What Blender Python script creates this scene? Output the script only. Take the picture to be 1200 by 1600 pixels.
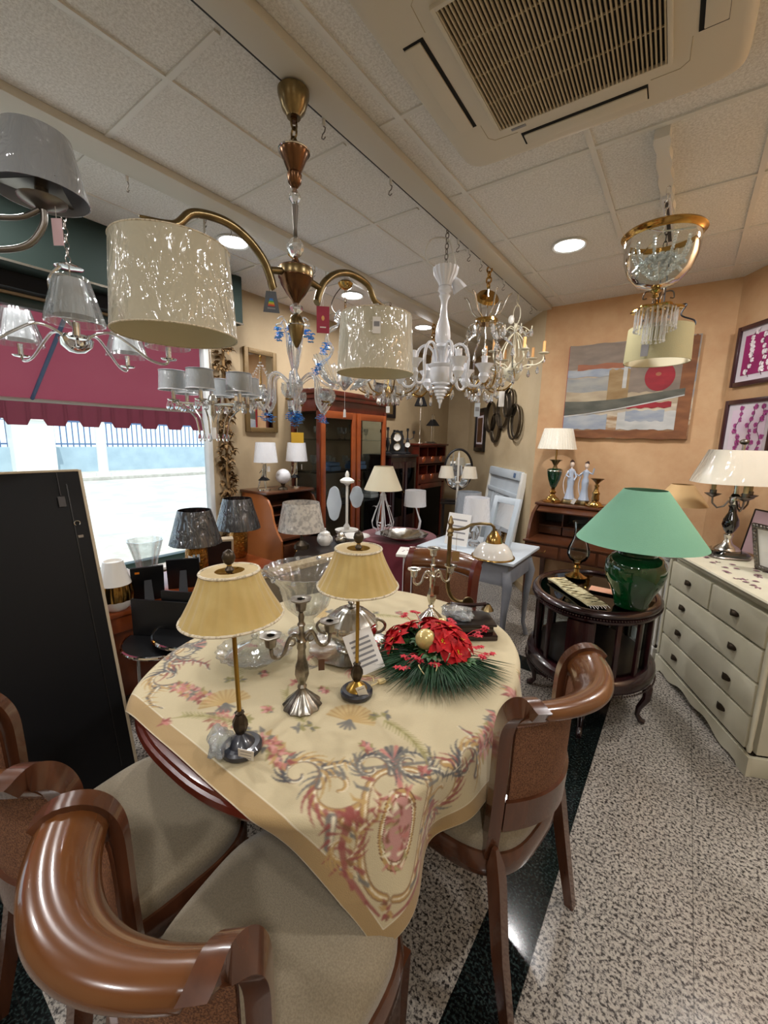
import bpy, bmesh, math, random
import numpy as np
from math import sin, cos, pi, radians, sqrt
from mathutils import Vector, Matrix
random.seed(7)
SC = bpy.context.scene
for o in list(bpy.data.objects): bpy.data.objects.remove(o)
COL = SC.collection

# ---------------- camera, world, sun, exposure ----------------
CAMZ = 1.55; CEIL = 2.792
cd = bpy.data.cameras.new('camera'); cam = bpy.data.objects.new('camera', cd); COL.objects.link(cam)
yaw, pitch, roll = -0.62536, -0.17465, 0.02385
f = Vector((sin(yaw)*cos(pitch), cos(yaw)*cos(pitch), sin(pitch)))
r = f.cross(Vector((0, 0, 1))).normalized(); u = r.cross(f)
c_, s_ = cos(roll), sin(roll)
r2 = c_*r+s_*u; u2 = -s_*r+c_*u
cam.matrix_world = Matrix(((r2.x, u2.x, -f.x, 0), (r2.y, u2.y, -f.y, 0), (r2.z, u2.z, -f.z, CAMZ), (0, 0, 0, 1)))
cd.sensor_fit = 'VERTICAL'; cd.sensor_height = 36.0; cd.lens = 36.0*645.4/1600; cd.clip_start = .02; cd.clip_end = 200
SC.camera = cam
w = bpy.data.worlds.new('sky'); SC.world = w; w.use_nodes = True
w.node_tree.nodes['Background'].inputs[0].default_value = (.72, .85, 1, 1)
w.node_tree.nodes['Background'].inputs[1].default_value = 1.7
sl = bpy.data.lights.new('sun', 'SUN'); sl.energy = 4.2; sl.angle = .01; sl.color = (1, .95, .88)
so = bpy.data.objects.new('sun', sl); COL.objects.link(so); so.rotation_euler = (radians(8), radians(20), 0)
SC.view_settings.view_transform = 'Standard'; SC.view_settings.look = 'None'
SC.view_settings.gamma = 1; SC.view_settings.use_curve_mapping = False
SC.view_settings.exposure = 0.3
LAMP_W = 15.0

# ---------------- materials ----------------
def lin(h):
    h = h.lstrip('#'); v = [int(h[i:i+2], 16)/255 for i in (0, 2, 4)]
    return tuple((x/12.92 if x <= .04045 else ((x+.055)/1.055)**2.4) for x in v)+(1,)
MAT = {}
def base(name):
    m = bpy.data.materials.new(name); m.use_nodes = True; nt = m.node_tree
    MAT[name] = m
    return m, nt, nt.nodes['Principled BSDF']
def N(nt, t, **k):
    n = nt.nodes.new(t)
    for a, b in k.items():
        if a.startswith('i_'): n.inputs[a[2:].replace('_', ' ')].default_value = b
        else: setattr(n, a, b)
    return n
def mat(name, hexc, rough=.5, metal=0, var=None, bump=None, coat=0, stretch=None, sheen=0, trans=0, film=0, spec=None, emit=None, transl=0):
    """var=(hex2, scale, lo, hi); bump=(scale, strength); film=wrinkled clear plastic layer"""
    m, nt, p = base(name); L = nt.links
    p.inputs['Roughness'].default_value = rough; p.inputs['Metallic'].default_value = metal
    p.inputs['Base Color'].default_value = lin(hexc)
    if spec is not None: p.inputs['Specular IOR Level'].default_value = spec
    tc = N(nt, 'ShaderNodeTexCoord'); vec = tc.outputs['Object']
    if stretch:
        mp = N(nt, 'ShaderNodeMapping'); mp.inputs['Scale'].default_value = stretch
        L.new(vec, mp.inputs[0]); vec = mp.outputs[0]
    if var:
        n = N(nt, 'ShaderNodeTexNoise', i_Scale=var[1], i_Detail=4.0); L.new(vec, n.inputs['Vector'])
        cr = N(nt, 'ShaderNodeValToRGB'); lo, hi = (var[2], var[3]) if len(var) > 3 else (.35, .65)
        cr.color_ramp.elements[0].position = lo; cr.color_ramp.elements[1].position = hi
        cr.color_ramp.elements[0].color = lin(hexc); cr.color_ramp.elements[1].color = lin(var[0])
        L.new(n.outputs[0], cr.inputs[0]); L.new(cr.outputs[0], p.inputs['Base Color'])
    if bump:
        n = N(nt, 'ShaderNodeTexNoise', i_Scale=bump[0], i_Detail=3.0); L.new(vec, n.inputs['Vector'])
        b = N(nt, 'ShaderNodeBump', i_Strength=bump[1], i_Distance=.01); L.new(n.outputs[0], b.inputs['Height']); L.new(b.outputs[0], p.inputs['Normal'])
    if coat: p.inputs['Coat Weight'].default_value = coat; p.inputs['Coat Roughness'].default_value = .06
    if film:
        p.inputs['Coat Weight'].default_value = 1; p.inputs['Coat Roughness'].default_value = .08; p.inputs['Coat IOR'].default_value = 1.7
        mp = N(nt, 'ShaderNodeMapping'); mp.inputs['Scale'].default_value = (1, 1, .45); L.new(tc.outputs['Object'], mp.inputs[0])
        n = N(nt, 'ShaderNodeTexNoise', i_Scale=film, i_Detail=2.5, i_Distortion=1.2); L.new(mp.outputs[0], n.inputs['Vector'])
        b = N(nt, 'ShaderNodeBump', i_Strength=1.0, i_Distance=.03); L.new(n.outputs[0], b.inputs['Height']); L.new(b.outputs[0], p.inputs['Coat Normal'])
    if sheen: p.inputs['Sheen Weight'].default_value = sheen
    if trans: p.inputs['Transmission Weight'].default_value = trans; p.inputs['IOR'].default_value = 1.45
    if emit: p.inputs['Emission Color'].default_value = lin(emit[0]); p.inputs['Emission Strength'].default_value = emit[1]
    if transl:
        out = nt.nodes['Material Output']; t = N(nt, 'ShaderNodeBsdfTranslucent'); t.inputs[0].default_value = lin(hexc)
        mx = N(nt, 'ShaderNodeMixShader'); mx.inputs[0].default_value = transl
        L.new(p.outputs[0], mx.inputs[1]); L.new(t.outputs[0], mx.inputs[2]); L.new(mx.outputs[0], out.inputs[0])
    return m
def glassy(name, tint='#ffffff', refl=.25, rough=.02, bump=None, frost=0):
    """thin clear glass: transparent + mirror reflection by angle"""
    m, nt, p = base(name); L = nt.links; nt.nodes.remove(p); out = nt.nodes['Material Output']
    t = N(nt, 'ShaderNodeBsdfTransparent'); t.inputs[0].default_value = lin(tint)
    g = N(nt, 'ShaderNodeBsdfGlossy'); g.inputs['Roughness'].default_value = rough
    lw = N(nt, 'ShaderNodeLayerWeight', i_Blend=refl); mx = N(nt, 'ShaderNodeMixShader')
    if bump:
        n = N(nt, 'ShaderNodeTexNoise', i_Scale=bump[0]); b = N(nt, 'ShaderNodeBump', i_Strength=bump[1], i_Distance=.01)
        tc = N(nt, 'ShaderNodeTexCoord'); L.new(tc.outputs['Object'], n.inputs['Vector'])
        L.new(n.outputs[0], b.inputs['Height']); L.new(b.outputs[0], g.inputs['Normal']); L.new(b.outputs[0], lw.inputs['Normal'])
    L.new(lw.outputs['Facing'] if refl >= .24 else lw.outputs['Fresnel'], mx.inputs[0])
    L.new(t.outputs[0], mx.inputs[1]); L.new(g.outputs[0], mx.inputs[2]); L.new(mx.outputs[0], out.inputs[0])
    if frost:
        d = N(nt, 'ShaderNodeBsdfDiffuse'); m2 = N(nt, 'ShaderNodeMixShader'); m2.inputs[0].default_value = frost
        L.new(mx.outputs[0], m2.inputs[1]); L.new(d.outputs[0], m2.inputs[2]); L.new(m2.outputs[0], out.inputs[0])
    return m
mat('chair wood', '#5c3622', .26, var=('#432516', 5, .3, .75), stretch=(6, 6, 1), coat=.6)
mat('chair wood orange', '#70441f', .24, var=('#552f16', 4, .3, .7), coat=.7)
mat('dark mahogany', '#2e0f12', .22, var=('#1a070a', 6), coat=.5)
mat('red mahogany', '#5e2215', .28, var=('#451509', 5), stretch=(1, 1, .25), coat=.4)
mat('bureau wood', '#5c3520', .3, var=('#43220f', 6), stretch=(.3, 1, 1), coat=.3)
mat('orange wood', '#96491f', .3, var=('#7a3514', 5), stretch=(1, .3, 1), coat=.3)
mat('black brown', '#1c1210', .35, coat=.2)
mat('seat linen', '#94876f', .95, var=('#827660', 260, .35, .65), bump=(500, .35), sheen=.3)
mat('headboard fabric', '#b8a583', .95, var=('#a08a66', 45, .4, .6), bump=(300, .3))
mat('headboard side', '#6d6250', .95)
mat('brass', '#ab8a50', .2, 1)
mat('polished gold', '#b89252', .14, 1)
mat('antique brass', '#75664a', .28, 1, var=('#8c7a56', 30))
mat('bronze copper', '#6d4f38', .26, 1)
mat('dark bronze', '#4a4034', .38, .8)
mat('silver', '#cfcbc2', .2, 1, bump=(40, .08))
mat('old silver', '#a9a49a', .28, 1, var=('#7d786f', 40))
mat('chrome', '#e6e6e6', .06, 1)
mat('nickel', '#7d7770', .32, 1)
mat('black iron', '#17181c', .45, .3)
mat('black satin', '#07080c', .5, spec=.25)
mat('panel edge', '#b5a68d', .6)
mat('black plastic', '#0c0d0f', .35)
mat('white lacquer', '#dfe1e6', .22, coat=.5)
mat('white china', '#f1efe9', .18, coat=.6)
mat('white paint', '#e6e4dc', .5)
mat('cream metal', '#d9d2b8', .4)
mat('cream wood', '#cfcab4', .5, var=('#bdb89f', 4, .35, .75), bump=(30, .04), coat=.15)
mat('gilt shadow', '#a3885c', .6)
mat('pale grey paint', '#c3ccd3', .45, var=('#b4bfc8', 3))
mat('grey table', '#8f9299', .5, var=('#7f828a', 6))
mat('green ceramic', '#0b4a24', .08, var=('#05270f', 7, .4, .7), coat=1)
mat('dark green glaze', '#07301c', .08, coat=1)
mat('black glaze', '#0a0c0b', .06, coat=1)
mat('mint shade', '#76a98d', .85, bump=(400, .2))
mat('cream shade', '#dfd6bb', .9, bump=(300, .15))
mat('beige shade', '#c9a877', .9)
mat('drum shade', '#bdb7a0', .7, film=16)
mat('drum lining', '#cfc7ab', .8)
mat('khaki shade', '#8f8763', .85, bump=(350, .3))
mat('grey shade', '#9ba1a4', .6, film=25)
mat('silver shade', '#8e949b', .45, film=24)
mat('dark shade', '#101216', .5, film=16)
mat('white shade', '#d9dade', .75, film=40)
mat('patterned shade', '#cfc9bd', .8, var=('#a9a49c', 40, .45, .6), film=30)
mat('pleated shade', '#e8e3d2', .8, film=24)
mat('clear wrapped shade', '#e3ddcd', .75, film=14)
mat('yellow silk', '#dcc47f', .6, sheen=.5, var=('#cdb068', 14), transl=.25)
mat('silk trim', '#ddd2ba', .9, var=('#b3a78e', 120, .5, .6))
mat('gold rod', '#a8853a', .3, .7)
mat('navy base', '#23252e', .35, coat=.4)
mat('red petal', '#c4121a', .6, var=('#970a12', 25), spec=.25)
mat('pink red petal', '#c22234', .55)
mat('pine', '#1d4a27', .6, var=('#12331a', 20))
mat('leaf green', '#3a6130', .5, var=('#204a24', 20))
mat('yellow stamen', '#dcd020', .5)
mat('gold bauble', '#e0cf8e', .25, .3, var=('#caa95c', 12), coat=.5)
mat('burgundy cloth', '#6e1a2c', .75, bump=(14, .4), sheen=.4)
mat('lace runner', '#d9d2ac', .8, var=('#c8b98a', 60))
mat('paper', '#e8e6e2', .8)
mat('peach paper', '#e3a98a', .8)
mat('grey print', '#8a8a8e', .8)
mat('card board tag', '#8a6b3c', .7)
mat('yellow note', '#e6b93c', .8)
mat('red tag', '#9c1f3c', .5)
mat('orange sticker', '#ef8a1c', .6)
mat('blue flower', '#4a98dc', .25, trans=.2)
mat('leafy glass green', '#4d8a55', .3, trans=.3)
mat('mirror glass', '#e6e8e8', .02, 1)
mat('gilt frame', '#6f5936', .5, .4, bump=(60, .3))
mat('black frame', '#15100f', .35)
mat('dark plum frame', '#351019', .3, coat=.3)
mat('mat board', '#d8d0d8', .8)
mat('candle beige', '#d9c48f', .6)
mat('candle orange', '#dba566', .6)
mat('dried flowers', '#5f4729', .95, var=('#94744a', 25, .35, .65))
mat('pink plastic', '#d6b6bd', .5)
mat('opal glass', '#f2f0ea', .15, coat=.6, transl=.3)
mat('gold ceramic', '#b27f3c', .22, .9, var=('#8a5a22', 60), bump=(60, .8))
mat('grey blue plastic', '#aab4bb', .25, film=30, transl=.3)
mat('clear wrap', '#9a9fa3', .2, film=35)
mat('grille cream', '#b3a486', .6)
mat('unit cream', '#cdc5b3', .5)
mat('dark void', '#0a0a08', .9)
mat('white metal', '#d5d3cc', .4)
mat('awning red', '#ae7580', .8, var=('#b9838d', 3), transl=.75)
mat('fascia green', '#122620', .75)
mat('window green', '#17302a', .4)
mat('window white', '#d8dcdc', .35)
mat('beam paint', '#c2bdb0', .45)
mat('track black', '#101010', .4)
mat('asphalt', '#b8b5af', .9, var=('#9f9c96', 1.6, .45, .6))
mat('pavement', '#b5b0a6', .9, var=('#a39e94', 8))
mat('street wall', '#9aaeba', .9, var=('#a8bcc6', 2))
mat('fence blue', '#50688c', .6)
mat('shell pattern', '#d8d8dc', .3, film=40)
mat('figurine blue', '#aab6c8', .2, coat=.8)
mat('figurine white', '#d8dce4', .2, coat=.8)
mat('skin porcelain', '#e3cfbf', .3, coat=.6)
mat('hair brown', '#3b2420', .5)
mat('lamp glow', '#ffffff', .5, emit=('#f6fbff', 14))
mat('cane', '#8a5f42', .7, var=('#5e3a26', 330, .45, .55), bump=(300, .5))
glassy('clear glass', '#f4fbfa', .16)
glassy('window glass', '#f6fafa', .05)
mat('crystal', '#f4f7f9', .03, trans=.88)
glassy('plastic film', '#dde4e8', .3, .12, (60, .9), frost=.14)
mat('crystal bright', '#f4f6f6', .03, .0, trans=.75)
glassy('cut crystal', '#f8fafa', .25, .04, (28, .35), frost=.035)
glassy('cabinet glass', '#eef2f2', .07)
glassy('dark glass', '#40464a', .2)
mat('cabinet back', '#7d6a55', .25)

# ---------------- mesh builder ----------------
class MB:
    def __init__(s, M=None): s.v = []; s.f = []; s.M = M
    def add(s, vs, fs):
        o = len(s.v); M = s.M
        s.v += [tuple(M @ Vector(p)) for p in vs] if M else [tuple(p) for p in vs]
        s.f += [tuple(o+i for i in q) for q in fs]; return s
    def box(s, c, d, rz=0, bev=0, R=None):
        bm = bmesh.new(); bmesh.ops.create_cube(bm, size=1)
        for v in bm.verts: v.co = Vector((v.co.x*d[0], v.co.y*d[1], v.co.z*d[2]))
        if bev:
            b = min(bev, min(d)*.45); bmesh.ops.bevel(bm, geom=bm.edges[:], offset=b, segments=2, affect='EDGES', profile=.6)
        m = Matrix.Translation(c) @ (R if R else Matrix.Rotation(rz, 4, 'Z'))
        s.add([m @ v.co for v in bm.verts], [[v.index for v in q.verts] for q in bm.faces]); bm.free(); return s
    def lathe(s, prof, c=(0, 0, 0), seg=28, flute=None, a0=0, a1=2*pi, R=None, sx=1, sy=1):
        full = abs(a1-a0-2*pi) < 1e-6; n = seg if full else seg+1; vs = []
        m = Matrix.Translation(c) @ (R if R else Matrix())
        for (rr, z) in prof:
            for i in range(n):
                a = a0+(a1-a0)*i/seg; q = rr*(1+(flute[1]*cos(flute[0]*a) if flute else 0))
                vs.append(m @ Vector((q*cos(a)*sx, q*sin(a)*sy, z)))
        fs = []
        for j in range(len(prof)-1):
            for i in range(seg):
                k = (i+1) % n; fs.append((j*n+i, j*n+k, (j+1)*n+k, (j+1)*n+i))
        if full and prof[0][0] > 1e-4 and prof[0] != prof[-1]: pass
        return s.add(vs, fs)
    def cyl(s, p0, p1, r0, r1=None, seg=10):
        return s.tube([p0, p1], [r0, r0 if r1 is None else r1], seg)
    def tube(s, pts, rad, seg=8, closed=False, flat=1):
        pts = [Vector(p) for p in pts]; n = len(pts)
        if not isinstance(rad, (list, tuple)): rad = [rad]*n
        vs = []; prev = None
        for i, p in enumerate(pts):
            if closed: t = pts[(i+1) % n]-pts[i-1]
            else: t = pts[min(i+1, n-1)]-pts[max(i-1, 0)]
            t = t.normalized() if t.length > 1e-9 else Vector((0, 0, 1))
            if prev is None:
                a = Vector((0, 0, 1)) if abs(t.z) < .9 else Vector((1, 0, 0)); x = t.cross(a).normalized()
            else:
                x = prev-t*prev.dot(t); x = x.normalized() if x.length > 1e-6 else t.orthogonal().normalized()
            prev = x; y = t.cross(x)
            for k in range(seg):
                a = 2*pi*k/seg; vs.append(p+rad[i]*(cos(a)*x+flat*sin(a)*y))
        fs = []
        for i in range(n if closed else n-1):
            j = (i+1) % n
            for k in range(seg): fs.append((i*seg+k, i*seg+(k+1) % seg, j*seg+(k+1) % seg, j*seg+k))
        if not closed: fs += [tuple(range(seg))[::-1], tuple((n-1)*seg+k for k in range(seg))]
        return s.add(vs, fs)
    def ball(s, c, rr, sc=(1, 1, 1), seg=12, rings=8, R=None):
        prof = [(max(rr*sin(pi*i/rings), 1e-5), -rr*cos(pi*i/rings)*sc[2]) for i in range(rings+1)]
        return s.lathe(prof, c, seg, R=R, sx=sc[0], sy=sc[1])
    def sweep(s, path, sec, closed_sec=True, scale=None, up=Vector((0, 0, 1))):
        """sec: list of (a,b) in (side,up) frame"""
        path = [Vector(p) for p in path]; n = len(path); m = len(sec); vs = []
        for i, p in enumerate(path):
            t = (path[min(i+1, n-1)]-path[max(i-1, 0)]).normalized(); side = t.cross(up)
            side = side.normalized() if side.length > 1e-6 else Vector((1, 0, 0)); uu = side.cross(t); k = scale[i] if scale else 1
            vs += [p+side*a*k+uu*b*k for a, b in sec]
        fs = [(i*m+j, i*m+(j+1) % m, (i+1)*m+(j+1) % m, (i+1)*m+j) for i in range(n-1) for j in range(m if closed_sec else m-1)]
        if closed_sec: fs += [tuple(range(m))[::-1], tuple((n-1)*m+j for j in range(m))]
        return s.add(vs, fs)
    def prism(s, poly, z0, z1, c=(0, 0, 0), R=None):
        n = len(poly); m = Matrix.Translation(c) @ (R if R else Matrix())
        vs = [m @ Vector((x, y, z0)) for x, y in poly]+[m @ Vector((x, y, z1)) for x, y in poly]
        return s.add(vs, [tuple(range(n))[::-1], tuple(range(n, 2*n))]+[(i, (i+1) % n, n+(i+1) % n, n+i) for i in range(n)])
    def slab(s, fn, nu, nv, th, closed_u=False):
        """solid sheet round the surface fn(u,v), thickness th(u,v)"""
        P = [[Vector(fn(i/nu, j/nv)) for j in range(nv+1)] for i in range(nu+1)]; vs = []
        for i in range(nu+1):
            for j in range(nv+1):
                du = P[min(i+1, nu)][j]-P[max(i-1, 0)][j]; dv = P[i][min(j+1, nv)]-P[i][max(j-1, 0)]
                nn = du.cross(dv); nn = nn.normalized() if nn.length > 1e-9 else Vector((0, 0, 1))
                t = th(i/nu, j/nv) if callable(th) else th
                vs += [P[i][j]+nn*t/2, P[i][j]-nn*t/2]
        ix = lambda i, j, k: (i*(nv+1)+j)*2+k; fs = []
        for i in range(nu):
            for j in range(nv):
                fs += [(ix(i, j, 0), ix(i+1, j, 0), ix(i+1, j+1, 0), ix(i, j+1, 0)), (ix(i, j, 1), ix(i, j+1, 1), ix(i+1, j+1, 1), ix(i+1, j, 1))]
        for j in range(nv): fs += [(ix(0, j, 0), ix(0, j+1, 0), ix(0, j+1, 1), ix(0, j, 1)), (ix(nu, j, 0), ix(nu, j, 1), ix(nu, j+1, 1), ix(nu, j+1, 0))]
        for i in range(nu): fs += [(ix(i, 0, 0), ix(i, 0, 1), ix(i+1, 0, 1), ix(i+1, 0, 0)), (ix(i, nv, 0), ix(i+1, nv, 0), ix(i+1, nv, 1), ix(i, nv, 1))]
        return s.add(vs, fs)
    def rings(s, outs):
        """closed stack of equal-length 3D rings, capped"""
        n = len(outs[0]); vs = [p for o in outs for p in o]
        fs = [(j*n+i, j*n+(i+1) % n, (j+1)*n+(i+1) % n, (j+1)*n+i) for j in range(len(outs)-1) for i in range(n)]
        return s.add(vs, fs+[tuple(range(n))[::-1], tuple((len(outs)-1)*n+i for i in range(n))])
    def build(s, name, m, parent=None, ang=38, flat=False):
        me = bpy.data.meshes.new(name); me.from_pydata(s.v, [], s.f); me.validate()
        me.materials.append(MAT[m] if isinstance(m, str) else m)
        if not flat:
            me.polygons.foreach_set('use_smooth', [True]*len(me.polygons)); me.set_sharp_from_angle(angle=radians(ang))
        o = bpy.data.objects.new(name, me); COL.objects.link(o)
        if parent: o.parent = parent
        return o
def tag(o, label=None, cat=None, group=None, kind=None):
    if label: o['label'] = label
    if cat: o['category'] = cat
    if group: o['group'] = group
    if kind: o['kind'] = kind
    return o
def thing(name, label, cat, loc=(0, 0, 0), rz=0, group=None, tilt=None):
    o = bpy.data.objects.new(name, None); COL.objects.link(o); o.empty_display_size = .05
    o.location = loc; o.rotation_euler = tilt if tilt else (0, 0, rz)
    return tag(o, label, cat, group)
def copy_tree(o, parent=None):
    c = o.copy(); COL.objects.link(c); c.parent = parent
    for ch in o.children: copy_tree(ch, c)
    return c
def lt(name, label, cat, loc, parts, rz=0, group=None, tilt=None):
    """thing made of lathed parts: (part, material, profile, [seg, flute])"""
    t = thing(name, label, cat, loc, rz, group, tilt)
    for p in parts:
        MB().lathe(p[2], seg=p[3] if len(p) > 3 else 28, flute=p[4] if len(p) > 4 else None).build(p[0], p[1], t)
    return t
def shell(r0, z0, r1, z1, th=.002, n=1):
    """open conical shade, double wall"""
    return [(r0, z0), (r1, z1), (r1-th, z1), (r0-th, z0), (r0, z0)]
def sup(a, b, n=2.0, k=64, cx=0, cy=0):
    return [(cx+a*abs(cos(t))**(2/n)*(1 if cos(t) >= 0 else -1), cy+b*abs(sin(t))**(2/n)*(1 if sin(t) >= 0 else -1)) for t in [2*pi*i/k for i in range(k)]]
def struct(o): o['kind'] = 'structure'; return o
def text_mesh(txt, size, name, m, parent, loc, rot, ext=.0006):
    c = bpy.data.curves.new(name, 'FONT'); c.body = txt; c.size = size; c.extrude = ext; c.align_x = 'CENTER'; c.align_y = 'CENTER'
    o = bpy.data.objects.new(name, c); COL.objects.link(o); dg = bpy.context.evaluated_depsgraph_get()
    me = bpy.data.meshes.new_from_object(o.evaluated_get(dg)); bpy.data.objects.remove(o)
    me.materials.clear(); me.materials.append(MAT[m]); q = bpy.data.objects.new(name, me); COL.objects.link(q)
    q.parent = parent; q.location = loc; q.rotation_euler = rot; return q
# ---------------- the shop: floor, walls, ceiling ----------------
def floor_material():
    m, nt, p = base('granite floor'); L = nt.links
    g = N(nt, 'ShaderNodeNewGeometry'); sep = N(nt, 'ShaderNodeSeparateXYZ'); L.new(g.outputs['Position'], sep.inputs[0])
    def M(op, a, b=None, c=None):
        n = N(nt, 'ShaderNodeMath', operation=op)
        for i, q in enumerate((a, b, c)):
            if q is None: continue
            if isinstance(q, (int, float)): n.inputs[i].default_value = q
            else: L.new(q, n.inputs[i])
        return n.outputs[0]
    X, Y = sep.outputs[0], sep.outputs[1]
    def band(v, c, hw): return M('LESS_THAN', M('ABSOLUTE', M('SUBTRACT', v, c)), hw)
    strip = M('MAXIMUM', band(X, -.277, .08), M('MULTIPLY', M('LESS_THAN', X, -.25), M('MAXIMUM', band(Y, 2.81, .09), band(Y, .10, .09))))
    n1 = N(nt, 'ShaderNodeTexNoise', i_Scale=92, i_Detail=3.0, i_Roughness=.7); L.new(g.outputs['Position'], n1.inputs['Vector'])
    cr = N(nt, 'ShaderNodeValToRGB'); cr.color_ramp.interpolation = 'LINEAR'; e = cr.color_ramp.elements
    e[0].position = .36; e[0].color = lin('#2b2826'); e[1].position = .62; e[1].color = lin('#ada69b')
    q = e.new(.44); q.color = lin('#5c5651'); q = e.new(.49); q.color = lin('#98928b'); q = e.new(.55); q.color = lin('#b0a89c')
    L.new(n1.outputs[0], cr.inputs[0])
    n3 = N(nt, 'ShaderNodeTexVoronoi', i_Scale=160); L.new(g.outputs['Position'], n3.inputs['Vector'])
    mx0 = N(nt, 'ShaderNodeMix', data_type='RGBA', blend_type='MULTIPLY'); mx0.inputs[0].default_value = .35
    cr3 = N(nt, 'ShaderNodeValToRGB'); cr3.color_ramp.elements[0].position = .1; cr3.color_ramp.elements[1].position = .5
    L.new(n3.outputs['Color'], cr3.inputs[0]); L.new(cr.outputs[0], mx0.inputs[6]); L.new(cr3.outputs[0], mx0.inputs[7])
    n2 = N(nt, 'ShaderNodeTexNoise', i_Scale=120, i_Detail=3.0); L.new(g.outputs['Position'], n2.inputs['Vector'])
    cb = N(nt, 'ShaderNodeValToRGB'); cb.color_ramp.elements[0].position = .45; cb.color_ramp.elements[0].color = lin('#090b0b'); cb.color_ramp.elements[1].position = .75; cb.color_ramp.elements[1].color = lin('#33403e')
    L.new(n2.outputs[0], cb.inputs[0])
    mx = N(nt, 'ShaderNodeMix', data_type='RGBA'); L.new(strip, mx.inputs[0]); L.new(mx0.outputs[2], mx.inputs[6]); L.new(cb.outputs[0], mx.inputs[7])
    def joint(v, off, per): return M('LESS_THAN', M('ABSOLUTE', M('SUBTRACT', M('MODULO', M('ADD', v, 40+off), per), per/2)), .0015)
    ja = joint(X, -.203+.2, .4); jb = joint(Y, .055, .4)
    jm = N(nt, 'ShaderNodeMix', data_type='RGBA'); L.new(M('MULTIPLY', M('MAXIMUM', ja, jb), .55), jm.inputs[0]); L.new(mx.outputs[2], jm.inputs[6]); jm.inputs[7].default_value = lin('#2a2825')
    L.new(jm.outputs[2], p.inputs['Base Color']); p.inputs['Roughness'].default_value = .16
    rr = M('MULTIPLY', strip, -.09); L.new(M('ADD', .2, rr), p.inputs['Roughness'])
    return m
def plaster(name, a, b, sc=2.2):
    m, nt, p = base(name); L = nt.links; g = N(nt, 'ShaderNodeNewGeometry')
    n = N(nt, 'ShaderNodeTexNoise', i_Scale=sc, i_Detail=6.0, i_Roughness=.65); L.new(g.outputs['Position'], n.inputs['Vector'])
    cr = N(nt, 'ShaderNodeValToRGB'); cr.color_ramp.elements[0].position = .32; cr.color_ramp.elements[0].color = lin(a); cr.color_ramp.elements[1].position = .68; cr.color_ramp.elements[1].color = lin(b)
    L.new(n.outputs[0], cr.inputs[0]); L.new(cr.outputs[0], p.inputs['Base Color']); p.inputs['Roughness'].default_value = .75
    b = N(nt, 'ShaderNodeBump', i_Strength=.12, i_Distance=.01); L.new(n.outputs[0], b.inputs['Height']); L.new(b.outputs[0], p.inputs['Normal'])
def ceiling_material():
    m, nt, p = base('ceiling tiles'); L = nt.links; g = N(nt, 'ShaderNodeNewGeometry')
    n = N(nt, 'ShaderNodeTexNoise', i_Scale=110, i_Detail=4.0, i_Roughness=.8); L.new(g.outputs['Position'], n.inputs['Vector'])
    cr = N(nt, 'ShaderNodeValToRGB'); cr.color_ramp.elements[0].position = .38; cr.color_ramp.elements[0].color = lin('#d0cdc6'); cr.color_ramp.elements[1].position = .6; cr.color_ramp.elements[1].color = lin('#edebe6')
    L.new(n.outputs[0], cr.inputs[0]); L.new(cr.outputs[0], p.inputs['Base Color']); p.inputs['Roughness'].default_value = .9
    b = N(nt, 'ShaderNodeBump', i_Strength=.5, i_Distance=.01); L.new(n.outputs[0], b.inputs['Height']); L.new(b.outputs[0], p.inputs['Normal'])
floor_material(); ceiling_material()
plaster('terracotta plaster', '#be946b', '#d0ad84', 2.6); plaster('sand plaster', '#b6a280', '#c5b392', 2.0); plaster('left plaster', '#a18d6e', '#af9b7b', 2.0)

XW = -3.28; YB = 6.3; YF = -2.6; XR = 1.45
OC = (-1.22, 4.217); RC = (.18, 4.217)          # corners of the terracotta wall
dR = (sin(radians(32)), -cos(radians(32)))
REND = (XR, RC[1]+dR[1]*(XR-RC[0])/dR[0])
DEND = (OC[0]-.63*2.62, OC[1]+.777*2.62)
struct(MB().prism([(XW-.15, YF-.1), (XR+.1, YF-.1), (XR+.1, 4.3), (-1, 4.4), (-2.6, YB+.1), (XW-.15, YB+.1)], -.1, 0).build('floor', 'granite floor'))
def wall(name, m, a, b, z0=0, z1=CEIL, th=.1, side=1):
    a = Vector((*a, 0)); b = Vector((*b, 0)); d = (b-a).normalized(); n = Vector((d.y, -d.x, 0))*th*side
    return struct(MB().prism([(a.x, a.y), (b.x, b.y), ((b+n).x, (b+n).y), ((a+n).x, (a+n).y)], z0, z1).build(name, m, flat=True))
WY0, WY1, SILL, WTOP = -1.6, 2.03, .53, 2.33
o = MB()
o.box((XW-.05, (WY1+YB)/2, CEIL/2), (.1, YB-WY1, CEIL)); o.box((XW-.05, (YF+WY0)/2, CEIL/2), (.1, WY0-YF, CEIL))
o.box((XW-.05, (WY0+WY1)/2, SILL/2), (.1, WY1-WY0, SILL)); o.box((XW-.05, (WY0+WY1)/2, (WTOP+CEIL)/2), (.1, WY1-WY0, CEIL-WTOP))
struct(o.build('wall_left', 'left plaster', flat=True))
wall('wall_back', 'left plaster', (XW-.1, YB), (DEND[0]+.05, YB), side=-1)
wall('wall_back_right', 'sand plaster', DEND, OC, side=-1)
wall('wall_front', 'terracotta plaster', OC, RC, side=-1)
wall('wall_right', 'terracotta plaster', RC, REND, side=-1)
wall('wall_right_side', 'sand plaster', REND, (XR, YF), side=-1)
wall('wall_rear', 'sand plaster', (XW, YF), (XR, YF), side=1)
def bb(name, a, b):
    a = Vector((*a, 0)); b = Vector((*b, 0)); d = (b-a).normalized(); n = Vector((-d.y, d.x, 0))*-.012
    struct(MB().prism([(a.x, a.y), (b.x, b.y), ((b+n).x, (b+n).y), ((a+n).x, (a+n).y)], 0, .075).build(name, 'left plaster'))
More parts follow.
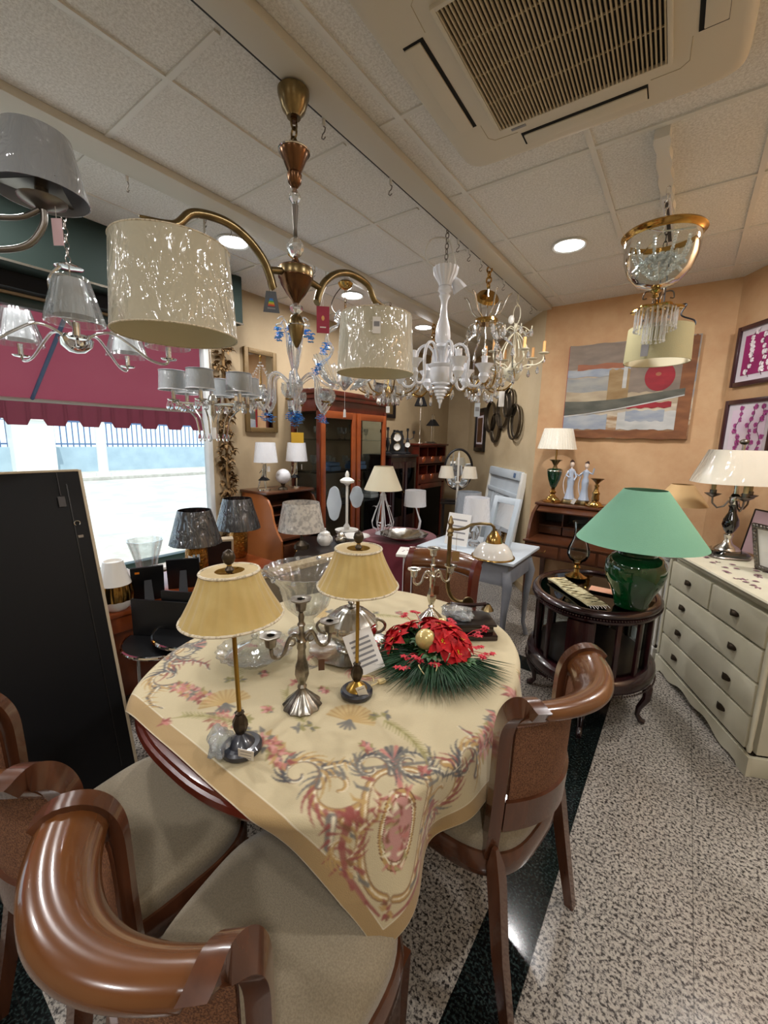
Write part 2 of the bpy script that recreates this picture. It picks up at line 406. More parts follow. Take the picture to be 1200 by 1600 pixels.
bb('baseboard_back_right', DEND, OC); bb('baseboard_front', OC, RC); bb('baseboard_right', RC, REND)
# ceiling tiles: one sheet with a raised grid
struct(MB().box(((XW+XR)/2, (YF+YB)/2, CEIL+.05), (XR-XW+.2, YB-YF+.2, .1)).build('ceiling', 'ceiling tiles'))
g = MB(); GX, GY = -1.652, .912
for i in range(-6, 8):
    y = GY+.6*i
    if YF < y < YB:
        g.box(((XW-1.36)/2-.0, y, CEIL-.003), (-1.33-XW, .022, .008))
for i in range(-6, 8):
    y = GY+.6*i+.01
    if YF < y < 4.3: g.box(((-1.16+XR)/2, y, CEIL-.003), (XR+1.16, .022, .008))
for x in (GX, -2.73):
    g.box((x, (YF+YB)/2, CEIL-.0035), (.022, YB-YF, .008))
for x in (-1.07, -.483, .117, .717):
    g.box((x, (YF+4.2)/2, CEIL-.0035), (.024, 4.2-YF, .008))
struct(g.build('trim_1', 'white metal'))
def beam(name, x0, x1, y1):
    b = MB().box(((x0+x1)/2, (YF+y1)/2, CEIL-.018), (x1-x0, y1-YF, .036), bev=.008)
    o = struct(b.build(name, 'beam paint'))
    MB().box((x0-.008, (YF+y1)/2, CEIL-.012), (.016, y1-YF, .024)).build('track_slot', 'track black', o)
    return o
beam('trim_2', -1.285, -1.165, 4.17); beam('trim_3', -2.322, -2.155, 5.4)
# fascia over the shop window
fa = struct(MB().box((XW+.125, (YF+2.19)/2, (2.43+CEIL)/2), (.25, 2.19-YF, CEIL-2.43), bev=.01).build('trim_4', 'fascia green'))
MB().box((XW+.251, (YF+2.19)/2, 2.436), (.006, 2.19-YF, .012)).build('silver_strip', 'silver', fa)
struct(MB().box((XW+.05, (YF+2.19)/2, 2.385), (.1, 2.19-YF, .085)).build('trim_recess_shade', 'black satin'))  # black box standing in for the shaded recess under the fascia
# shop window
o = MB(); fw = .05
for y in (WY0+fw/2, -.25): o.box((XW-.05, y, (SILL+WTOP)/2), (.06, fw, WTOP-SILL), bev=.005)
for z in (SILL+.025, WTOP-.03): o.box((XW-.05, (WY0+WY1)/2, z), (.07, WY1-WY0, .05), bev=.005)
wn = struct(o.build('window_1', 'window green'))
MB().box((XW-.04, WY1-.02, (SILL+WTOP)/2), (.07, .045, WTOP-SILL), bev=.005).build('window_frame', 'window white', wn)
MB().box((XW-.05, (WY0+WY1)/2, (SILL+WTOP)/2), (.006, WY1-WY0, WTOP-SILL)).build('window_pane', 'window glass', wn)
MB().box((XW+.03, (WY0+WY1)/2, SILL-.012), (.14, WY1-WY0, .024), bev=.004).build('window_sill', 'white paint', wn)
# street outside
struct(MB().box((-5.4, 6, -.15), (4.0, 40, .1)).build('pavement', 'pavement'))
struct(MB().box((-30, 6, -.2), (46, 80, .1)).build('road', 'asphalt'))
struct(MB().box((-18.4, 6, -.1), (3, 80, .14), bev=.01).build('far_kerb', 'pavement'))
struct(MB().box((-19.8, 6, .2), (.4, 80, 1.5)).build('street_wall', 'street wall'))
t = thing('street_fence', 'bluish railing on top of the pale wall across the street', 'fence', (-19.8, 6, .95))
o = MB()
for i in range(150): o.box((0, -14+.2*i, .5), (.035, .035, 1.0))
MB().box((.35, -1.2, 0), (.8, 1.2, 2.0)).box((.35, -1.2, 1.02), (.9, 1.4, .08)).build('wall_pillar', 'white paint', t)
o.build('bars', 'fence blue', t); MB().box((0, 0, 1.0), (.08, 56, .08)).box((0, 0, .12), (.08, 56, .06)).build('rail', 'fence blue', t)
t = thing('street_post', 'white post standing on the far pavement beyond the shop window', 'post', (-17.4, 6.3, -.03))
MB().cyl((0, 0, 0), (0, 0, 4.6), .17, .15).build('post', 'white metal', t); MB().cyl((0, 0, 0), (0, 0, .12), .25, .25).build('post_foot', 'white metal', t)
# awning
t = thing('shop_awning', 'dark red fabric awning with notched valance outside the window', 'awning', (XW-.12, 0, 0))
MB().slab(lambda u, v: (-.05-1.0*u, -2+7.0*v, 2.42-.62*u-.02*sin(pi*u)), 6, 14, .006).build('awning_canvas', 'awning red', t)
poly = [(-2, 0), (5, 0)]; y = 5
pts = [(5, 0), (5, -.2)]
k = 0
while y > -2:
    d = -.155 if k % 2 else -.205
    w_ = .11 if k % 2 else .15
    pts += [(y-.012, d), (y-w_+.012, d)]; y -= w_; k += 1
pts += [(-2, 0)]
vs = [(-1.06, a, 1.80+b) for a, b in pts]
v = MB()
for i in range(1, len(pts)-2):
    a, b = pts[i], pts[i+1]
    v.add([(-1.055, a[0], 1.80), (-1.055, b[0], 1.80), (-1.055, b[0], 1.80+b[1]), (-1.055, a[0], 1.80+a[1]), (-1.06, a[0], 1.80), (-1.06, b[0], 1.80), (-1.06, b[0], 1.80+b[1]), (-1.06, a[0], 1.80+a[1])],
          [(0, 1, 2, 3), (7, 6, 5, 4), (3, 2, 6, 7), (0, 3, 7, 4), (1, 5, 6, 2)])
v.build('valance', 'awning red', t, flat=True)
MB().cyl((-1.03, -2, 1.80), (-1.03, 5, 1.80), .018).build('front_bar', 'white metal', t)
for y in (-.6, 1.13, 3.2): MB().cyl((-.03, y, 2.36), (-1.02, y, 1.81), .014).build('awning_arm', 'fence blue', t)
# downlights and their lamps
def downlight(x, y, vis=True):
    if vis:
        t = thing('ceiling_downlight', 'round recessed white downlight', 'ceiling light', (x, y, CEIL), group='recessed downlights')
        MB().lathe([(.085, 0), (.105, -.002), (.108, -.008), (.1, -.012), (.088, -.008), (.085, 0)]).build('rim', 'white metal', t)
        MB().lathe([(.0001, -.006), (.088, -.006)]).build('diffuser', 'lamp glow', t)
    else: t = None
    l = bpy.data.lights.new('downlight_lamp', 'AREA'); l.shape = 'DISK'; l.size = .17; l.energy = LAMP_W; l.color = (1, .975, .965)
    o = bpy.data.objects.new('downlight_lamp', l); COL.objects.link(o); o.location = (x, y, CEIL-.03)
    return t
DL = [(-.766, 3.0, 'beside the ceiling cassette unit, nearest the terracotta wall'), (-2.55, 1.79, 'behind the large left drum shade'), (-2.556, 2.98, 'behind the brass arm of the right drum shade'),
      (-2.55, 4.2, 'far along the room behind the white chandelier'), (-2.55, .56, 'at the left picture edge behind the grey shade')]
for x, y, s in DL: downlight(x, y)['label'] = 'round recessed white downlight '+s
for x, y in ((.7, 1.5), (.7, 3.0), (.7, -.6), (-.77, -1.2), (-2.55, -.7)): downlight(x, y)['label'] = 'added round white fill downlight, unseen, outside the picture'  # extra downlights out of view, added to fill the room with light
# hooks under the tracks
hk = thing('track_hook', 'steel S hook on the right ceiling track, beside the brass ceiling cup', 'hook', (-1.293, 1.33, CEIL-.024))
MB().cyl((0, 0, 0), (0, 0, -.03), .007).build('clip', 'white metal', hk)
MB().tube([(0, 0, -.02), (0, 0, -.03), (.009, 0, -.038), (.006, 0, -.05), (-.006, 0, -.056), (-.01, 0, -.068), (0, 0, -.075), (.01, 0, -.069)], .0025, 6).build('hook', 'nickel', hk)
for x, ys in ((-1.293, (1.78, 2.5, 2.66, 2.85, 3.28, 3.98)), (-2.332, (1.06, 1.46, 1.62, 2.3, 2.42, 3.0, 3.4, 3.6))):
    for y in ys:
        c = copy_tree(hk); c.location = (x, y, CEIL-.024)
        c['label'] = ('steel S hook on the right ceiling track over the white chandelier row' if x > -2 else 'small steel hook on the left ceiling track by the shop window'); c['group'] = 'hooks on the right track' if x > -2 else 'hooks on the left track'
# cassette air conditioner
ac = thing('air_conditioner', 'large cream ceiling cassette air conditioner with slatted square grille', 'air conditioner', (-.46, 1.465, CEIL))
o = MB()
def rp(a): return sup(a, a, 14, 96)
o.rings([[(x, y, -.0005) for x, y in rp(.478)], [(x, y, -.03) for x, y in rp(.478)], [(x, y, -.042) for x, y in rp(.464)], [(x, y, -.046) for x, y in rp(.445)]])
o.build('frame', 'unit cream', ac)
MB().box((0, 0, -.047), (.53, .53, .004)).build('intake_box', 'dark void', ac)
fr = MB()
for i in range(44): fr.box((-.2645+i*.0123, 0, -.054), (.0048, .545, .009))
for y in (-.13, 0.0, .13): fr.box((0, y, -.0505), (.54, .004, .006))
fr.build('grille', 'grille cream', ac)
o = MB()
for s in (-1, 1): o.box((s*.275, 0, -.052), (.014, .564, .014), bev=.003); o.box((0, s*.275, -.052), (.54, .014, .014), bev=.003)
o.build('grille_rim', 'unit cream', ac)
for k in range(4):
    R = Matrix.Rotation(k*pi/2, 4, 'Z')
    MB(R).box((0, .378, -.0445), (.424, .07, .006)).build('air_slot', 'dark void', ac)
    MB(R).box((.002, .384, -.049), (.412, .056, .006), bev=.002).build('louver', 'unit cream', ac)
    MB(R).tube([(-.33, .22, -.0462), (-.33, .30, -.0462), (-.31, .325, -.0462), (-.22, .33, -.0462)], .0012, 4).build('panel_joint', 'grille cream', ac)
MB().box((-.21, .305, -.047), (.055, .012, .003)).build('maker_plate', 'grey print', ac)
ac.rotation_euler = (0, 0, radians(1.5))
# short wavy lamp track
t = thing('track_box', 'short white wavy edged lamp track box on the ceiling', 'lamp track', (-.235, 2.15, CEIL))
o = MB(); N_ = 40
prof = [(.026+.004*sin(i*1.1), i*.0275) for i in range(N_)]
o.prism([(x, y) for x, y in prof]+[(-x, y) for x, y in prof[::-1]], -.035, 0)
o.build('cover', 'white metal', t)
MB().box((0, .75, -.04), (.036, .55, .02)).build('rail', 'white lacquer', t); MB().box((0, .75, -.051), (.018, .5, .004)).build('slot', 'track black', t)
# ---------------- dining chairs ----------------
def chair(label, loc, rz, wood='chair wood'):
    t = thing('dining_chair', label, 'chair', loc, rz, 'cane backed dining chairs round the table')
    out = []
    for i in range(64):
        a = 2*pi*i/64; x, y = cos(a), sin(a)
        X = .235*abs(x)**.62*(1 if x > 0 else -1); Y = .235*abs(y)**.62*(1 if y > 0 else -1)
        X *= 1+.10*(Y/.235); out.append((X, Y+.0))
    rg = lambda k, z: [(x*k, y*k, z) for x, y in out]
    MB().rings([rg(.97, .42), rg(.985, .455), rg(.985, .475), rg(.95, .49), rg(.85, .499), rg(.6, .505), rg(.3, .508), rg(.05, .509)]).build('seat', 'seat linen', t, 60)
    MB().rings([rg(.9, .375), rg(1.02, .375), rg(1.04, .385), rg(1.04, .425), rg(1.01, .445), rg(.9, .445)]).build('seat_frame', wood, t)
    for s in (-1, 1):
        def sq(cx, cy, z, h): return [(cx-h, cy-h, z), (cx+h, cy-h, z), (cx+h, cy+h, z), (cx-h, cy+h, z)]
        MB().rings([sq(s*.215, .19, 0, .012), sq(s*.213, .187, .2, .017), sq(s*.21, .185, .385, .023)]).build('leg', wood, t)
        MB().rings([sq(s*.215, -.285, 0, .014), sq(s*.21, -.245, .2, .017), sq(s*.197, -.212, .40, .019), sq(s*.197, -.206, .44, .017), sq(s*.197, -.2, .49, .006)]).build('leg', wood, t)
    P = [(-.195, .44), (-.203, .56), (-.208, .68), (-.21, .77), (-.214, .835), (-.228, .88), (-.252, .912), (-.282, .926), (-.308, .915)]
    def prof(v):
        q = v*(len(P)-1); i = min(int(q), len(P)-2); k = q-i
        def cr(c):
            p0, p1, p2, p3 = P[max(i-1, 0)][c], P[i][c], P[i+1][c], P[min(i+2, len(P)-1)][c]
            return .5*(2*p1+(p2-p0)*k+(2*p0-5*p1+4*p2-p3)*k*k+(3*p1-p0-3*p2+p3)*k**3)
        return cr(0), cr(1)
    def back(s, v):
        y, z = prof(v); w_ = .19+.012*v
        return (s*w_, y-.065*(1-s*s)+.02*(s*s), z)
    # top rail: broad rolled board leaning back
    def thr(u_, v_): return .004+.032*sqrt(max(0, 1-(2*v_-1)**4))
    MB().slab(lambda u_, v_: back(-.92+1.84*u_, .53+.47*v_), 32, 10, thr).build('top_rail', 'chair wood orange', t, 70)
    for s in (-1, 1):
        MB().slab(lambda u_, v_: tuple(Vector(back(s*(.9+.13*u_), v_))+Vector((0, .006, .004))), 4, 34, lambda u_, v_: .035+.014*v_).build('stile', wood, t, 50)
    MB().slab(lambda u_, v_: back(-.9+1.8*u_, .10+.09*v_), 24, 3, .026).build('cross_rail', wood, t, 50)
    MB().slab(lambda u_, v_: back(-.86+1.72*u_, .19+.33*v_), 24, 8, .007).build('cane_panel', 'cane', t, 60)
    for sg in (-1, 1):
        MB().tube([tuple(Vector(back(sg*.84, .2+.32*k/8))+Vector((0, .006, 0))) for k in range(9)], .004, 5).build('cane_beading', wood, t)
    return t
chair('cane backed dining chair nearest the camera, with a thick polished top rail', (-.592, .445, 0), radians(5))
chair('cane backed dining chair at the left picture edge beside the black panel', (-1.105, .40, 0), radians(2))
chair('cane backed dining chair on the right of the table beside the black floor strip', (-.452, 1.16, 0), radians(81))
chair('cane backed dining chair tucked under the far end of the table', (-.975, 1.71, 0), radians(187), 'red mahogany')
# ---------------- dining table ----------------
TC = (-.935, 1.08); TA, TB, TN = .56, .67, 2.5
tb = thing('dining_table', 'oval wooden dining table under the floral tapestry cloth', 'table', (*TC, 0))
def rg(k, z): return [(x, y, z) for x, y in sup(TA+k, TB+k, TN, 120)]
MB().rings([rg(-.03, .715), rg(-.008, .72), rg(0, .735), rg(-.004, .748), rg(-.012, .75), rg(-.016, .757), rg(-.03, .76)]).build('table_top', 'red mahogany', tb)
MB().rings([rg(-.10, .63), rg(-.08, .63), rg(-.08, .716), rg(-.10, .716)]).build('apron', 'red mahogany', tb)
for sx in (-1, 1):
    for sy in (-1, 1):
        MB().lathe([(0, 0), (.02, 0), (.024, .03), (.018, .06), (.03, .3), (.034, .5), (.026, .53), (.036, .56), (.036, .64), (0, .64)], (sx*.36, sy*.44, 0), 16).build('leg', 'red mahogany', tb)
# ---------------- tablecloth ----------------
def cloth():
    U0, U1, V0, V1 = -1.74, -.18, .44, 2.0
    st = .0032; nu, nv = int((U1-U0)/st), int((V1-V0)/st)
    U, V = np.meshgrid(np.linspace(U0, U1, nu+1), np.linspace(V0, V1, nv+1), indexing='ij')
    U = U.ravel(); V = V.ravel(); nV = len(U)
    # --- drape
    x, y = U-TC[0], V-TC[1]
    inside = (np.abs(x)/TA)**TN+(np.abs(y)/TB)**TN <= 1
    px_, py_ = x.copy(), y.copy(); pz = np.full(nV, .7645)
    th = np.linspace(0, 2*pi, 1800, endpoint=False)
    ex = TA*np.abs(np.cos(th))**(2/TN)*np.sign(np.cos(th)); ey = TB*np.abs(np.sin(th))**(2/TN)*np.sign(np.sin(th))
    nx = np.abs(ex/TA)**(TN-1)*np.sign(ex)/TA; ny = np.abs(ey/TB)**(TN-1)*np.sign(ey)/TB
    ln = np.hypot(nx, ny); nx /= ln; ny /= ln
    arc = np.concatenate([[0], np.cumsum(np.hypot(np.diff(ex), np.diff(ey)))])
    idx = np.where(~inside)[0]
    ac_ = arc[np.argmin((ex-(U1-TC[0]))**2+(ey-(V0-TC[1]))**2)]
    for c0 in range(0, len(idx), 4000):
        q = idx[c0:c0+4000]; d = (x[q, None]-ex)**2+(y[q, None]-ey)**2
        k = np.argmin(d, 1); s = np.sqrt(d[np.arange(len(q)), k]); a = arc[k]
        # refine tangentially for smoothness
        tx, ty = -ny[k], nx[k]; tt = (x[q]-ex[k])*tx+(y[q]-ey[k])*ty; a = a+tt
        fold = np.minimum(s/.2, 1)**1.3*(.034*np.cos(15*(a-ac_))+.014*np.sin(a*31+2.0))
        R0 = .022; phi = np.minimum(s/R0, pi/2)
        outw = R0*np.sin(phi)+np.maximum(s-R0*pi/2, 0)*.10+fold
        drop = R0*(1-np.cos(phi))+np.maximum(s-R0*pi/2, 0)*(.975-.45*np.clip(s-.2, 0, 1))
        px_[q] = ex[k]+tt*tx+nx[k]*outw; py_[q] = ey[k]+tt*ty+ny[k]*outw; pz[q] = .7645-drop
    pz += .0012*np.sin(U*23+V*9)*np.sin(V*17)*inside
    co = np.stack([px_+TC[0], py_+TC[1], pz], 1)
    # --- woven pattern
    rng = np.random.RandomState(5)
    hexs = dict(c='c2b491', band='a1865a', och='b09058', gold='bfa46c', gr='6c6a64', dk='4a4a4e', red='8f4a44', pink='b8766c', rose='c9938a', ol='8d8550', olv='a29a66', lt='e3d8bb', br='7a5236')
    cv = {k: np.array(lin(v)[:3]) for k, v in hexs.items()}
    colr = np.tile(cv['c'], (nV, 1)); colr *= (1+.03*(rng.rand(nV, 1)-.5))
    G = colr.reshape(nu+1, nv+1, 3)
    du = np.minimum(U-U0, U1-U); dv = np.minimum(V-V0, V1-V); dd = np.minimum(du, dv).reshape(nu+1, nv+1)
    G[dd < .045] = cv['band']; G[dd < .003] = cv['lt']; G[(dd > .045) & (dd < .049)] = cv['lt']*.85
    U2 = U.reshape(nu+1, nv+1); V2 = V.reshape(nu+1, nv+1)
    def seg(p, q, w0, w1, c):
        i0 = int((min(p[0], q[0])-w0-w1-U0)/st); i1 = int((max(p[0], q[0])+w0+w1-U0)/st)+2
        j0 = int((min(p[1], q[1])-w0-w1-V0)/st); j1 = int((max(p[1], q[1])+w0+w1-V0)/st)+2
        i0 = max(i0, 0); j0 = max(j0, 0); i1 = min(i1, nu+1); j1 = min(j1, nv+1)
        if i1 <= i0 or j1 <= j0: return
        A = U2[i0:i1, j0:j1]; B = V2[i0:i1, j0:j1]; dx, dy = q[0]-p[0], q[1]-p[1]; l2 = dx*dx+dy*dy+1e-12
        t = np.clip(((A-p[0])*dx+(B-p[1])*dy)/l2, 0, 1); D = np.hypot(A-p[0]-t*dx, B-p[1]-t*dy)
        al = np.clip((w0+(w1-w0)*t-D)/st*.7+.5, 0, 1)[..., None]*.9; G[i0:i1, j0:j1] = G[i0:i1, j0:j1]*(1-al)+cv[c]*al
    def line(pts, w0, w1, c):
        n = len(pts)-1
        for i in range(n): seg(pts[i], pts[i+1], w0+(w1-w0)*i/n, w0+(w1-w0)*(i+1)/n, c)
    def xf(pts, cx, cy, a, s=1, flip=1):
        ca, sa = cos(a), sin(a); return [(cx+s*(ca*p[0]*flip-sa*p[1]), cy+s*(sa*p[0]*flip+ca*p[1])) for p in pts]
    def scroll(cx, cy, a, s, flip=1, c1='och', c2='red', c3='gr'):
        sp = [((.012+.011*t)*cos(t)-.02, (.012+.011*t)*sin(t)) for t in [i*.25 for i in range(28)]]
        line(xf([(p[0]*1.02, p[1]*1.02) for p in sp], cx, cy, a, s, flip), .004*s, .016*s, 'br')
        line(xf(sp, cx, cy, a, s, flip), .003*s, .012*s, c1)
        line(xf([(p[0]+.004, p[1]+.003) for p in sp], cx, cy, a, s, flip), .001*s, .004*s, 'lt')
        for t in np.arange(2.2, 6.8, .42):
            rr = .012+.011*t; q0 = (rr*cos(t)-.02, rr*sin(t)); q1 = ((rr+.038)*cos(t+.35)-.02, (rr+.038)*sin(t+.35)); q2 = ((rr+.05)*cos(t+.75)-.02, (rr+.05)*sin(t+.75))
            line(xf([((1-k)**2*q0[0]+2*k*(1-k)*q1[0]+k*k*q2[0], (1-k)**2*q0[1]+2*k*(1-k)*q1[1]+k*k*q2[1]) for k in (0, .2, .4, .6, .8, 1)], cx, cy, a, s, flip), .0065*s, .001*s, c2 if t > 4 else c3)
        tail = [(.06, -.04), (.12, -.065), (.18, -.05), (.22, -.01)]
        line(xf(tail, cx, cy, a, s, flip), .015*s, .003*s, c3); line(xf([(p[0], p[1]+.006) for p in tail], cx, cy, a, s, flip), .005*s, .001*s, 'lt')
        for i in range(8):
            q = (.07+.018*i, -.05-.012*sin(i*.5)); line(xf([q, (q[0]+.012, q[1]-.03+.06*(i % 2))], cx, cy, a, s, flip), .006*s, .001*s, c2)
    def bloom(cx, cy, s, cols=('pink', 'rose', 'red'), n=30):
        for i in range(n):
            a = rng.rand()*2*pi; rr = s*sqrt(rng.rand()); b = a+rng.randn()*.6
            p = (cx+rr*cos(a), cy+rr*sin(a)*.75); line([p, (p[0]+.012*cos(b), p[1]+.012*sin(b))], .0055, .002, cols[rng.randint(len(cols))])
    def leaves(cx, cy, s, n=10, cols=('och', 'ol', 'gr')):
        for i in range(n):
            a = 2*pi*i/n+rng.randn()*.2; r0, r1 = s*.9, s*(1.35+.3*rng.rand())
            line([(cx+r0*cos(a), cy+.75*r0*sin(a)), (cx+r1*cos(a+.2), cy+.75*r1*sin(a+.2))], .008, .001, cols[rng.randint(len(cols))])
    def garland(p0, p1, n=7, s=.028):
        for i in range(n):
            k = (i+.5)/n; cx = p0[0]+(p1[0]-p0[0])*k; cy = p0[1]+(p1[1]-p0[1])*k
            leaves(cx, cy, s, 8); bloom(cx, cy, s, n=16)
    def sun(cx, cy, a, s=1):
        for i in range(24):
            b = a+(-1.5+3*i/23); line([(cx, cy), (cx+.07*s*cos(b), cy+.07*s*sin(b))], .002, .0045 if i % 2 else .003, 'och' if i % 2 else 'gold')
        for i in range(5):
            b = a+pi-.8+.4*i; line([(cx, cy), (cx+.035*s*cos(b), cy+.035*s*sin(b))], .006, .004, 'gr')
    def sprig(cx, cy, a, s=1, flip=1):
        stem = [(0, 0), (.05, .012), (.1, .015), (.15, .008), (.2, -.01)]; line(xf(stem, cx, cy, a, s, flip), .003, .0015, 'ol')
        for i in range(16):
            k = i/16*.18; y0 = .015*sin(k/.2*3)
            for sg in (-1, 1): line(xf([(k, y0), (k+.016, y0+sg*.02*(1-.4*i/16))], cx, cy, a, s, flip), .003, .001, 'ol' if i % 3 else 'olv')
        for q in ((-.02, .02), (-.03, -.015), (.21, -.03)):
            x0, y0 = xf([q], cx, cy, a, s, flip)[0]; bloom(x0, y0, .014*s, ('gr', 'ol') if q[0] < .1 else ('red', 'pink'), 8)
    def carn(cx, cy, a, s=1):
        leaves(cx, cy, .016, 6, ('ol', 'olv', 'gr')); bloom(cx, cy, .015, n=9); return
        for i in range(9):
            b = a-.9+.22*i; line([(cx, cy), (cx+.04*s*cos(b), cy+.04*s*sin(b))], .003, .0055, 'red' if i % 2 else 'pink')
    # front border: from left corner to the corner medallion and up the right side, mirrored at the back
    for (c0, cu, cv_, n_) in ((0, 1, 0, 0),):
        pass
    H1 = .185
    def side(P, dirx, nrm, L, big=True):
        # P: corner; dirx: unit along the side; nrm: unit inward
        def at(a, b): return (P[0]+dirx[0]*a+nrm[0]*b, P[1]+dirx[1]*a+nrm[1]*b)
        ang = math.atan2(dirx[1], dirx[0]); fl = 1 if dirx[0]*nrm[1]-dirx[1]*nrm[0] > 0 else -1
        def S(a, b, da, s, f=1, *c):
            p = at(a, b); an = ang+da*fl; ff = f*fl
            # mirrored across the along axis when fl=-1
            scroll(p[0], p[1], an, s, ff, *c) if fl > 0 else scroll(p[0], p[1], an+pi, s, f, *c)
        S(.36, .16, .5, .85, 1, 'och', 'red', 'gr'); S(.46, .15, 2.6, .72, -1, 'gr', 'och', 'dk')
        garland(at(.52, .15), at(.66, .17), 4, .03)
        S(L-.36, .16, 2.6, .85, -1, 'och', 'red', 'gr'); S(L-.46, .15, .5, .72, 1, 'gr', 'och', 'dk'); garland(at(L-.66, .17), at(L-.52, .15), 4, .03)
        m = at(L/2, .15); leaves(m[0], m[1], .05, 14, ('gr', 'och', 'red')); bloom(m[0], m[1], .045, n=34)
        p = at(.31, .30); carn(p[0], p[1], ang+pi/2*fl); q = at(.36, .285); line([p, at(.25, .25), at(.2, .28)], .006, .003, 'pink'); line([p, at(.36, .25), at(.41, .27)], .006, .003, 'gr')
    Lx, Ly = U1-U0, V1-V0
    side((U1, V0), (-1, 0), (0, 1), Lx); side((U1, V0), (0, 1), (-1, 0), Ly)
    side((U0, V1), (1, 0), (0, -1), Lx); side((U0, V1), (0, -1), (1, 0), Ly)
    # corner medallions
    for cx, cy, a in ((U1-.20, V0+.20, -pi/4), (U0+.20, V0+.20, -3*pi/4), (U1-.20, V1-.20, pi/4), (U0+.20, V1-.20, 3*pi/4)):
        ca, sa = cos(a), sin(a); A = (U2-cx)*ca+(V2-cy)*sa; B = -(U2-cx)*sa+(V2-cy)*ca
        A = A/.54; B = B/.74; e = (A/.115)**2+(B/.052)**2
        G[e < 1.75] = cv['br']; G[e < 1.62] = cv['och']; G[e < 1.28] = cv['lt']; G[e < 1.1] = cv['br']; G[e < 1.0] = cv['rose']*.8
        for i in range(60):
            k, b = rng.rand()*2*pi, sqrt(rng.rand())*.9; p = (b*.1*cos(k), b*.045*sin(k)); p = (cx+p[0]*ca-p[1]*sa, cy+p[0]*sa+p[1]*ca)
            line([p, (p[0]+.014*cos(k*3), p[1]+.014*sin(k*3))], .004, .0015, ('red', 'olv', 'lt', 'pink', 'br')[i % 5])
        W = lambda p: (cx+p[0]*ca-p[1]*sa, cy+p[0]*sa+p[1]*ca)
        for sg in (-1, 1):
            arcp = [(.135*cos(q), sg*(.012+.08*sin(q)**.8)) for q in [pi*i/22 for i in range(23)]]
            line([W(p) for p in arcp], .011, .009, 'br'); line([W(p) for p in arcp], .008, .006, 'och'); line([W((p[0], p[1]-sg*.003)) for p in arcp], .002, .002, 'lt')
            for i in range(4, 20, 2): p = arcp[i]; line([W(p), W((p[0]-.01, p[1]+sg*.022)), W((p[0]-.026, p[1]+sg*.03))], .006, .001, ('red', 'gr', 'och')[i % 3])
            p = W((-.15, sg*.05)); scroll(p[0], p[1], a+pi/2*sg, .6, sg, 'gr', 'dk', 'gr')
            p = W((.02, sg*.13)); scroll(p[0], p[1], a+pi+.5*sg, .6, -sg, 'och', 'red', 'och')
            line([W((-.04, sg*.12)), W((.03, sg*.135)), W((.09, sg*.12)), W((.15, sg*.06)), W((.18, sg*.02))], .010, .004, 'red')
            for i in range(7): line([W((-.03+.025*i, sg*(.125-.004*i))), W((-.045+.025*i, sg*(.15-.006*i)))], .006, .001, ('red', 'br', 'och')[i % 3])
        for i in range(7): q = -.9+.3*i; line([W((-.165, .0)), W((-.165-.045*cos(q), .045*sin(q)))], .0025, .006, ('gr', 'pink', 'dk')[i % 3])
        bloom(*W((.165, 0)), .02, ('och', 'red', 'br'), 14)
    # inner flowers
    for cx, cy, a in ((-.68, .80, 1.9), (-1.02, .63, 2.6), (-.70, 1.38, -1.9), (-1.25, 1.3, -2.4)): sun(cx, cy, a)
    for cx, cy, a, fl in ((-.78, .72, 2.7, 1), (-.60, .86, -.3, 1), (-.92, .60, .5, -1), (-1.12, .74, 2.4, 1), (-.78, 1.45, -2.7, -1), (-1.05, 1.42, .3, 1), (-.6, 1.3, .9, -1), (-1.15, 1.1, 1.8, 1)): sprig(cx, cy, a, .95, fl)
    for cx, cy in ((-.9, .69), (-.58, .75), (-.84, .86), (-1.06, .8), (-.9, 1.38), (-.75, 1.25), (-1.2, .98), (-.98, 1.5)): carn(cx, cy, rng.rand()*6)
    cx, cy = -.93, 1.12; leaves(cx, cy, .09, 20); bloom(cx, cy, .085, n=110); bloom(cx, cy, .04, ('gold', 'lt', 'pink'), 40)
    for i in range(6): a = i*pi/3+.3; scroll(cx+.17*cos(a), cy+.15*sin(a), a, .62, 1 if i % 2 else -1, 'och', 'pink', 'gr')
    # --- mesh
    me = bpy.data.meshes.new('tablecloth')
    I, J = np.meshgrid(np.arange(nu), np.arange(nv), indexing='ij'); b = (I*(nv+1)+J).ravel()
    faces = np.stack([b, b+nv+1, b+nv+2, b+1], 1).astype(np.int32)
    me.vertices.add(nV); me.vertices.foreach_set('co', co.astype(np.float32).ravel())
    me.loops.add(faces.size); me.loops.foreach_set('vertex_index', faces.ravel()); me.polygons.add(len(faces)); me.polygons.foreach_set('loop_start', np.arange(0, faces.size, 4, dtype=np.int32))
    me.update(calc_edges=True); me.polygons.foreach_set('use_smooth', [True]*len(faces))
    ca_ = me.color_attributes.new('weave', 'FLOAT_COLOR', 'POINT')
    ca_.data.foreach_set('color', np.concatenate([G.reshape(-1, 3), np.ones((nV, 1))], 1).astype(np.float32).ravel())
    m, nt, p = base('tapestry'); L = nt.links; at_ = N(nt, 'ShaderNodeAttribute', attribute_name='weave'); L.new(at_.outputs['Color'], p.inputs['Base Color'])
    p.inputs['Roughness'].default_value = .9; p.inputs['Sheen Weight'].default_value = .2
    tc = N(nt, 'ShaderNodeTexCoord'); n = N(nt, 'ShaderNodeTexNoise', i_Scale=450.0); L.new(tc.outputs['Object'], n.inputs['Vector']); bp = N(nt, 'ShaderNodeBump', i_Strength=.3, i_Distance=.004); L.new(n.outputs[0], bp.inputs['Height']); L.new(bp.outputs[0], p.inputs['Normal'])
    me.materials.append(m); o = bpy.data.objects.new('tablecloth', me); COL.objects.link(o)
    md = o.modifiers.new('thickness', 'SOLIDIFY'); md.thickness = .0018; md.offset = -1
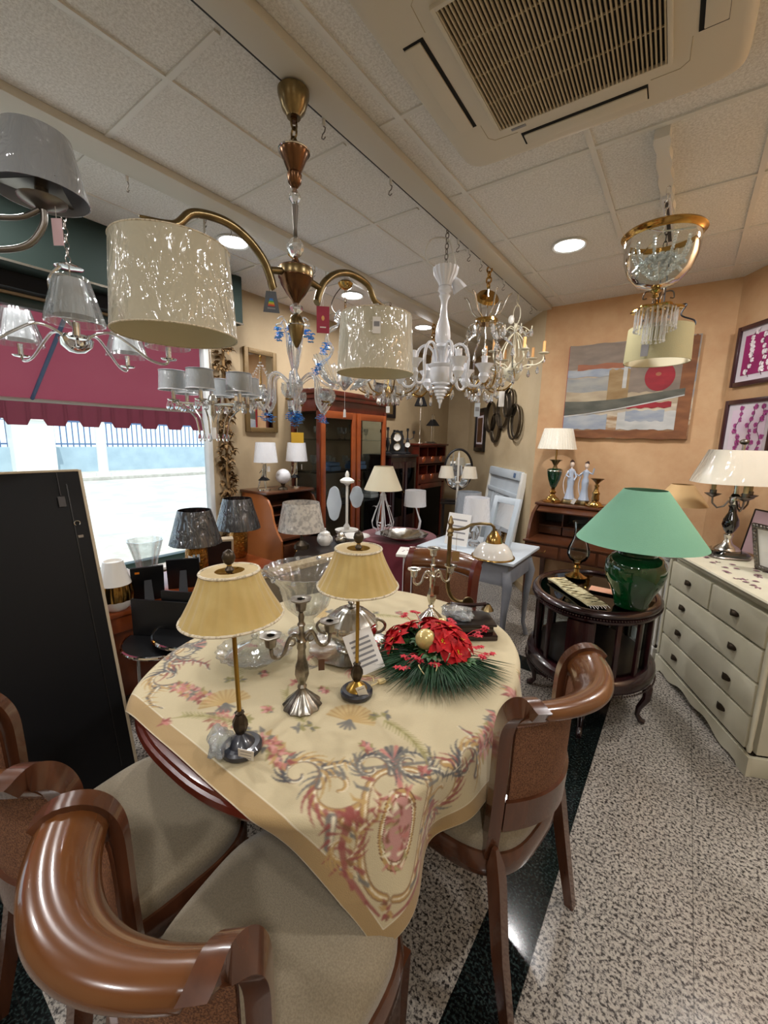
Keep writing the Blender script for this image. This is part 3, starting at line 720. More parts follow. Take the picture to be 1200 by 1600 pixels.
    tag(o, 'cream tapestry tablecloth with scrolls, flowers and gold hem draped over the oval table', 'tablecloth')
cloth()
# ---------------- things on the dining table ----------------
TZ = .766
def silk_lamp(label, x, y, base_mat, leaf):
    t = thing('table_lamp', label, 'lamp', (x, y, TZ), tilt=(0, radians(-2.5*leaf), 0), group='gold silk table lamps on the dining table')
    MB().lathe([(0, 0), (.046, 0), (.05, .004), (.05, .014), (.044, .02), (.03, .021)], seg=32).build('base', 'navy base', t)
    MB().lathe([(.033, .0205), (.028, .028), (.014, .04), (.007, .046)], seg=28).build('base_cone', base_mat, t)
    MB().lathe([(.006, .044), (.012, .05), (.018, .068), (.017, .082), (.009, .098), (.012, .104), (.006, .108)], seg=16, flute=(8, .08)).build('leaf_knop', 'dark bronze', t)
    MB().cyl((0, 0, .104), (0, 0, .50), .0055, seg=12).build('rod', 'gold rod', t)
    z0, z1, r0, r1 = .357, .468, .118, .067
    prof = []
    for i in range(9):
        k = i/8; prof.append((r1+(r0-r1)*(1-k)**1.25, z0+(z1-z0)*k))
    prof = prof+[(q[0]-.002, q[1]) for q in prof[::-1]]; prof.append(prof[0])
    MB().lathe(prof, seg=132, flute=(22, .02)).build('lamp_shade', 'yellow silk', t, 70)
    MB().lathe([(r1, z1+.0005), (.034, z1+.0015), (.034, z1), (r1, z1-.001), (r1, z1+.0005)], seg=48).build('shade_top', 'yellow silk', t)
    for rr, z in ((r0+.0006, z0), (r1+.0006, z1)):
        MB().tube([(rr*cos(a), rr*sin(a), z) for a in [2*pi*i/48 for i in range(48)]], .0034, 6, closed=True).build('braid', 'silk trim', t)
    o = MB()
    for k in range(3): a = 2*pi*k/3; o.cyl((0, 0, z1-.004), ((r1-.002)*cos(a), (r1-.002)*sin(a), z1-.004), .0015, seg=5)
    o.build('shade_spider', 'brass', t)
    MB().lathe([(.006, z1-.004), (.011, z1+.004), (.006, z1+.011), (.005, z1+.016), (.012, z1+.022), (.0155, z1+.034), (.012, z1+.046), (.004, z1+.052), (0, z1+.053)], seg=16).build('finial', 'dark bronze', t)
    return t
la = silk_lamp('yellow pleated silk lamp nearest the camera, crumpled plastic bag on its base', -.822, .548, 'navy base', 1)
lb = silk_lamp('yellow pleated silk lamp between the pewter candelabrum and the poinsettias', -.742, .905, 'gold rod', 0)
# tags, card and plastic bag
def card(name, label, cat, loc, R, w_, h_, m='paper', lines=3, parent=None):
    t = parent if parent else thing(name, label, cat, loc)
    mm = Matrix.Rotation(R[2], 4, 'Z') @ Matrix.Rotation(R[0], 4, 'X') @ Matrix.Rotation(R[1], 4, 'Y')
    if parent: mm = Matrix.Translation(loc) @ mm
    MB(mm).box((0, 0, 0), (w_, .0012, h_)).build('card', m, t)
    if lines:
        o = MB(mm)
        for i in range(lines): o.box((0, -.0008, h_*(.3-.6*i/max(lines-1, 1))), (w_*.7, .0004, h_*.05))
        o.build('print', 'grey print', t)
    return t
card('price_tag', 'white paper price tag leaning on the base of the nearest yellow lamp', 'tag', (-.768, .522, TZ+.031), (.5, .25, .5), .038, .06)
card('price_tag', 'white price tag with a red edge hanging at the foot of the middle yellow lamp', 'tag', (-.704, .885, TZ+.033), (.35, -.35, .9), .028, .055, lines=1)
card('paper_card', 'white card of handwriting propped against the pewter tureen', 'card', (-.80, 1.01, TZ+.078), (-.45, -.35, .75), .10, .14, lines=6)
b = MB(); rng = random.Random(3)
def crumple(rx, ry, rz, seed, seg=28, rings_=14):
    rn = np.random.RandomState(seed); ph = rn.rand(6)*6; o = MB(); prof = []
    vs = []; 
    for j in range(rings_+1):
        th = pi*j/rings_
        for i in range(seg):
            a = 2*pi*i/seg; k = 1+.18*sin(3*a+ph[0]+2*th)+.14*sin(5*a+ph[1]-3*th)+.10*sin(7*th+ph[2]+2*a)+.06*rn.randn()
            vs.append((rx*k*sin(th)*cos(a), ry*k*sin(th)*sin(a), rz*max(.0, 1-.9*cos(th)*k*.55)*1.0 if False else rz*(1-cos(th)*(.9+.1*k))))
    fs = [(j*seg+i, j*seg+(i+1) % seg, (j+1)*seg+(i+1) % seg, (j+1)*seg+i) for j in range(rings_) for i in range(seg)]
    return o.add(vs, fs)
t = tag(crumple(.048, .028, .024, 4).build('plastic_bag', 'plastic film', None, 80), 'crumpled clear plastic bag on the tablecloth in front of the nearest yellow lamp', 'bag'); t.location = (-.865, .512, TZ+.003); t.rotation_euler = (0, 0, -.6)
# candelabra
def candelabrum(label, x, y, rz, m, s=1.0, arms=2):
    t = thing('candelabrum', label, 'candelabrum', (x, y, TZ), rz, 'pewter candelabra on the dining table')
    S = Matrix.Scale(s, 4)
    MB(S).lathe([(0, 0), (.054, 0), (.056, .004), (.05, .012), (.038, .024), (.022, .040), (.012, .052), (.010, .058)], seg=48, flute=(12, .05)).build('foot', m, t)
    MB(S).lathe([(.010, .056), (.014, .062), (.009, .07), (.015, .085), (.021, .105), (.019, .125), (.013, .145), (.011, .178), (.014, .186), (.012, .2), (.015, .206), (.009, .214), (.008, .25), (.012, .256), (.007, .264), (.009, .28), (.006, .292)], seg=24, flute=(8, .05)).build('stem', m, t)
    def cup(cx, cz, nm='candle_cup'):
        MB(S).lathe([(.005, 0), (.008, .004), (.014, .008), (.016, .022), (.017, .032), (.027, .037), (.03, .042), (.02, .0425), (.011, .041), (.0105, .02), (0, .02)], (cx, 0, cz), 24, (6, .06)).build(nm, m, t)
        MB(S).lathe([(.0104, .0205), (0, .0205)], (cx, 0, cz), 12).build('cup_hole', 'dark void', t)
    cup(0, .292)
    for sg in ((-1, 1) if arms == 2 else (-1,)):
        pts = [(0, .195), (.012, .222), (.03, .228), (.042, .21), (.052, .185), (.07, .172), (.087, .182), (.09, .205)]
        P3 = []
        for i in range(len(pts)-1):
            for k in range(5):
                kk = k/5; a0, a1 = pts[i], pts[i+1]; p0 = pts[max(i-1, 0)]; p3 = pts[min(i+2, len(pts)-1)]
                c = [.5*(2*a0[q]+(a1[q]-p0[q])*kk+(2*p0[q]-5*a0[q]+4*a1[q]-p3[q])*kk*kk+(3*a0[q]-p0[q]-3*a1[q]+p3[q])*kk**3) for q in (0, 1)]
                P3.append((sg*c[0], 0, c[1]))
        P3.append((sg*.09, 0, .205)); MB(S).tube(P3, .0058, 10).build('arm', m, t)
        MB(S).tube([(sg*(.03+.016*cos(a)*(1-a/9)), 0, .205+.016*sin(a)*(1-a/9)) for a in [i*.4 for i in range(16)]], .003, 8).build('scroll', m, t)
        cup(sg*.09, .205)
    return t
candelabrum('tall pewter two armed candelabrum in the middle of the cloth, left of the middle lamp', -.835, .765, radians(70), 'old silver')
candelabrum('smaller pewter candelabrum at the far right end, behind the poinsettias', -.835, 1.53, radians(56), 'silver', .98)
for x, y, z, s in ((-.79, .80, TZ+.14, 'brown'),): card('brown_tag', 'small dark brown tag hanging on the middle pewter candelabrum', 'tag', (x, y, z-.01), (0, 0, .8), .018, .035, 'bureau wood', 0)
card('brown_tag', 'small brown tag hanging on the far pewter candelabrum', 'tag', (-.80, 1.505, TZ+.15), (0, 0, .6), .022, .04, 'bureau wood', 0)
# tureen on tray
t = thing('silver_tray', 'round pewter tray with wavy rim beneath the tureen', 'tray', (-.945, 1.115, TZ))
MB().lathe([(0, .002), (.11, .002), (.15, .010), (.157, .012), (.15, .007), (.11, -.0), (0, -.0)], seg=96, flute=(12, .025)).build('tray', 'silver', t)
t = thing('tureen', 'lidded pewter tureen with two handles on a round tray', 'tureen', (-.945, 1.115, TZ+.003), radians(40))
MB().lathe([(0, 0), (.055, 0), (.052, .006), (.032, .016), (.034, .024), (.075, .04), (.095, .065), (.1, .085), (.094, .1), (.098, .104), (.09, .108), (0, .108)], seg=72, flute=(16, .025)).build('bowl', 'silver', t)
MB().lathe([(.097, .104), (.096, .112), (.085, .122), (.06, .145), (.035, .158), (.012, .162), (0, .163)], seg=72, flute=(16, .02)).build('lid', 'silver', t)
MB().lathe([(.006, .16), (.016, .166), (.008, .172), (.012, .18), (.004, .19), (0, .191)], seg=16, flute=(6, .15)).build('knob', 'old silver', t)
for sg in (-1, 1): MB().tube([(sg*(.088+.04*sin(a)), 0, .085+.028*cos(a)) for a in [pi*i/12 for i in range(13)]], .006, 8).build('handle', 'old silver', t)
# large crystal bowls
t = thing('glass_bowl', 'large footed cut glass bowl with flared rim, left of the tureen', 'bowl', (-1.165, 1.10, TZ))
MB().lathe([(0, 0), (.075, 0), (.078, .006), (.03, .03), (.024, .06), (.05, .085), (.085, .12), (.10, .17), (.115, .215), (.165, .27), (.17, .274), (.162, .274), (.108, .215), (.095, .17), (.08, .125), (.045, .09), (0, .085)], seg=96, flute=(24, .02)).build('bowl', 'cut crystal', t, 80)
for i in range(12):
    a = 2*pi*i/12; MB().ball((.168*cos(a), .168*sin(a), .266), .009, seg=8, rings=6).build('rim_bead', 'crystal', t)
t = thing('glass_dish', 'low cut glass dish under the rim of the nearest yellow lampshade', 'dish', (-1.15, .835, TZ))
MB().lathe([(0, 0), (.06, 0), (.065, .01), (.1, .03), (.13, .05), (.126, .05), (.095, .035), (.06, .014), (0, .012)], seg=72, flute=(20, .03)).build('dish', 'cut crystal', t, 80)
MB().lathe([(.1, .03), (.06, .055), (.02, .07), (.006, .085), (.012, .095), (0, .1)], seg=32, flute=(12, .04)).build('lid', 'cut crystal', t, 80)
# poinsettia arrangement
PX, PY = -.66, 1.225
def bez(p0, p1, p2, n=6): return [tuple((1-k)**2*Vector(p0)+2*k*(1-k)*Vector(p1)+k*k*Vector(p2)) for k in [i/n for i in range(n+1)]]
t = thing('poinsettia_arrangement', 'Christmas arrangement of red poinsettias and pine sprays on the cloth', 'flowers', (PX, PY, TZ))
rng = random.Random(11)
def spray(nm, cx, cy, ang, ln, m, n=170, spread=.62):
    o = MB()
    for i in range(n):
        k = rng.random(); a = ang+(rng.random()-.5)*2*spread; r0 = .1*ln; L = ln*(.65+.4*rng.random())
        z0 = .015+.02*rng.random(); dz = rng.uniform(-.018, .03)
        p0 = Vector((cx+r0*cos(a), cy+r0*sin(a), z0)); p1 = Vector((cx+L*cos(a), cy+L*sin(a), max(.006, z0+dz))); side = Vector((-sin(a), cos(a), 0))*.0016; up = Vector((0, 0, .0014))
        mid = (p0+p1)/2+Vector((0, 0, .012))
        o.add([p0-side, p0+side, mid-side+up, mid+side+up, p1, mid-up*1.5], [(0, 1, 3, 2), (2, 3, 4), (0, 2, 5), (1, 5, 3), (2, 4, 5), (3, 5, 4)])
    o.build(nm, m, t)
for ang, ln, cx, cy in ((-2.4, .17, .0, -.02), (-1.8, .2, .0, -.03), (-1.25, .21, .02, -.03), (-.75, .21, .04, -.02), (-.25, .2, .06, 0), (2.7, .12, -.06, .02), (3.3, .12, -.06, 0), (-2.85, .16, -.04, -.02)):
    spray('pine_spray', cx, cy, ang, ln*1.12, 'pine')
def leafmesh(o, c, d, up, L, W, bend=.25, n=5):
    """pointed petal"""
    d = Vector(d).normalized(); up = Vector(up); s = d.cross(up).normalized(); upn = s.cross(d)
    vs = []
    for i in range(n+1):
        k = i/n; w_ = W*sin(pi*min(k*.93+.06, 1))**.9; p = Vector(c)+d*L*k+upn*(bend*L*sin(pi*k)*.6-L*.15*k*k)
        vs += [p-s*w_+upn*w_*.35, p, p+s*w_+upn*w_*.35]
    fs = []
    for i in range(n): a = i*3; fs += [(a, a+1, a+4, a+3), (a+1, a+2, a+5, a+4)]
    o.add(vs, fs)
def flower(cx, cy, cz, tilt, ta, s):
    s *= 1.3; cz += .012; M_ = Matrix.Translation((cx, cy, cz)) @ Matrix.Rotation(ta, 4, 'Z') @ Matrix.Rotation(tilt, 4, 'Y'); o = MB(M_)
    for ring, (n, L, el) in enumerate(((6, .052, .15), (6, .038, .5), (4, .022, .9))):
        for i in range(n):
            a = 2*pi*i/n+ring*.5+rng.uniform(-.15, .15); leafmesh(o, (0, 0, .004*ring), (cos(a), sin(a), el), (0, 0, 1), L*s*rng.uniform(.85, 1.1), .014*s)
    f_ = o.build('bloom', 'red petal', t, 80); o = MB(M_)
    for i in range(9):
        a = i*2.4; rr = .002+.0011*i; o.ball((rr*cos(a), rr*sin(a), .014+.004*(i % 3)), .0022, seg=6, rings=4); o.cyl((rr*cos(a)*.5, rr*sin(a)*.5, .004), (rr*cos(a), rr*sin(a), .014+.004*(i % 3)), .0008, seg=4)
    o.build('stamens', 'yellow stamen', f_)
for cx, cy, cz, ti, ta, s in ((-.115, .02, .06, .5, 3.0, 1.1), (-.10, -.075, .055, .8, -2.6, 1.05), (-.03, .065, .085, .5, 2.2, 1.0), (.035, .05, .09, .3, 1.0, 1.2), (.05, -.02, .08, .7, -.8, 1.0), (.085, .04, .07, .6, .2, 1.0), (.0, .03, .10, .1, 0, .9), (-.06, .1, .07, .8, 1.9, .9), (.10, -.01, .055, .9, -.4, .9), (-.15, -.03, .05, 1.0, 3.3, .8)):
    flower(cx, cy, cz, ti, ta, s)
for i, (cx, cy, cz) in enumerate(((-.03, -.13, .05), (.0, -.155, .045), (.02, -.12, .06), (-.01, -.18, .04), (.07, -.10, .05), (.15, .06, .07), (.175, .03, .06), (.19, .07, .05), (-.17, .07, .10), (-.18, -.1, .04), (.13, .1, .09), (.15, .13, .11), (-.14, -.14, .04), (.02, .12, .11), (-.15, .12, .1))):
    o = MB()
    for j in range(4):
        c = Vector((cx+rng.uniform(-.014, .014), cy+rng.uniform(-.014, .014), cz+rng.uniform(-.008, .01)))
        for k in range(5): a = 2*pi*k/5+j; leafmesh(o, c, (cos(a), sin(a), .5), (0, 0, 1), .015, .0045, n=3)
    o.tube(bez((cx*.4, cy*.4, .03), (cx*.7, cy*.7, cz+.03), (cx, cy, cz), 5), .0012, 5)
    o.build('small_bloom', 'pink red petal', t, 80)
for i in range(26):
    a = rng.uniform(0, 2*pi); rr = rng.uniform(.03, .15); o = MB(); c = (rr*cos(a), rr*sin(a)*.7, rng.uniform(.03, .07))
    for k in range(3): leafmesh(o, c, (cos(a+k*.7-.7), sin(a+k*.7-.7), .35), (0, 0, 1), .04, .011)
    o.build('leaf', 'leaf green', t, 80)
for p in ((-.12, -.12, 2.0), (.06, -.13, .5), (-.16, -.06, 3.0)):
    MB().tube([(p[0]+.03*cos(a), p[1]+.03*sin(a), .05+.012*sin(2*a)) for a in [i*.35 for i in range(15)]], .0016, 6).build('tendril', 'candle beige', t)
MB().ball((.0, -.045, .1), .036, seg=32, rings=20).build('gold_ball', 'gold bauble', t)
MB().ball((-.015, .10, .10), .022, seg=24, rings=14).build('gold_ball', 'gold bauble', t)
# plug and cable
t = thing('power_plug', 'cream mains plug with coiled flex in front of the pine spray', 'plug', (-.715, 1.0, TZ), radians(-115))
MB().box((0, 0, .008), (.026, .018, .012), bev=.004).build('plug_body', 'candle beige', t)
for s in (-1, 1): MB().cyl((-.013, s*.006, .008), (-.03, s*.006, .008), .002, seg=8).build('pin', 'chrome', t)
MB().tube(bez((.012, 0, .008), (.05, .02, .01), (.07, .0, .012))+bez((.07, 0, .012), (.10, -.04, .02), (.05, -.05, .012))+bez((.05, -.05, .012), (.0, -.05, .006), (.03, .0, .014)), .002, 6).build('flex', 'candle beige', t)
# antique wall telephone lying on the table and its lamp
t = thing('antique_telephone', 'old fashioned dark wood box telephone partly wrapped in clear plastic', 'telephone', (-.645, 1.515, TZ), radians(38))
MB().box((0, 0, .012), (.20, .15, .022), bev=.006).build('base_board', 'dark mahogany', t)
MB().box((0, .0, .04), (.17, .12, .035), bev=.006).build('case', 'dark mahogany', t)
MB().box((0, .0, .062), (.19, .14, .01), bev=.004).build('lid', 'black brown', t)
MB().cyl((0, .035, .066), (0, .035, .10), .004).box((0, .035, .1), (.06, .006, .006)).build('cradle', 'dark bronze', t)
MB().tube([(-.075, .035, .112), (-.03, .035, .108), (.03, .035, .108), (.075, .035, .112)], [.008, .0065, .0065, .008], 12).build('handset', 'dark mahogany', t)
MB().lathe([(.008, 0), (.024, -.022), (.026, -.026), (.02, -.022), (0, -.01)], (.083, .035, .112), 20).build('mouthpiece', 'antique brass', t)
MB().lathe([(.008, 0), (.018, -.016), (.014, -.016), (0, -.008)], (-.083, .035, .112), 20).build('earpiece', 'antique brass', t)
t2 = tag(crumple(.075, .042, .026, 9, 32, 18).build('plastic_wrap', 'plastic film', None, 80), 'crumpled clear plastic wrap over the old telephone', 'wrap'); t2.location = (-.675, 1.475, TZ+.069); t2.rotation_euler = (.1, -.1, -.4)
t = thing('swan_neck_lamp', 'brass swan neck lamp with white glass bell shade beside the old telephone', 'lamp', (-.725, 1.66, TZ), radians(38))
MB().lathe([(0, 0), (.05, 0), (.052, .008), (.03, .02), (.012, .03), (.012, .055), (.016, .06), (.009, .07)], seg=24).build('base', 'antique brass', t)
MB().lathe([(0, -.006), (.024, -.006), (.026, 0), (.024, .006), (0, .006)], (0.0, -.02, .075), 24, R=Matrix.Rotation(pi/2, 4, 'X')).build('rosette', 'antique brass', t)
pts = [(0, 0, .068), (-.03, 0, .068), (-.065, 0, .085), (-.088, 0, .13), (-.092, 0, .2), (-.092, 0, .39)]
pp = []
for i in range(len(pts)-1):
    for k in range(6):
        kk = k/6; a0, a1, p0, p3 = pts[i], pts[i+1], pts[max(i-1, 0)], pts[min(i+2, len(pts)-1)]
        pp.append(tuple(.5*(2*a0[q]+(a1[q]-p0[q])*kk+(2*p0[q]-5*a0[q]+4*a1[q]-p3[q])*kk*kk+(3*a0[q]-p0[q]-3*a1[q]+p3[q])*kk**3) for q in range(3)))
MB().tube(pp+[pts[-1]], .0095, 12).build('neck', 'antique brass', t)
MB().lathe([(.009, 0), (.014, .006), (.011, .016), (.016, .024), (.011, .034), (.008, .05), (.014, .062), (.009, .075), (.005, .09), (0, .095)], (-.092, 0, .37), 20).build('collar', 'antique brass', t)
MB().tube([(-.092, 0, .405), (-.06, 0, .402), (-.03, 0, .408), (.0, 0, .425), (.04, 0, .43), (.085, 0, .428), (.1, 0, .415), (.102, 0, .39)], .0065, 12).build('arm', 'antique brass', t)
MB().lathe([(0, .40), (.012, .398), (.02, .385), (.03, .372), (.036, .352), (.037, .346), (.0, .346)], (.104, 0, 0), 28).build('gallery', 'brass', t)
MB().lathe([(.036, .347), (.06, .335), (.08, .31), (.088, .285), (.086, .285), (.078, .308), (.058, .332), (.036, .344), (.036, .347)], (.104, 0, 0), 40).build('glass_shade', 'opal glass', t)
MB().tube([(.104+.09*cos(a), .09*sin(a), .283) for a in [2*pi*i/48 for i in range(48)]], .0045, 8, closed=True).build('shade_rim', 'brass', t)
MB().cyl((-.062, -.0, .39), (-.062, 0, .30), .0008, seg=4).box((-.062, 0, .28), (.032, .002, .045)).build('hang_tag', 'card board tag', t)

# ---------------- right side furniture ----------------
def at_line(p, d, a, b): return (p[0]+d[0]*a-d[1]*b*-1*0, 0)
DR = radians(0)
# white chest of drawers
ang = math.atan2(3.35-2.44, .0-.42)            # direction along the front, near -> far
def chest(label, P0, P1, H, D, rows, top_floral=True, hand='dark bronze', m='cream wood', loc_z=0):
    a = Vector((*P0, 0)); b_ = Vector((*P1, 0)); L = (b_-a).length; rz = math.atan2(b_.y-a.y, b_.x-a.x)
    # local: x along front (0..L), -y... the room side is +y; carcass goes to -y
    t = thing('chest_of_drawers', label, 'chest of drawers', (a.x, a.y, 0), rz)
    MB().box((L/2, -D/2-.012, (H+.09)/2), (L-.03, D-.03, H-.13), bev=.004).build('carcass', m, t)
    poly = sup(L/2+.015, D/2+.012, 14, 60)
    MB().rings([[(x+L/2, y-D/2, z) for x, y in sup(L/2+k, D/2+k, 16, 80)] for k, z in ((.0, H-.045), (.012, H-.032), (.012, H-.024), (.022, H-.016), (.024, H-.008), (.018, H)) ]).build('top', m, t)
    # plinth with scalloped lower edge
    n = 60; pl = [(0, .0)]
    xs = [i/n*L for i in range(n+1)]
    low = lambda x: 0 if (x < .07 or x > L-.07) else .018+.03*(.5-.5*cos((x-.07)/(L-.14)*2*pi))+.012*cos((x-.07)/(L-.14)*6*pi)*(1 if .12 < x < L-.12 else 0)
    o = MB(); vs = []; 
    for x in xs: vs += [(x, .012, low(x)), (x, .012, .10), (x, -.006, low(x)), (x, -.006, .10)]
    fs = []
    for i in range(n): a4 = i*4; fs += [(a4, a4+4, a4+5, a4+1), (a4+2, a4+3, a4+7, a4+6), (a4, a4+2, a4+6, a4+4), (a4+1, a4+5, a4+7, a4+3)]
    fs += [(0, 1, 3, 2), (n*4, n*4+2, n*4+3, n*4+1)]; o.add(vs, fs)
    o.box((.012, -D/2, .05), (.02, D, .10), bev=.004).box((L-.012, -D/2, .05), (.02, D, .10), bev=.004).build('plinth', m, t)
    z = .115; gap = .012; hs = (H-.06-z)/len(rows)
    for ri, nd in enumerate(rows):
        zc = z+hs*(ri+.5); wd = (L-.09-gap*(nd-1))/nd
        for k in range(nd):
            xc = .045+wd/2+k*(wd+gap)
            d = MB().box((xc, .0, zc), (wd, .024, hs-gap), bev=.007).build('drawer', m, t)
            hx = [xc-wd*.28, xc+wd*.28] if nd == 1 else [xc]
            for h in hx:
                MB().lathe([(.0, 0), (.03, .001), (.031, .003), (.024, .005), (0, .006)], (h, .012, zc), 20, R=Matrix.Rotation(-pi/2, 4, 'X'), sx=1.15, sy=.5).build('handle_plate', 'dark bronze', d)
                MB().slab(lambda u_, v_: (h-.03+.06*u_, .016+.014*sin(pi*u_)*sin(pi*v_*.5+.3), zc+.013-.026*v_*(1-.2*abs(2*u_-1))), 10, 5, .003).build('cup_handle', 'dark bronze', d)
    # end panel
    MB().box((.0, -D/2, (H+.08)/2), (.012, D-.14, H-.26), bev=.005).build('end_panel', m, t)
    for x_ in (.018, L-.018): MB().lathe([(.008, .12), (.013, .14), (.009, .17), (.012, .3), (.012, H-.2), (.009, H-.12), (.013, H-.09), (.008, H-.06)], (x_, .004, 0), 12).build('corner_moulding', m, t)
    if top_floral:
        o = MB(); rn = random.Random(2)
        for i in range(46):
            cx, cy = rn.uniform(.1, L-.08), rn.uniform(-D+.05, -.03); a_ = rn.uniform(0, 6)
            leafmesh(o, (cx, cy, H+.0006), (cos(a_), sin(a_), 0), (0, 0, 1), .045, .013, bend=0)
        q = o.build('painted_flowers', 'painted plum', t, flat=True); q.scale = (1, 1, 1)
    return t
mat('painted plum', '#7a5560', .6)
chest('large cream chest with five drawers and cup handles against the right wall', (.42, 2.44), (.0, 3.35), .86, .42, (1, 1, 1, 2))
chest('smaller white chest seen behind the oval cabinet and the large cream chest', (-.02, 3.42), (-.185, 3.80), .80, .30, (1, 1, 1, 1), False, m='white paint')
# oval glazed cabinet
OX, OY, OA, OB = -.34, 2.60, .315, .375
oc = thing('oval_cabinet', 'dark mahogany oval cabinet with glass panels and cabriole legs', 'cabinet', (OX, OY, 0))
def el(k, z, n=96): return [((OA+k)*cos(2*pi*i/n), (OB+k)*sin(2*pi*i/n), z) for i in range(n)]
MB().rings([el(-.05, .645), el(.0, .65), el(.012, .66), el(.014, .672), el(.0, .682), el(-.005, .69)]).build('top_moulding', 'dark mahogany', oc)
MB().rings([el(.004, .69), el(.02, .694), el(.024, .706), el(.018, .716), el(.004, .722), el(-.012, .722), el(-.018, .712)]).build('tray_top', 'dark mahogany', oc)
MB().rings([el(-.02, .7105), el(-.02, .713)]).build('top_glass', 'dark glass', oc)
MB().rings([el(-.03, .265), el(.0, .265), el(.022, .28), el(.03, .31), el(.026, .335), el(.008, .35), el(-.03, .352)]).build('base_moulding', 'dark mahogany', oc)
for i in range(16):
    a = 2*pi*(i+.5)/16
    if i in (3, 11): continue
    MB().box(((OA-.012)*cos(a), (OB-.012)*sin(a), .5), (.018, .022, .30), rz=a, bev=.003).build('bar', 'dark mahogany', oc)
for a0 in (-pi/2, pi/2):
    o = MB(); o.slab(lambda u_, v_: ((OA-.006)*cos(a0-.2+.4*u_), (OB-.006)*sin(a0-.2+.4*u_), .352+.295*v_), 8, 1, .022); o.build('centre_panel', 'dark mahogany', oc)
o = MB(); o.slab(lambda u_, v_: ((OA-.02)*cos(2*pi*u_), (OB-.02)*sin(2*pi*u_), .352+.295*v_), 64, 1, .003); o.build('glass_panels', 'cabinet glass', oc)
MB().rings([el(-.03, .36), el(-.03, .366)]).build('floor_board', 'black brown', oc)
o = MB()
for i in range(150):
    a = 2*pi*i/150; o.ball(((OA+.02)*cos(a), (OB+.02)*sin(a), .684), .0055, seg=6, rings=4)
o.build('bead_edging', 'dark mahogany', oc); o = MB()
for i in range(150):
    a = 2*pi*i/150; o.ball(((OA+.03)*cos(a), (OB+.03)*sin(a), .275), .0055, seg=6, rings=4)
o.build('bead_edging', 'dark mahogany', oc)
for a in (radians(185), radians(-5), radians(-82), radians(98)):
    d = Vector((cos(a), sin(a), 0)); rr = 1/sqrt((cos(a)/OA)**2+(sin(a)/OB)**2)
    pts = [(rr-.03, .27, .026), (rr+.005, .22, .027), (rr+.008, .16, .022), (rr-.022, .09, .016), (rr-.028, .045, .013), (rr-.008, .015, .016), (rr+.015, .006, .012)]
    MB().tube([tuple(d*p[0]+Vector((0, 0, max(p[1], p[2])))) for p in pts], [p[2] for p in pts], 12).build('leg', 'dark mahogany', oc)
# green lamp
lt('green_lamp', 'big green glazed urn lamp with mint cone shade on the oval cabinet', 'lamp', (-.145, 2.425, .722), [
    ('body', 'green ceramic', [(0, 0), (.075, 0), (.08, .01), (.082, .03), (.10, .08), (.13, .14), (.142, .19), (.138, .235), (.115, .268), (.092, .28), (.094, .292), (.098, .298), (.09, .305), (0, .305)], 48),
    ('lamp_shade', 'mint shade', shell(.292, .345, .097, .61), 64), ('harp', 'brass', [(0, .3), (.022, .3), (.02, .36), (.008, .37), (.008, .5), (0, .5)], 12)])
lt('hurricane_lamp', 'clear glass hurricane chimney on a brass foot on the oval cabinet', 'lamp', (-.475, 2.74, .722), [
    ('foot', 'polished gold', [(0, 0), (.062, 0), (.064, .008), (.04, .02), (.018, .035), (.014, .055), (.024, .065), (.016, .08), (.022, .09), (.03, .1), (0, .1)], 24),
    ('chimney', 'clear glass', [(.02, .098), (.05, .115), (.066, .15), (.062, .19), (.038, .25), (.034, .3), (.042, .34), (.05, .355), (.047, .355), (.039, .34), (.031, .3), (.035, .25), (.058, .19), (.062, .15), (.047, .118), (.02, .102)], 36)])
t = thing('cloth_runner', 'folded cream lattice table runner on the oval cabinet', 'runner', (-.42, 2.45, .7235), radians(-48))
MB().slab(lambda u_, v_: (-.21+.42*u_, -.055+.11*v_, .006+.004*sin(u_*9)*sin(v_*5+1)), 20, 8, .009).build('cloth', 'lace runner', t)
o = MB()
for i in range(9):
    for s in (-1, 1):
        x0 = -.2+.05*i; o.cyl((x0, -.054, .012), (min(x0+.05, .21) if s > 0 else max(x0-.05, -.21), .054, .012), .0016, seg=4)
o.build('lattice_pattern', 'antique brass', t)
o = MB()
for i in range(8): o.tube(bez((.21, -.05+.014*i, .006), (.225, -.05+.014*i, .01), (.235+.008*(i % 3), -.052+.014*i, .003)), .0015, 5)
o.build('fringe', 'paper', t)
tag(MB().box((0, 0, 0), (.13, .09, .0015)).build('peach_leaflet', 'peach paper'), 'peach coloured leaflet lying behind the runner on the oval cabinet', 'leaflet').location = (-.30, 2.58, .7245)
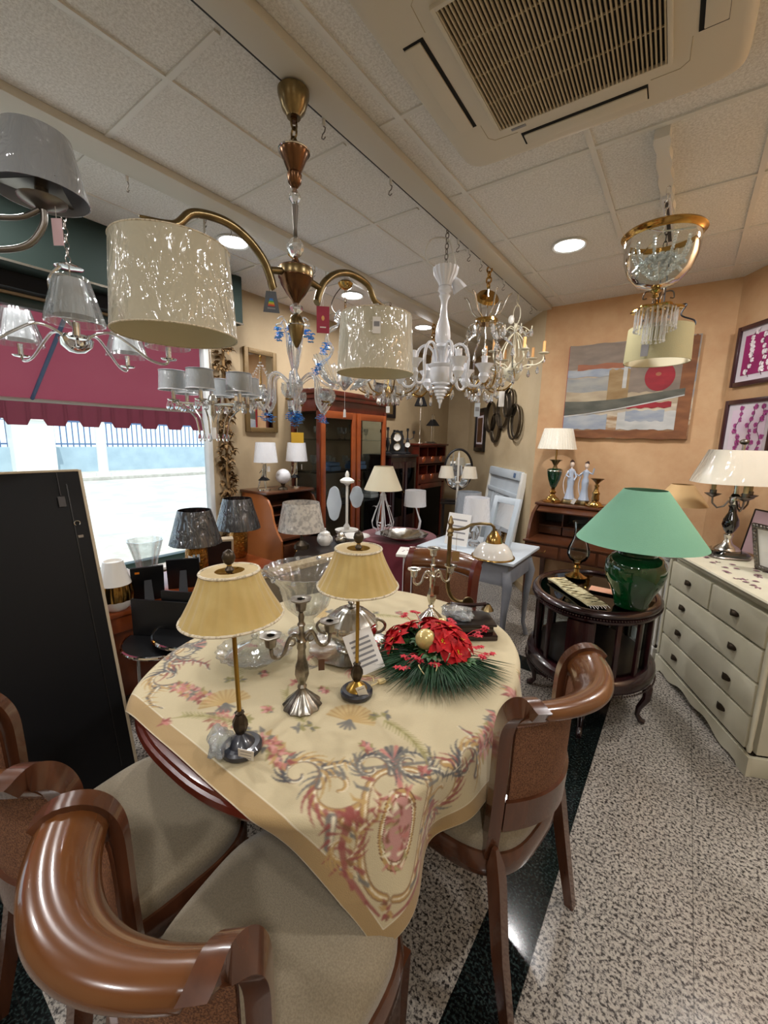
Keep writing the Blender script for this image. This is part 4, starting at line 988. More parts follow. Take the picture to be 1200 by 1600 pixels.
# roll top bureau against the terracotta wall
bu = thing('roll_top_bureau', 'dark roll top writing bureau open against the terracotta wall', 'bureau', (-.65, 3.93, 0))
W2 = .42; YB_, YFr = .27, -.31
MB().box((0, (YB_+YFr)/2, .63), (2*W2, YB_-YFr, .13), bev=.004).build('case', 'bureau wood', bu)
MB().box((0, (YB_+YFr)/2-.005, .703), (2*W2+.03, YB_-YFr+.02, .018), bev=.006).build('writing_top', 'bureau wood', bu)
for sx in (-1, 1):
    for y in (YFr+.03, YB_-.03):
        h = [(sx*(W2-.03)+dx, y+dy) for dx, dy in ((-1, -1), (1, -1), (1, 1), (-1, 1))]
        MB().rings([[(sx*(W2-.03)+dx*k, y+dy*k, z) for dx, dy in ((-1, -1), (1, -1), (1, 1), (-1, 1))] for z, k in ((0, .012), (.5, .023), (.52, .028), (.57, .028))]).build('leg', 'bureau wood', bu)
    q = [(YFr+.03, .71), (YFr+.03, .74), (YFr+.06, .84), (YFr+.13, .93), (YFr+.24, .985), (YB_-.02, .995), (YB_-.02, .71)]
    MB(Matrix.Translation((sx*(W2-.012), 0, 0)) @ Matrix(((0, 0, 1, 0), (1, 0, 0, 0), (0, 1, 0, 0), (0, 0, 0, 1)))).prism(q, -.012, .012).build('side_panel', 'bureau wood', bu)
MB().box((0, .12, 1.0), (2*W2+.03, .34, .022), bev=.007).build('top', 'bureau wood', bu)
MB().box((0, YB_-.02, .85), (2*W2, .015, .3)).build('back_panel', 'black brown', bu)
MB().slab(lambda u_, v_: (-W2+.03+(2*W2-.06)*u_, YFr+.18+.12*v_, .945+.04*v_-.0), 2, 6, .012).build('tambour', 'bureau wood', bu)
for i in range(4):
    xc = -W2+.12+i*.213; d = MB().box((xc, .04, .755), (.2, .05, .07), bev=.004).build('inner_drawer', 'bureau wood', bu); MB().ball((xc, .01, .755), .007).build('knob', 'brass', d)
MB().box((0, .12, .80), (2*W2-.04, .26, .01)).build('shelf', 'bureau wood', bu)
for i in range(5): MB().box((-W2+.02+i*.213, .12, .88), (.01, .26, .16)).build('divider', 'bureau wood', bu)
for i in range(3):
    xc = -W2+.15+i*.29; d = MB().box((xc, YFr-.004, .63), (.27, .016, .10), bev=.004).build('drawer', 'bureau wood', bu)
    MB().tube([(xc-.035, YFr-.014, .64), (xc-.03, YFr-.03, .625), (xc, YFr-.034, .617), (xc+.03, YFr-.03, .625), (xc+.035, YFr-.014, .64)], .003, 6).build('bail_handle', 'brass', d)
# things on the bureau
bz = 1.011
lt('bureau_lamp', 'brass lamp with dark green urn and pale pleated shade on the bureau', 'lamp', (-.965, 4.0, bz), [
    ('foot', 'polished gold', [(0, 0), (.085, 0), (.088, .008), (.06, .02), (.055, .03), (.03, .045), (.018, .06), (.03, .075), (.014, .09), (.02, .1)], 32, (6, .06)),
    ('urn', 'dark green glaze', [(.012, .1), (.03, .12), (.052, .17), (.064, .215), (.066, .24), (.05, .25), (.02, .252), (0, .252)], 32),
    ('urn_ring', 'silver', [(.0655, .228), (.068, .232), (.0655, .236)], 32),
    ('leaf_cup', 'antique brass', [(.02, .25), (.012, .27), (.03, .3), (.05, .312), (.03, .306), (.01, .3)], 24, (6, .2)),
    ('rod', 'brass', [(.008, .28), (.008, .40), (0, .4)], 12),
    ('lamp_shade', 'pleated shade', shell(.165, .39, .12, .535), 120, (40, .012))]).scale = (1, 1, 1.25)
def lady(label, x, y, rz, s, arms, m='figurine blue'):
    t = thing('porcelain_figurine', label, 'figurine', (x, y, bz), rz, 'porcelain ladies on the bureau'); S = Matrix.Scale(s, 4)
    MB(S).lathe([(0, 0), (.055, 0), (.058, .012), (.05, .03), (.03, .036), (0, .036)], seg=24, flute=(5, .08)).build('base', 'antique brass', t)
    MB(S).lathe([(0, .035), (.04, .036), (.03, .07), (.022, .13), (.026, .17), (.024, .19), (.016, .215), (.022, .245), (.02, .262), (.008, .27), (0, .27)], seg=24, sy=.75, flute=(7, .06)).build('body', m, t, 70)
    MB(S).lathe([(.007, .262), (.007, .28), (.014, .288), (.017, .303), (.013, .318), (0, .324)], seg=16).build('head', 'skin porcelain', t)
    MB(S).ball((0, .004, .318), .0165, (1, 1, .7)).ball((.0, .014, .326), .01).build('hair', 'hair brown', t)
    for A in arms: MB(S).tube(A, [.008, .007, .0055, .004][:len(A)] if len(A) < 5 else .006, 8).build('arm', m, t)
    MB(S).slab(lambda u_, v_: (-.03-.02*sin(3*v_), .01+.02*(u_-.5), .24-.17*v_), 3, 8, .004).build('scarf', 'figurine white', t)
lady('pale blue porcelain lady with arms lowered, next to the bureau lamp', -.825, 4.02, .3, 1.18, [[(.02, 0, .25), (.035, -.01, .21), (.02, -.025, .18)], [(-.02, 0, .25), (-.035, -.01, .215), (-.01, -.03, .2)]])
lady('pale blue porcelain lady with one raised hand, beside the brass candlestick', -.705, 4.03, -.2, 1.16, [[(.02, 0, .25), (.05, -.005, .24), (.06, -.01, .285)], [(-.02, 0, .25), (-.05, -.005, .22), (-.075, -.01, .235)]])
lt('brass_candlestick', 'ornate brass candlestick at the right of the bureau top', 'candlestick', (-.60, 3.97, bz), [
    ('foot', 'polished gold', [(0, 0), (.065, 0), (.07, .01), (.05, .022), (.045, .035), (.025, .05)], 36, (6, .1)),
    ('stem', 'brass', [(.025, .05), (.03, .07), (.026, .1), (.03, .12), (.018, .14), (.014, .17), (.02, .185), (.01, .2)], 24, (6, .06)),
    ('drip_pan', 'antique brass', [(.01, .2), (.02, .215), (.045, .24), (.055, .244), (.04, .238), (.015, .218), (0, .215)], 28, (8, .06))])
card('price_tag', 'small white tag hanging between the porcelain ladies', 'tag', (-.765, 3.93, bz+.035), (.3, .4, .2), .03, .055, lines=0)
# lamp on the cream chest
mz = .86; cx, cy = .275, 3.38
t = thing('bouillotte_lamp', 'silver three candle lamp with black stem and plastic wrapped oval shade', 'lamp', (cx, cy, mz), radians(20)); t.scale = (1.36, 1.36, 1.42)
o = MB(); o.rings([[(x, y, z) for x, y in sup(a, a, 5, 32)] for a, z in ((.075, .008), (.078, .02), (.07, .03), (.05, .034))]).build('base', 'black glaze', t)
MB().rings([[(x, y, z) for x, y in sup(a, a, 4, 32)] for a, z in ((.08, .0), (.082, .006), (.078, .01))]).build('base_rim', 'nickel', t)
MB().lathe([(.055, .033), (.045, .045), (.022, .06), (.014, .08), (.02, .1), (.012, .108)], seg=28).build('lower_stem', 'silver', t)
MB().lathe([(.012, .106), (.022, .12), (.033, .145), (.03, .17), (.016, .2), (.014, .22), (.02, .232), (.012, .236)], seg=28).build('vase_stem', 'black glaze', t)
MB().lathe([(.014, .234), (.02, .245), (.022, .265), (.016, .28), (.01, .285), (.009, .36), (.006, .5), (0, .5)], seg=24).build('upper_stem', 'silver', t)
for k in range(3):
    a = 2*pi*k/3+.5; d = Vector((cos(a), sin(a), 0))
    MB().tube([tuple(d*q+Vector((0, 0, z))) for q, z in ((.018, .255), (.035, .225), (.06, .215), (.08, .235), (.083, .265))], .004, 8).build('arm', 'nickel', t)
    c = d*.083; MB().lathe([(.004, .26), (.03, .275), (.034, .279), (.02, .277), (.013, .275), (.014, .295), (0, .295)], (c.x, c.y, 0), 20).build('candle_pan', 'nickel', t)
    MB().cyl((c.x, c.y, .29), (c.x, c.y, .36), .0095, seg=12).build('candle', 'candle beige', t)
MB().rings([[(x, y, z) for x, y in sup(a, b, 3.2, 80)] for a, b, z in ((.175, .13, .33), (.165, .122, .36), (.145, .105, .41), (.12, .085, .475), (.12, .085, .475), (.118, .083, .475), (.143, .103, .41), (.173, .128, .33))]).build('lamp_shade', 'clear wrapped shade', t, 60)
MB().ball((0, 0, .51), .018, (1, 1, .7)).cyl((0, 0, .48), (0, 0, .505), .004).build('finial', 'nickel', t)
t = thing('photo_frame', 'ornate silver photo frame standing on the near end of the cream chest', 'frame', (.475, 3.06, mz), radians(-52))
R = Matrix.Rotation(radians(14), 4, 'X') @ Matrix.Translation((0, 0, .0)); o = MB(R)
for sg in (-1, 1):
    o.box((sg*.105, 0, .14), (.03, .018, .28), bev=.007); 
for z in (.015, .265): o.box((0, 0, z), (.20, .018, .03), bev=.007)
for i in range(40):
    k = i/40; q = k*4; s_ = int(q); fq = q-s_; c = [(-.105+.21*fq, .015), (.105, .015+.25*fq), (.105-.21*fq, .265), (-.105, .265-.25*fq)][s_]; o.ball((c[0], -.008, c[1]), .012, (1, .6, 1), 8, 6)
o.build('frame', 'nickel', t); MB(R).box((0, .002, .14), (.19, .006, .24)).build('photo', 'paper', t)
for i in range(9): MB(R).box((.02, -.0015, .2-.014*i), (.09-.015*(i % 3), .001, .003)).build('print_line', 'grey print', t)
t = thing('leaning_picture', 'pale pink picture in a dark frame leaning on the right wall behind the silver lamp', 'picture', (.485, 3.42, mz), radians(-59))
R = Matrix.Rotation(radians(-9), 4, 'X'); MB(R).box((0, 0, .15), (.42, .012, .28)).build('sheet', 'pink plastic', t)
MB(R).box((0, 0, .294), (.43, .018, .01)).box((-.214, 0, .15), (.01, .018, .29)).box((.214, 0, .15), (.01, .018, .29)).build('frame', 'black frame', t)
lt('beige_lamp', 'lamp with plain beige cone shade on the smaller white chest', 'lamp', (-.0, 3.72, .8), [
    ('base', 'antique brass', [(0, 0), (.06, 0), (.06, .01), (.012, .03), (.008, .38), (0, .38)], 20), ('lamp_shade', 'beige shade', shell(.175, .325, .07, .475), 48)])
# ---------------- pictures ----------------
def grad_mat(name, stops, sc=3.0, mixn=.5, axis='Z'):
    m, nt, p = base(name); L = nt.links; tc = N(nt, 'ShaderNodeTexCoord'); s3 = N(nt, 'ShaderNodeSeparateXYZ'); L.new(tc.outputs['Object'], s3.inputs[0])
    n = N(nt, 'ShaderNodeTexNoise', i_Scale=sc, i_Detail=4.0); mp = N(nt, 'ShaderNodeMapping'); mp.inputs['Scale'].default_value = (1, 1, 3.5); L.new(tc.outputs['Object'], mp.inputs[0]); L.new(mp.outputs[0], n.inputs['Vector'])
    a = N(nt, 'ShaderNodeMath', operation='MULTIPLY_ADD'); L.new(n.outputs[0], a.inputs[0]); a.inputs[1].default_value = mixn; L.new(s3.outputs[axis], a.inputs[2])
    cr = N(nt, 'ShaderNodeValToRGB'); e = cr.color_ramp.elements; e[0].position = stops[0][0]; e[0].color = lin(stops[0][1]); e[1].position = stops[-1][0]; e[1].color = lin(stops[-1][1])
    for q, h in stops[1:-1]: x = e.new(q); x.color = lin(h)
    L.new(a.outputs[0], cr.inputs[0]); L.new(cr.outputs[0], p.inputs['Base Color']); p.inputs['Roughness'].default_value = .7
grad_mat('painting ground', [(0, '#7a5236'), (.12, '#9c7a58'), (.2, '#c9bda6'), (.35, '#a99c8a'), (.5, '#8b9096'), (.65, '#b9a68c'), (.8, '#8f8d88'), (1, '#99897c')], 3.0, .9)
pt = thing('abstract_painting', 'large abstract canvas with red disc and grey bands on the terracotta wall', 'painting', (-.495, 4.2, 2.01))
PW, PH = .96, .81
MB().box((0, 0, 0), (PW, .03, PH)).build('canvas', 'painting ground', pt)
y0 = -.016
def rect(x0, x1, z0, z1, m, k, nm='paint_area', wob=.006):
    k = -.0006*k; n = 14; top = [(x1+(x0-x1)*i/n, z1+wob*sin(i*1.3+x0*9)) for i in range(n+1)]; bot = [(x0+(x1-x0)*i/n, z0+wob*sin(i*1.7+z0*20)) for i in range(n+1)]
    R_ = Matrix(((1, 0, 0, 0), (0, 0, -1, y0+k), (0, 1, 0, 0), (0, 0, 0, 1))); MB(R_).prism(bot+top, 0, .0008).build(nm, m, pt)
for nm_, h1, h2 in (('p blue', '#8a94a3', '#a9adb0'), ('p grey', '#8b8f90', '#a7a49b'), ('p sand', '#b8a98e', '#a3927a'), ('p brown', '#8a5a36', '#6d4226'), ('p dark', '#4c4e45', '#65645a'), ('p red', '#9c2630', '#85202a'), ('p rust', '#a5684a', '#8e5a44'), ('p taupe', '#8e8072', '#7a6d62'), ('p ochre', '#a08862', '#8c7048'), ('p white', '#c4c4c0', '#aeb0ae')):
    mat(nm_, h1, .7, var=(h2, 5), stretch=(1, 1, 3))
rect(-.48, .30, .20, .405, 'p taupe', 1.2); rect(-.40, .25, .19, .235, 'p rust', 1.4); rect(-.48, .28, .13, .19, 'p blue', 1.7); rect(-.48, .0, -.02, .12, 'p grey', 1.9); rect(-.48, .42, -.12, -.0, 'p sand', 2.1)
rect(-.14, .02, -.14, .18, 'p ochre', 2.3); rect(.02, .40, -.02, .19, 'p taupe', 2.5); rect(-.48, -.12, -.33, -.2, 'p blue', 2.8); rect(-.04, .4, -.33, -.18, 'p white', 3.0); rect(.02, .3, -.26, -.17, 'p blue', 3.2)
rect(-.48, .47, -.405, -.335, 'p brown', 3.4); rect(.38, .47, -.4, .4, 'p brown', 3.6); rect(.02, .34, -.15, -.105, 'p red', 3.9); rect(-.03, .0, .02, .39, 'p white', 4.1, wob=.002)
R_ = Matrix(((1, 0, 0, 0), (0, 0, -1, y0-.0035), (0, 1, 0, 0), (0, 0, 0, 1)))
MB(R_).prism([(-.48, -.205), (-.3, -.185), (-.05, -.15), (.2, -.1), (.42, -.05), (.42, -.0), (.2, -.03), (-.05, -.07), (-.3, -.085), (-.48, -.08)], 0, .0008).build('paint_band', 'p dark', pt)
MB(R_).tube([(-.48, -.215, .001), (-.3, -.195, .001), (-.05, -.155, .001), (.2, -.105, .001), (.42, -.055, .001)], .005, 6, flat=.2).build('paint_line', 'p white', pt)
MB(R_).prism([(.235+.105*cos(2*pi*i/48), .10+.115*sin(2*pi*i/48)) for i in range(48)], 0, .001).build('red_disc', 'p red', pt)
MB(R_).prism([(.225+.02*cos(2*pi*i/16), .12+.015*sin(2*pi*i/16)) for i in range(16)], .001, .0014).build('paint_spot', 'p rust', pt)
MB().box((-.482, 0, 0), (.005, .031, PH)).build('red_edge', 'p red', pt)
mat('orchid magenta', '#a3186c', .6, var=('#8a1259', 5)); mat('orchid lilac', '#d8c0d6', .6, var=('#e4d6e2', 4)); mat('petal white', '#efe6ea', .6); mat('petal magenta', '#a8468a', .6); mat('stem plum', '#5b3048', .6)
def orchid(label, s0, z0, w_, h_, bg, pet, seed):
    # on the right wall: s0 = distance from the corner to the frame's left edge
    d = Vector((*dR, 0)); c = Vector((RC[0], RC[1], 0))+d*(s0+w_/2); rz = math.atan2(dR[1], dR[0])
    t = thing('orchid_picture', label, 'picture', (c.x-.018*.85, c.y-.018*.53, z0+h_/2), rz, 'orchid pictures on the right wall')
    # local -y faces the room
    o = MB(); b_ = .032
    for sg in (-1, 1): o.box((sg*(w_/2-b_/2), 0, 0), (b_, .03, h_), bev=.003); o.box((0, 0, sg*(h_/2-b_/2)), (w_-2*b_, .03, b_), bev=.003)
    o.build('frame', 'dark plum frame', t); MB().box((0, .004, 0), (w_-.05, .008, h_-.05)).build('mount', 'mat board', t)
    MB().box((0, -.001, -.0), (w_-.15, .003, h_-.15)).build('print', bg, t)
    rn = random.Random(seed); st = MB()
    for br in (-.3, .12, .4):
        o = MB()
        pts = [(br*w_*.6+.02*sin(k*1.3+seed), -.0035, -h_*.36+h_*.72*k/8) for k in range(9)]; st.tube(pts, .003, 5, flat=.3)
        for k in range(1, 9):
            c2 = (pts[k][0]+rn.uniform(-.02, .02), -.004, pts[k][2]); s_ = .026*rn.uniform(.7, 1.2)
            for j in range(5): a = 2*pi*j/5+rn.random(); leafmesh(o, c2, (cos(a), 0, sin(a)), (0, -1, 0), s_, s_*.42, bend=.02, n=4)
        o.build('printed_petals', pet, t, flat=True)
    st.build('printed_stems', 'stem plum', t)
orchid('magenta orchid print with white blossoms, upper of two on the right wall', .075, 1.99, .46, .425, 'orchid magenta', 'petal white', 3)
orchid('pale lilac print with magenta blossoms, lower of two on the right wall', .065, 1.44, .46, .455, 'orchid lilac', 'petal magenta', 5)
# ---------------- window side ----------------
# tall black panel standing by the window
R_ = Matrix.Identity(4)
bp = thing('leaning_board', 'tall black board with pale edge leaning beside the window, left of the table', 'board', (-1.915, .707, .005), -pi/2)
# local +x runs back along the panel; leaning slightly away
RT = Matrix.Rotation(radians(13.8), 4, 'X')
MB(RT).box((.55, 0, .705), (1.1, .035, 1.40)).build('panel', 'black satin', bp)
MB(RT).box((-.004, 0, .706), (.012, .044, 1.41), bev=.002).box((.55, 0, 1.409), (1.1, .044, .01), bev=.002).build('edge_strip', 'panel edge', bp)
MB(RT).box((.055, .019, .70), (.004, .003, 1.3)).build('seam', 'black plastic', bp)
MB(RT).tube([(.045+.011*cos(a), .024, 1.17+.011*sin(a)) for a in [i*.42-1 for i in range(13)]], .0022, 6).build('hook', 'silver', bp)
MB(RT).box((.04, .02, 1.11), (.02, .004, .012)).build('clip', 'nickel', bp)
MB(RT).cyl((.085, .024, 1.40), (.085, .024, 1.30), .0015, seg=5).box((.085, .025, 1.272), (.026, .002, .045)).build('hang_tag', 'black brown', bp)
# console under the window
cs = thing('window_console', 'orange brown wooden console under the shop window', 'console', (-2.55, 1.25, 0))
MB().box((0, 0, .61), (.50, 1.42, .024), bev=.008).build('top', 'orange wood', cs)
MB().box((0, 0, .55), (.44, 1.34, .10), bev=.003).build('apron', 'orange wood', cs)
for s in (-1, 1):
    for q in (-1, 1): MB().box((s*.2, q*.65, .25), (.045, .045, .5), bev=.005).build('leg', 'orange wood', cs)
MB().box((-.02, 0, .3), (.36, 1.2, .42), bev=.003).build('lower_case', 'orange wood', cs)
cz = .623
lt('ceramic_vase', 'white vase with embossed gold band at the left end of the console', 'vase', (-2.37, .86, cz), [
    ('lower_body', 'white china', [(0, 0), (.05, 0), (.07, .02), (.082, .055)], 36), ('gold_band', 'polished gold', [(.082, .055), (.086, .09), (.078, .14)], 72, (14, .035)),
    ('upper_body', 'white china', [(.078, .14), (.062, .20), (.047, .265), (.042, .265), (.04, .25), (0, .24)], 36)])
def frame_back(label, x, y, rz, w_, h_, extra=None):
    t = thing('standing_frame', label, 'frame', (x, y, cz), rz); R = Matrix.Rotation(radians(13), 4, 'X')
    MB(R).box((0, 0, h_/2), (w_, .012, h_), bev=.003).build('frame_back', 'black plastic', t)
    MB().slab(lambda u_, v_: ((-.025+.05*u_)*(1-.3*v_), -.10*(1-v_)-.03*v_-.02, (h_*.62)*v_), 2, 2, .004).build('strut', 'black iron', t)
    if extra: MB(R).box((-w_*.3, -.0075, h_*.86), (.022, .001, .012)).build('sticker', 'orange sticker', t)
    return t
frame_back('back of a black picture frame with orange sticker and strut on the console', -2.36, 1.02, radians(68), .16, .215, 1)
frame_back('second black frame back on the console, with a white label, nearer the gold lamp', -2.40, 1.25, radians(58), .18, .20)
tag(MB().box((0, 0, 0), (.05, .002, .018)).build('paper_label', 'paper'), 'small white label on the corner of the second black frame', 'label').location = (-2.36, 1.275, cz+.19)
lt('glass_vase', 'clear glass vase with wavy rim on the window console', 'vase', (-2.63, 1.14, cz), [('vase', 'cut crystal', [(0, 0), (.045, 0), (.05, .05), (.065, .16), (.095, .27), (.1, .285), (.094, .285), (.06, .16), (.04, .05), (0, .02)], 64, (8, .04))])
for (x, y, lab, rs, hb, hs) in ((-2.44, 1.36, 'gold chevron lamp with dark plastic wrapped shade on the console', .155, .245, .22), (-2.72, 1.86, 'wrapped gold lamp with a dark pleated shade beside the dried flower garland', .165, .22, .24)):
    t = lt('gold_lamp', lab, 'lamp', (x, y, cz), [
        ('body', 'gold ceramic', [(0, 0), (.05, 0), (.062, .03), (.066, .1), (.066, hb-.04), (.055, hb-.01), (.03, hb), (0, hb)], 60, (10, .02)),
        ('neck', 'brass', [(.02, hb), (.02, hb+.03), (.008, hb+.035), (.008, hb+.1)], 16),
        ('lamp_shade', 'dark shade', shell(rs, hb+.01, rs*.62, hb+hs), 100, (26, .012))], group='gold lamps with dark shades')
MB().box((.055, -.035, .17), (.003, .04, .05), rz=-.5).build('label', 'pale grey paint', bpy.data.objects['gold_lamp'])
t = thing('picture_box', 'shallow wooden framed box leaning between the two gold lamps', 'box', (-2.62, 1.62, cz), radians(62)); R = Matrix.Rotation(radians(12), 4, 'X')
MB(R).box((0, 0, .11), (.2, .05, .22), bev=.004).build('box', 'panel edge', t); MB(R).box((0, -.027, .11), (.17, .004, .19)).build('back', 'black plastic', t)
tag(MB().box((0, 0, .08), (.16, .002, .16), bev=.001).build('white_card', 'paper'), 'white sheet standing behind the vase on the console', 'card').location = (-2.45, .985, cz+.001)
# chrome rimmed half round shelf stand
t = thing('half_round_stand', 'chrome stand with two half round black shelves and black back boards', 'stand', (-2.03, .99, 0), radians(30))
def half(r_, n=24): return [(r_*cos(pi+pi*i/n), r_*sin(pi+pi*i/n)) for i in range(n+1)]
for (cx, cy, z, r_) in ((-.05, 0, .50, .20), (.10, .03, .545, .20)):
    s_ = MB().prism(half(r_), z-.008, z+.008, (cx, cy, 0)).build('shelf', 'black plastic', t)
    MB().tube([(cx+r_*cos(pi+pi*i/24), cy+r_*sin(pi+pi*i/24), z) for i in range(25)], .010, 8).build('chrome_rim', 'chrome', s_)
    MB().box((cx, cy+.008, z+.10), (2*r_-.03, .012, .21), bev=.002).build('back_board', 'black plastic', s_)
for x, y in ((-.2, -.02), (.05, -.19), (.27, .02), (.02, .04)): MB().tube([(x, y, .50), (x*1.05, y*1.05, 0)], .009, 10).build('leg', 'chrome', t)
MB().box((.16, .022, .60), (.075, .002, .028)).build('price_label', 'paper', t); MB().box((.14, .0205, .605), (.022, .002, .022)).build('price_sticker', 'orange sticker', t)
t2 = tag(crumple(.10, .07, .10, 21, 34, 20).build('plastic_sack', 'plastic film', None, 80), 'crumpled clear plastic sack on the floor shelf beside the half round stand', 'sack'); t2.location = (-1.97, 1.27, .42)
t = thing('low_stool', 'small dark stool under the plastic sack between stand and table', 'stool', (-1.97, 1.27, 0)); MB().box((0, 0, .40), (.26, .26, .035), bev=.006).build('seat', 'black brown', t)
for a in (-1, 1):
    for b_ in (-1, 1): MB().box((a*.1, b_*.1, .195), (.03, .03, .39), bev=.003).build('leg', 'black brown', t)
# garland
g = thing('dried_flower_garland', 'hanging garland of dried brown flowers beside the shop window', 'garland', (-3.22, 2.125, 0)); rng = random.Random(5)
MB().tube([(.01*sin(z*9), .01*cos(z*7), z) for z in [.62+.1*i for i in range(19)]], .012, 6).build('cord', 'dried flowers', g)
for i in range(90):
    z = .66+1.72*i/90; a = rng.uniform(0, 6.28); rr = rng.uniform(.015, .06); c = Vector((rr*cos(a), rr*sin(a)*1.1, z)); o = MB()
    for k in range(9):
        b_ = 2*pi*k/9; L = rng.uniform(.035, .065); leafmesh(o, c, (cos(b_)*.8+cos(a)*.6, sin(b_)*.8+sin(a)*.6, rng.uniform(-.7, .7)), (0, 0, 1.01), L, .017, n=3)
    o.build('dried_bloom', 'dried flowers', g, flat=True)
# wall mirror
t = thing('gilt_mirror', 'tall mirror in narrow gilt frame on the left wall', 'mirror', (-3.265, 2.53, 1.955)); mw, mh = .36, .74
o = MB()
for s in (-1, 1): o.box((0, s*(mw/2-.022), 0), (.03, .045, mh), bev=.008); o.box((0, 0, s*(mh/2-.022)), (.03, mw-.09, .045), bev=.008)
o.build('frame', 'gilt frame', t); MB().box((-.004, 0, 0), (.008, mw-.085, mh-.085)).build('glass', 'mirror glass', t)
# roll top desk with orange side
mat('orange wood bright', '#9c5a2c', .35)
dk = thing('roll_top_desk', 'roll top desk with bright orange wood side against the left wall', 'desk', (-3.0, 2.56, 0)); dk.scale = (1, .8, 1)
q = [(-.26, 0), (.27, 0), (.27, .66), (.22, .72), (.17, .82), (.145, .93), (.10, 1.0), (.02, 1.045), (-.26, 1.045)]
for s in (-1, 1):
    MB(Matrix(((1, 0, 0, 0), (0, 0, 1, s*.335), (0, 1, 0, 0), (0, 0, 0, 1)))).prism(q, -.012, .012).build('side_panel', 'orange wood bright' if s < 0 else 'bureau wood', dk)  # far side takes a darker wood, standing in for the shade there
MB().box((-.09, 0, 1.056), (.38, .72, .022), bev=.006).build('top', 'bureau wood', dk)
MB().box((-.25, 0, .52), (.02, .65, 1.0)).build('back_panel', 'bureau wood', dk)
MB().box((.0, 0, .665), (.52, .65, .024), bev=.004).build('desk_top', 'bureau wood', dk)
for i, z in enumerate((.12, .30, .48)):
    d = MB().box((.26, 0, z+.06), (.02, .62, .15), bev=.005).build('drawer', 'bureau wood', dk); MB().ball((.278, -.15, z+.06), .012).build('knob', 'brass', d)
MB().box((0, 0, .32), (.5, .64, .6)).build('carcass', 'bureau wood', dk)
for i in range(3): MB().box((-.05, 0, .76+.09*i), (.26, .63, .01)).build('inner_shelf', 'bureau wood', dk)
for i in range(2): d = MB().box((.06, -.15+.3*i, .715), (.02, .27, .06), bev=.003).build('inner_drawer', 'orange wood', dk); MB().ball((.075, -.15+.3*i, .715), .008).build('knob', 'brass', d)
# ballet lamps and globe on it
dz = 1.067
def ballet(label, x, y, rz):
    t = thing('ballet_lamp', label, 'lamp', (x, y, dz), rz, 'white shaded figure lamps on the roll top desk')
    MB().lathe([(0, 0), (.055, 0), (.055, .016), (0, .018)], seg=28).build('base', 'chrome', t)
    MB().tube([(.02, 0, .015), (.018, 0, .1), (.0, .01, .15)], [.006, .009, .011], 10).tube([(-.05, -.03, .01), (-.03, -.02, .09), (0, 0, .15)], [.005, .008, .011], 10).tube([(0, 0, .14), (.005, 0, .19), (.01, 0, .24)], [.014, .016, .01], 10).tube([(.01, 0, .235), (-.03, .02, .2), (-.02, -.03, .16)], [.006, .005, .004], 8).ball((-.005, -.01, .262), .02).build('figure', 'silver', t)
    MB().ball((-.012, -.012, .275), .024, (1, 1, .55)).build('hat', 'black iron', t); MB().lathe([(.02, .12), (.045, .10), (.05, .095), (.02, .125)], seg=20, flute=(7, .1)).build('skirt', 'black iron', t)
    MB().cyl((.02, .01, .015), (.02, .01, .30), .004, seg=8).build('rod', 'chrome', t)
    MB().lathe(shell(.105, .255, .085, .43), (.02, .01, 0), 48).build('lamp_shade', 'white shade', t)
    MB().box((.07, .0, .2), (.002, .028, .05)).build('tag', 'paper', t)
ballet('figure lamp with white shade at the left end of the roll top desk', -3.04, 2.36, 0)
ballet('figure lamp with white shade at the right end of the desk, beside the globe', -3.06, 2.74, .6)
lt('shell_globe', 'mosaic globe lamp between the two figure lamps', 'globe', (-2.98, 2.53, dz), [('stand', 'dark bronze', [(0, 0), (.04, 0), (.035, .02), (.012, .035), (.02, .06), (0, .06)], 16, (3, .3)), ('globe', 'shell pattern', [(max(.068*sin(pi*i/16), 1e-4), .125-.068*cos(pi*i/16)) for i in range(17)], 32)])
# display cabinet
dc = thing('display_cabinet', 'tall mahogany display cabinet with glass doors on the left wall', 'cabinet', (-3.07, 3.435, 0)); Lc = 1.12
MB().box((-.0, 0, 1.985), (.44, Lc+.06, .05), bev=.01).box((.0, 0, 1.94), (.42, Lc+.02, .05), bev=.01).build('cornice', 'red mahogany', dc)
MB().box((-.005, 0, 1.86), (.38, Lc-.02, .12), bev=.004).build('frieze', 'red mahogany', dc)
MB().box((-.19, 0, 1.1), (.02, Lc-.04, 1.6)).build('back_panel', 'cabinet back', dc)
MB().box((0, 0, .22), (.40, Lc-.02, .40), bev=.005).box((0, 0, .03), (.42, Lc, .06), bev=.005).build('base', 'red mahogany', dc)
for s in (-1, 1):
    for x in (-.18, .18): MB().box((x, s*(Lc/2-.03), 1.1), (.04, .04, 1.5), bev=.004).build('post', 'red mahogany', dc)
    MB().box((0, s*(Lc/2-.03), 1.1), (.33, .005, 1.4)).build('side_glass', 'cabinet glass', dc)
for i in range(2):
    yc = -Lc/4+.01+i*(Lc/2-.02); wd = Lc/2-.045; d = MB()
    for s in (-1, 1): d.box((.195, yc+s*(wd/2-.03), 1.12), (.028, .06, 1.38), bev=.005)
    d.box((.195, yc, 1.775), (.028, wd-.1, .07), bev=.005); d.box((.195, yc, .465), (.028, wd-.1, .07), bev=.005); dd = d.build('door', 'orange wood', dc)
    MB().box((.193, yc, 1.12), (.004, wd-.1, 1.26)).build('door_glass', 'cabinet glass', dd); MB().ball((.215, yc+(-1 if i else 1)*(wd/2-.03), 1.1), .012).build('knob', 'brass', dd)
for z in (.85, 1.2, 1.53): MB().box((-.01, 0, z), (.33, Lc-.1, .012)).build('glass_shelf', 'cabinet glass' if z > 1 else 'black brown', dc)
rng = random.Random(9); glassware = []
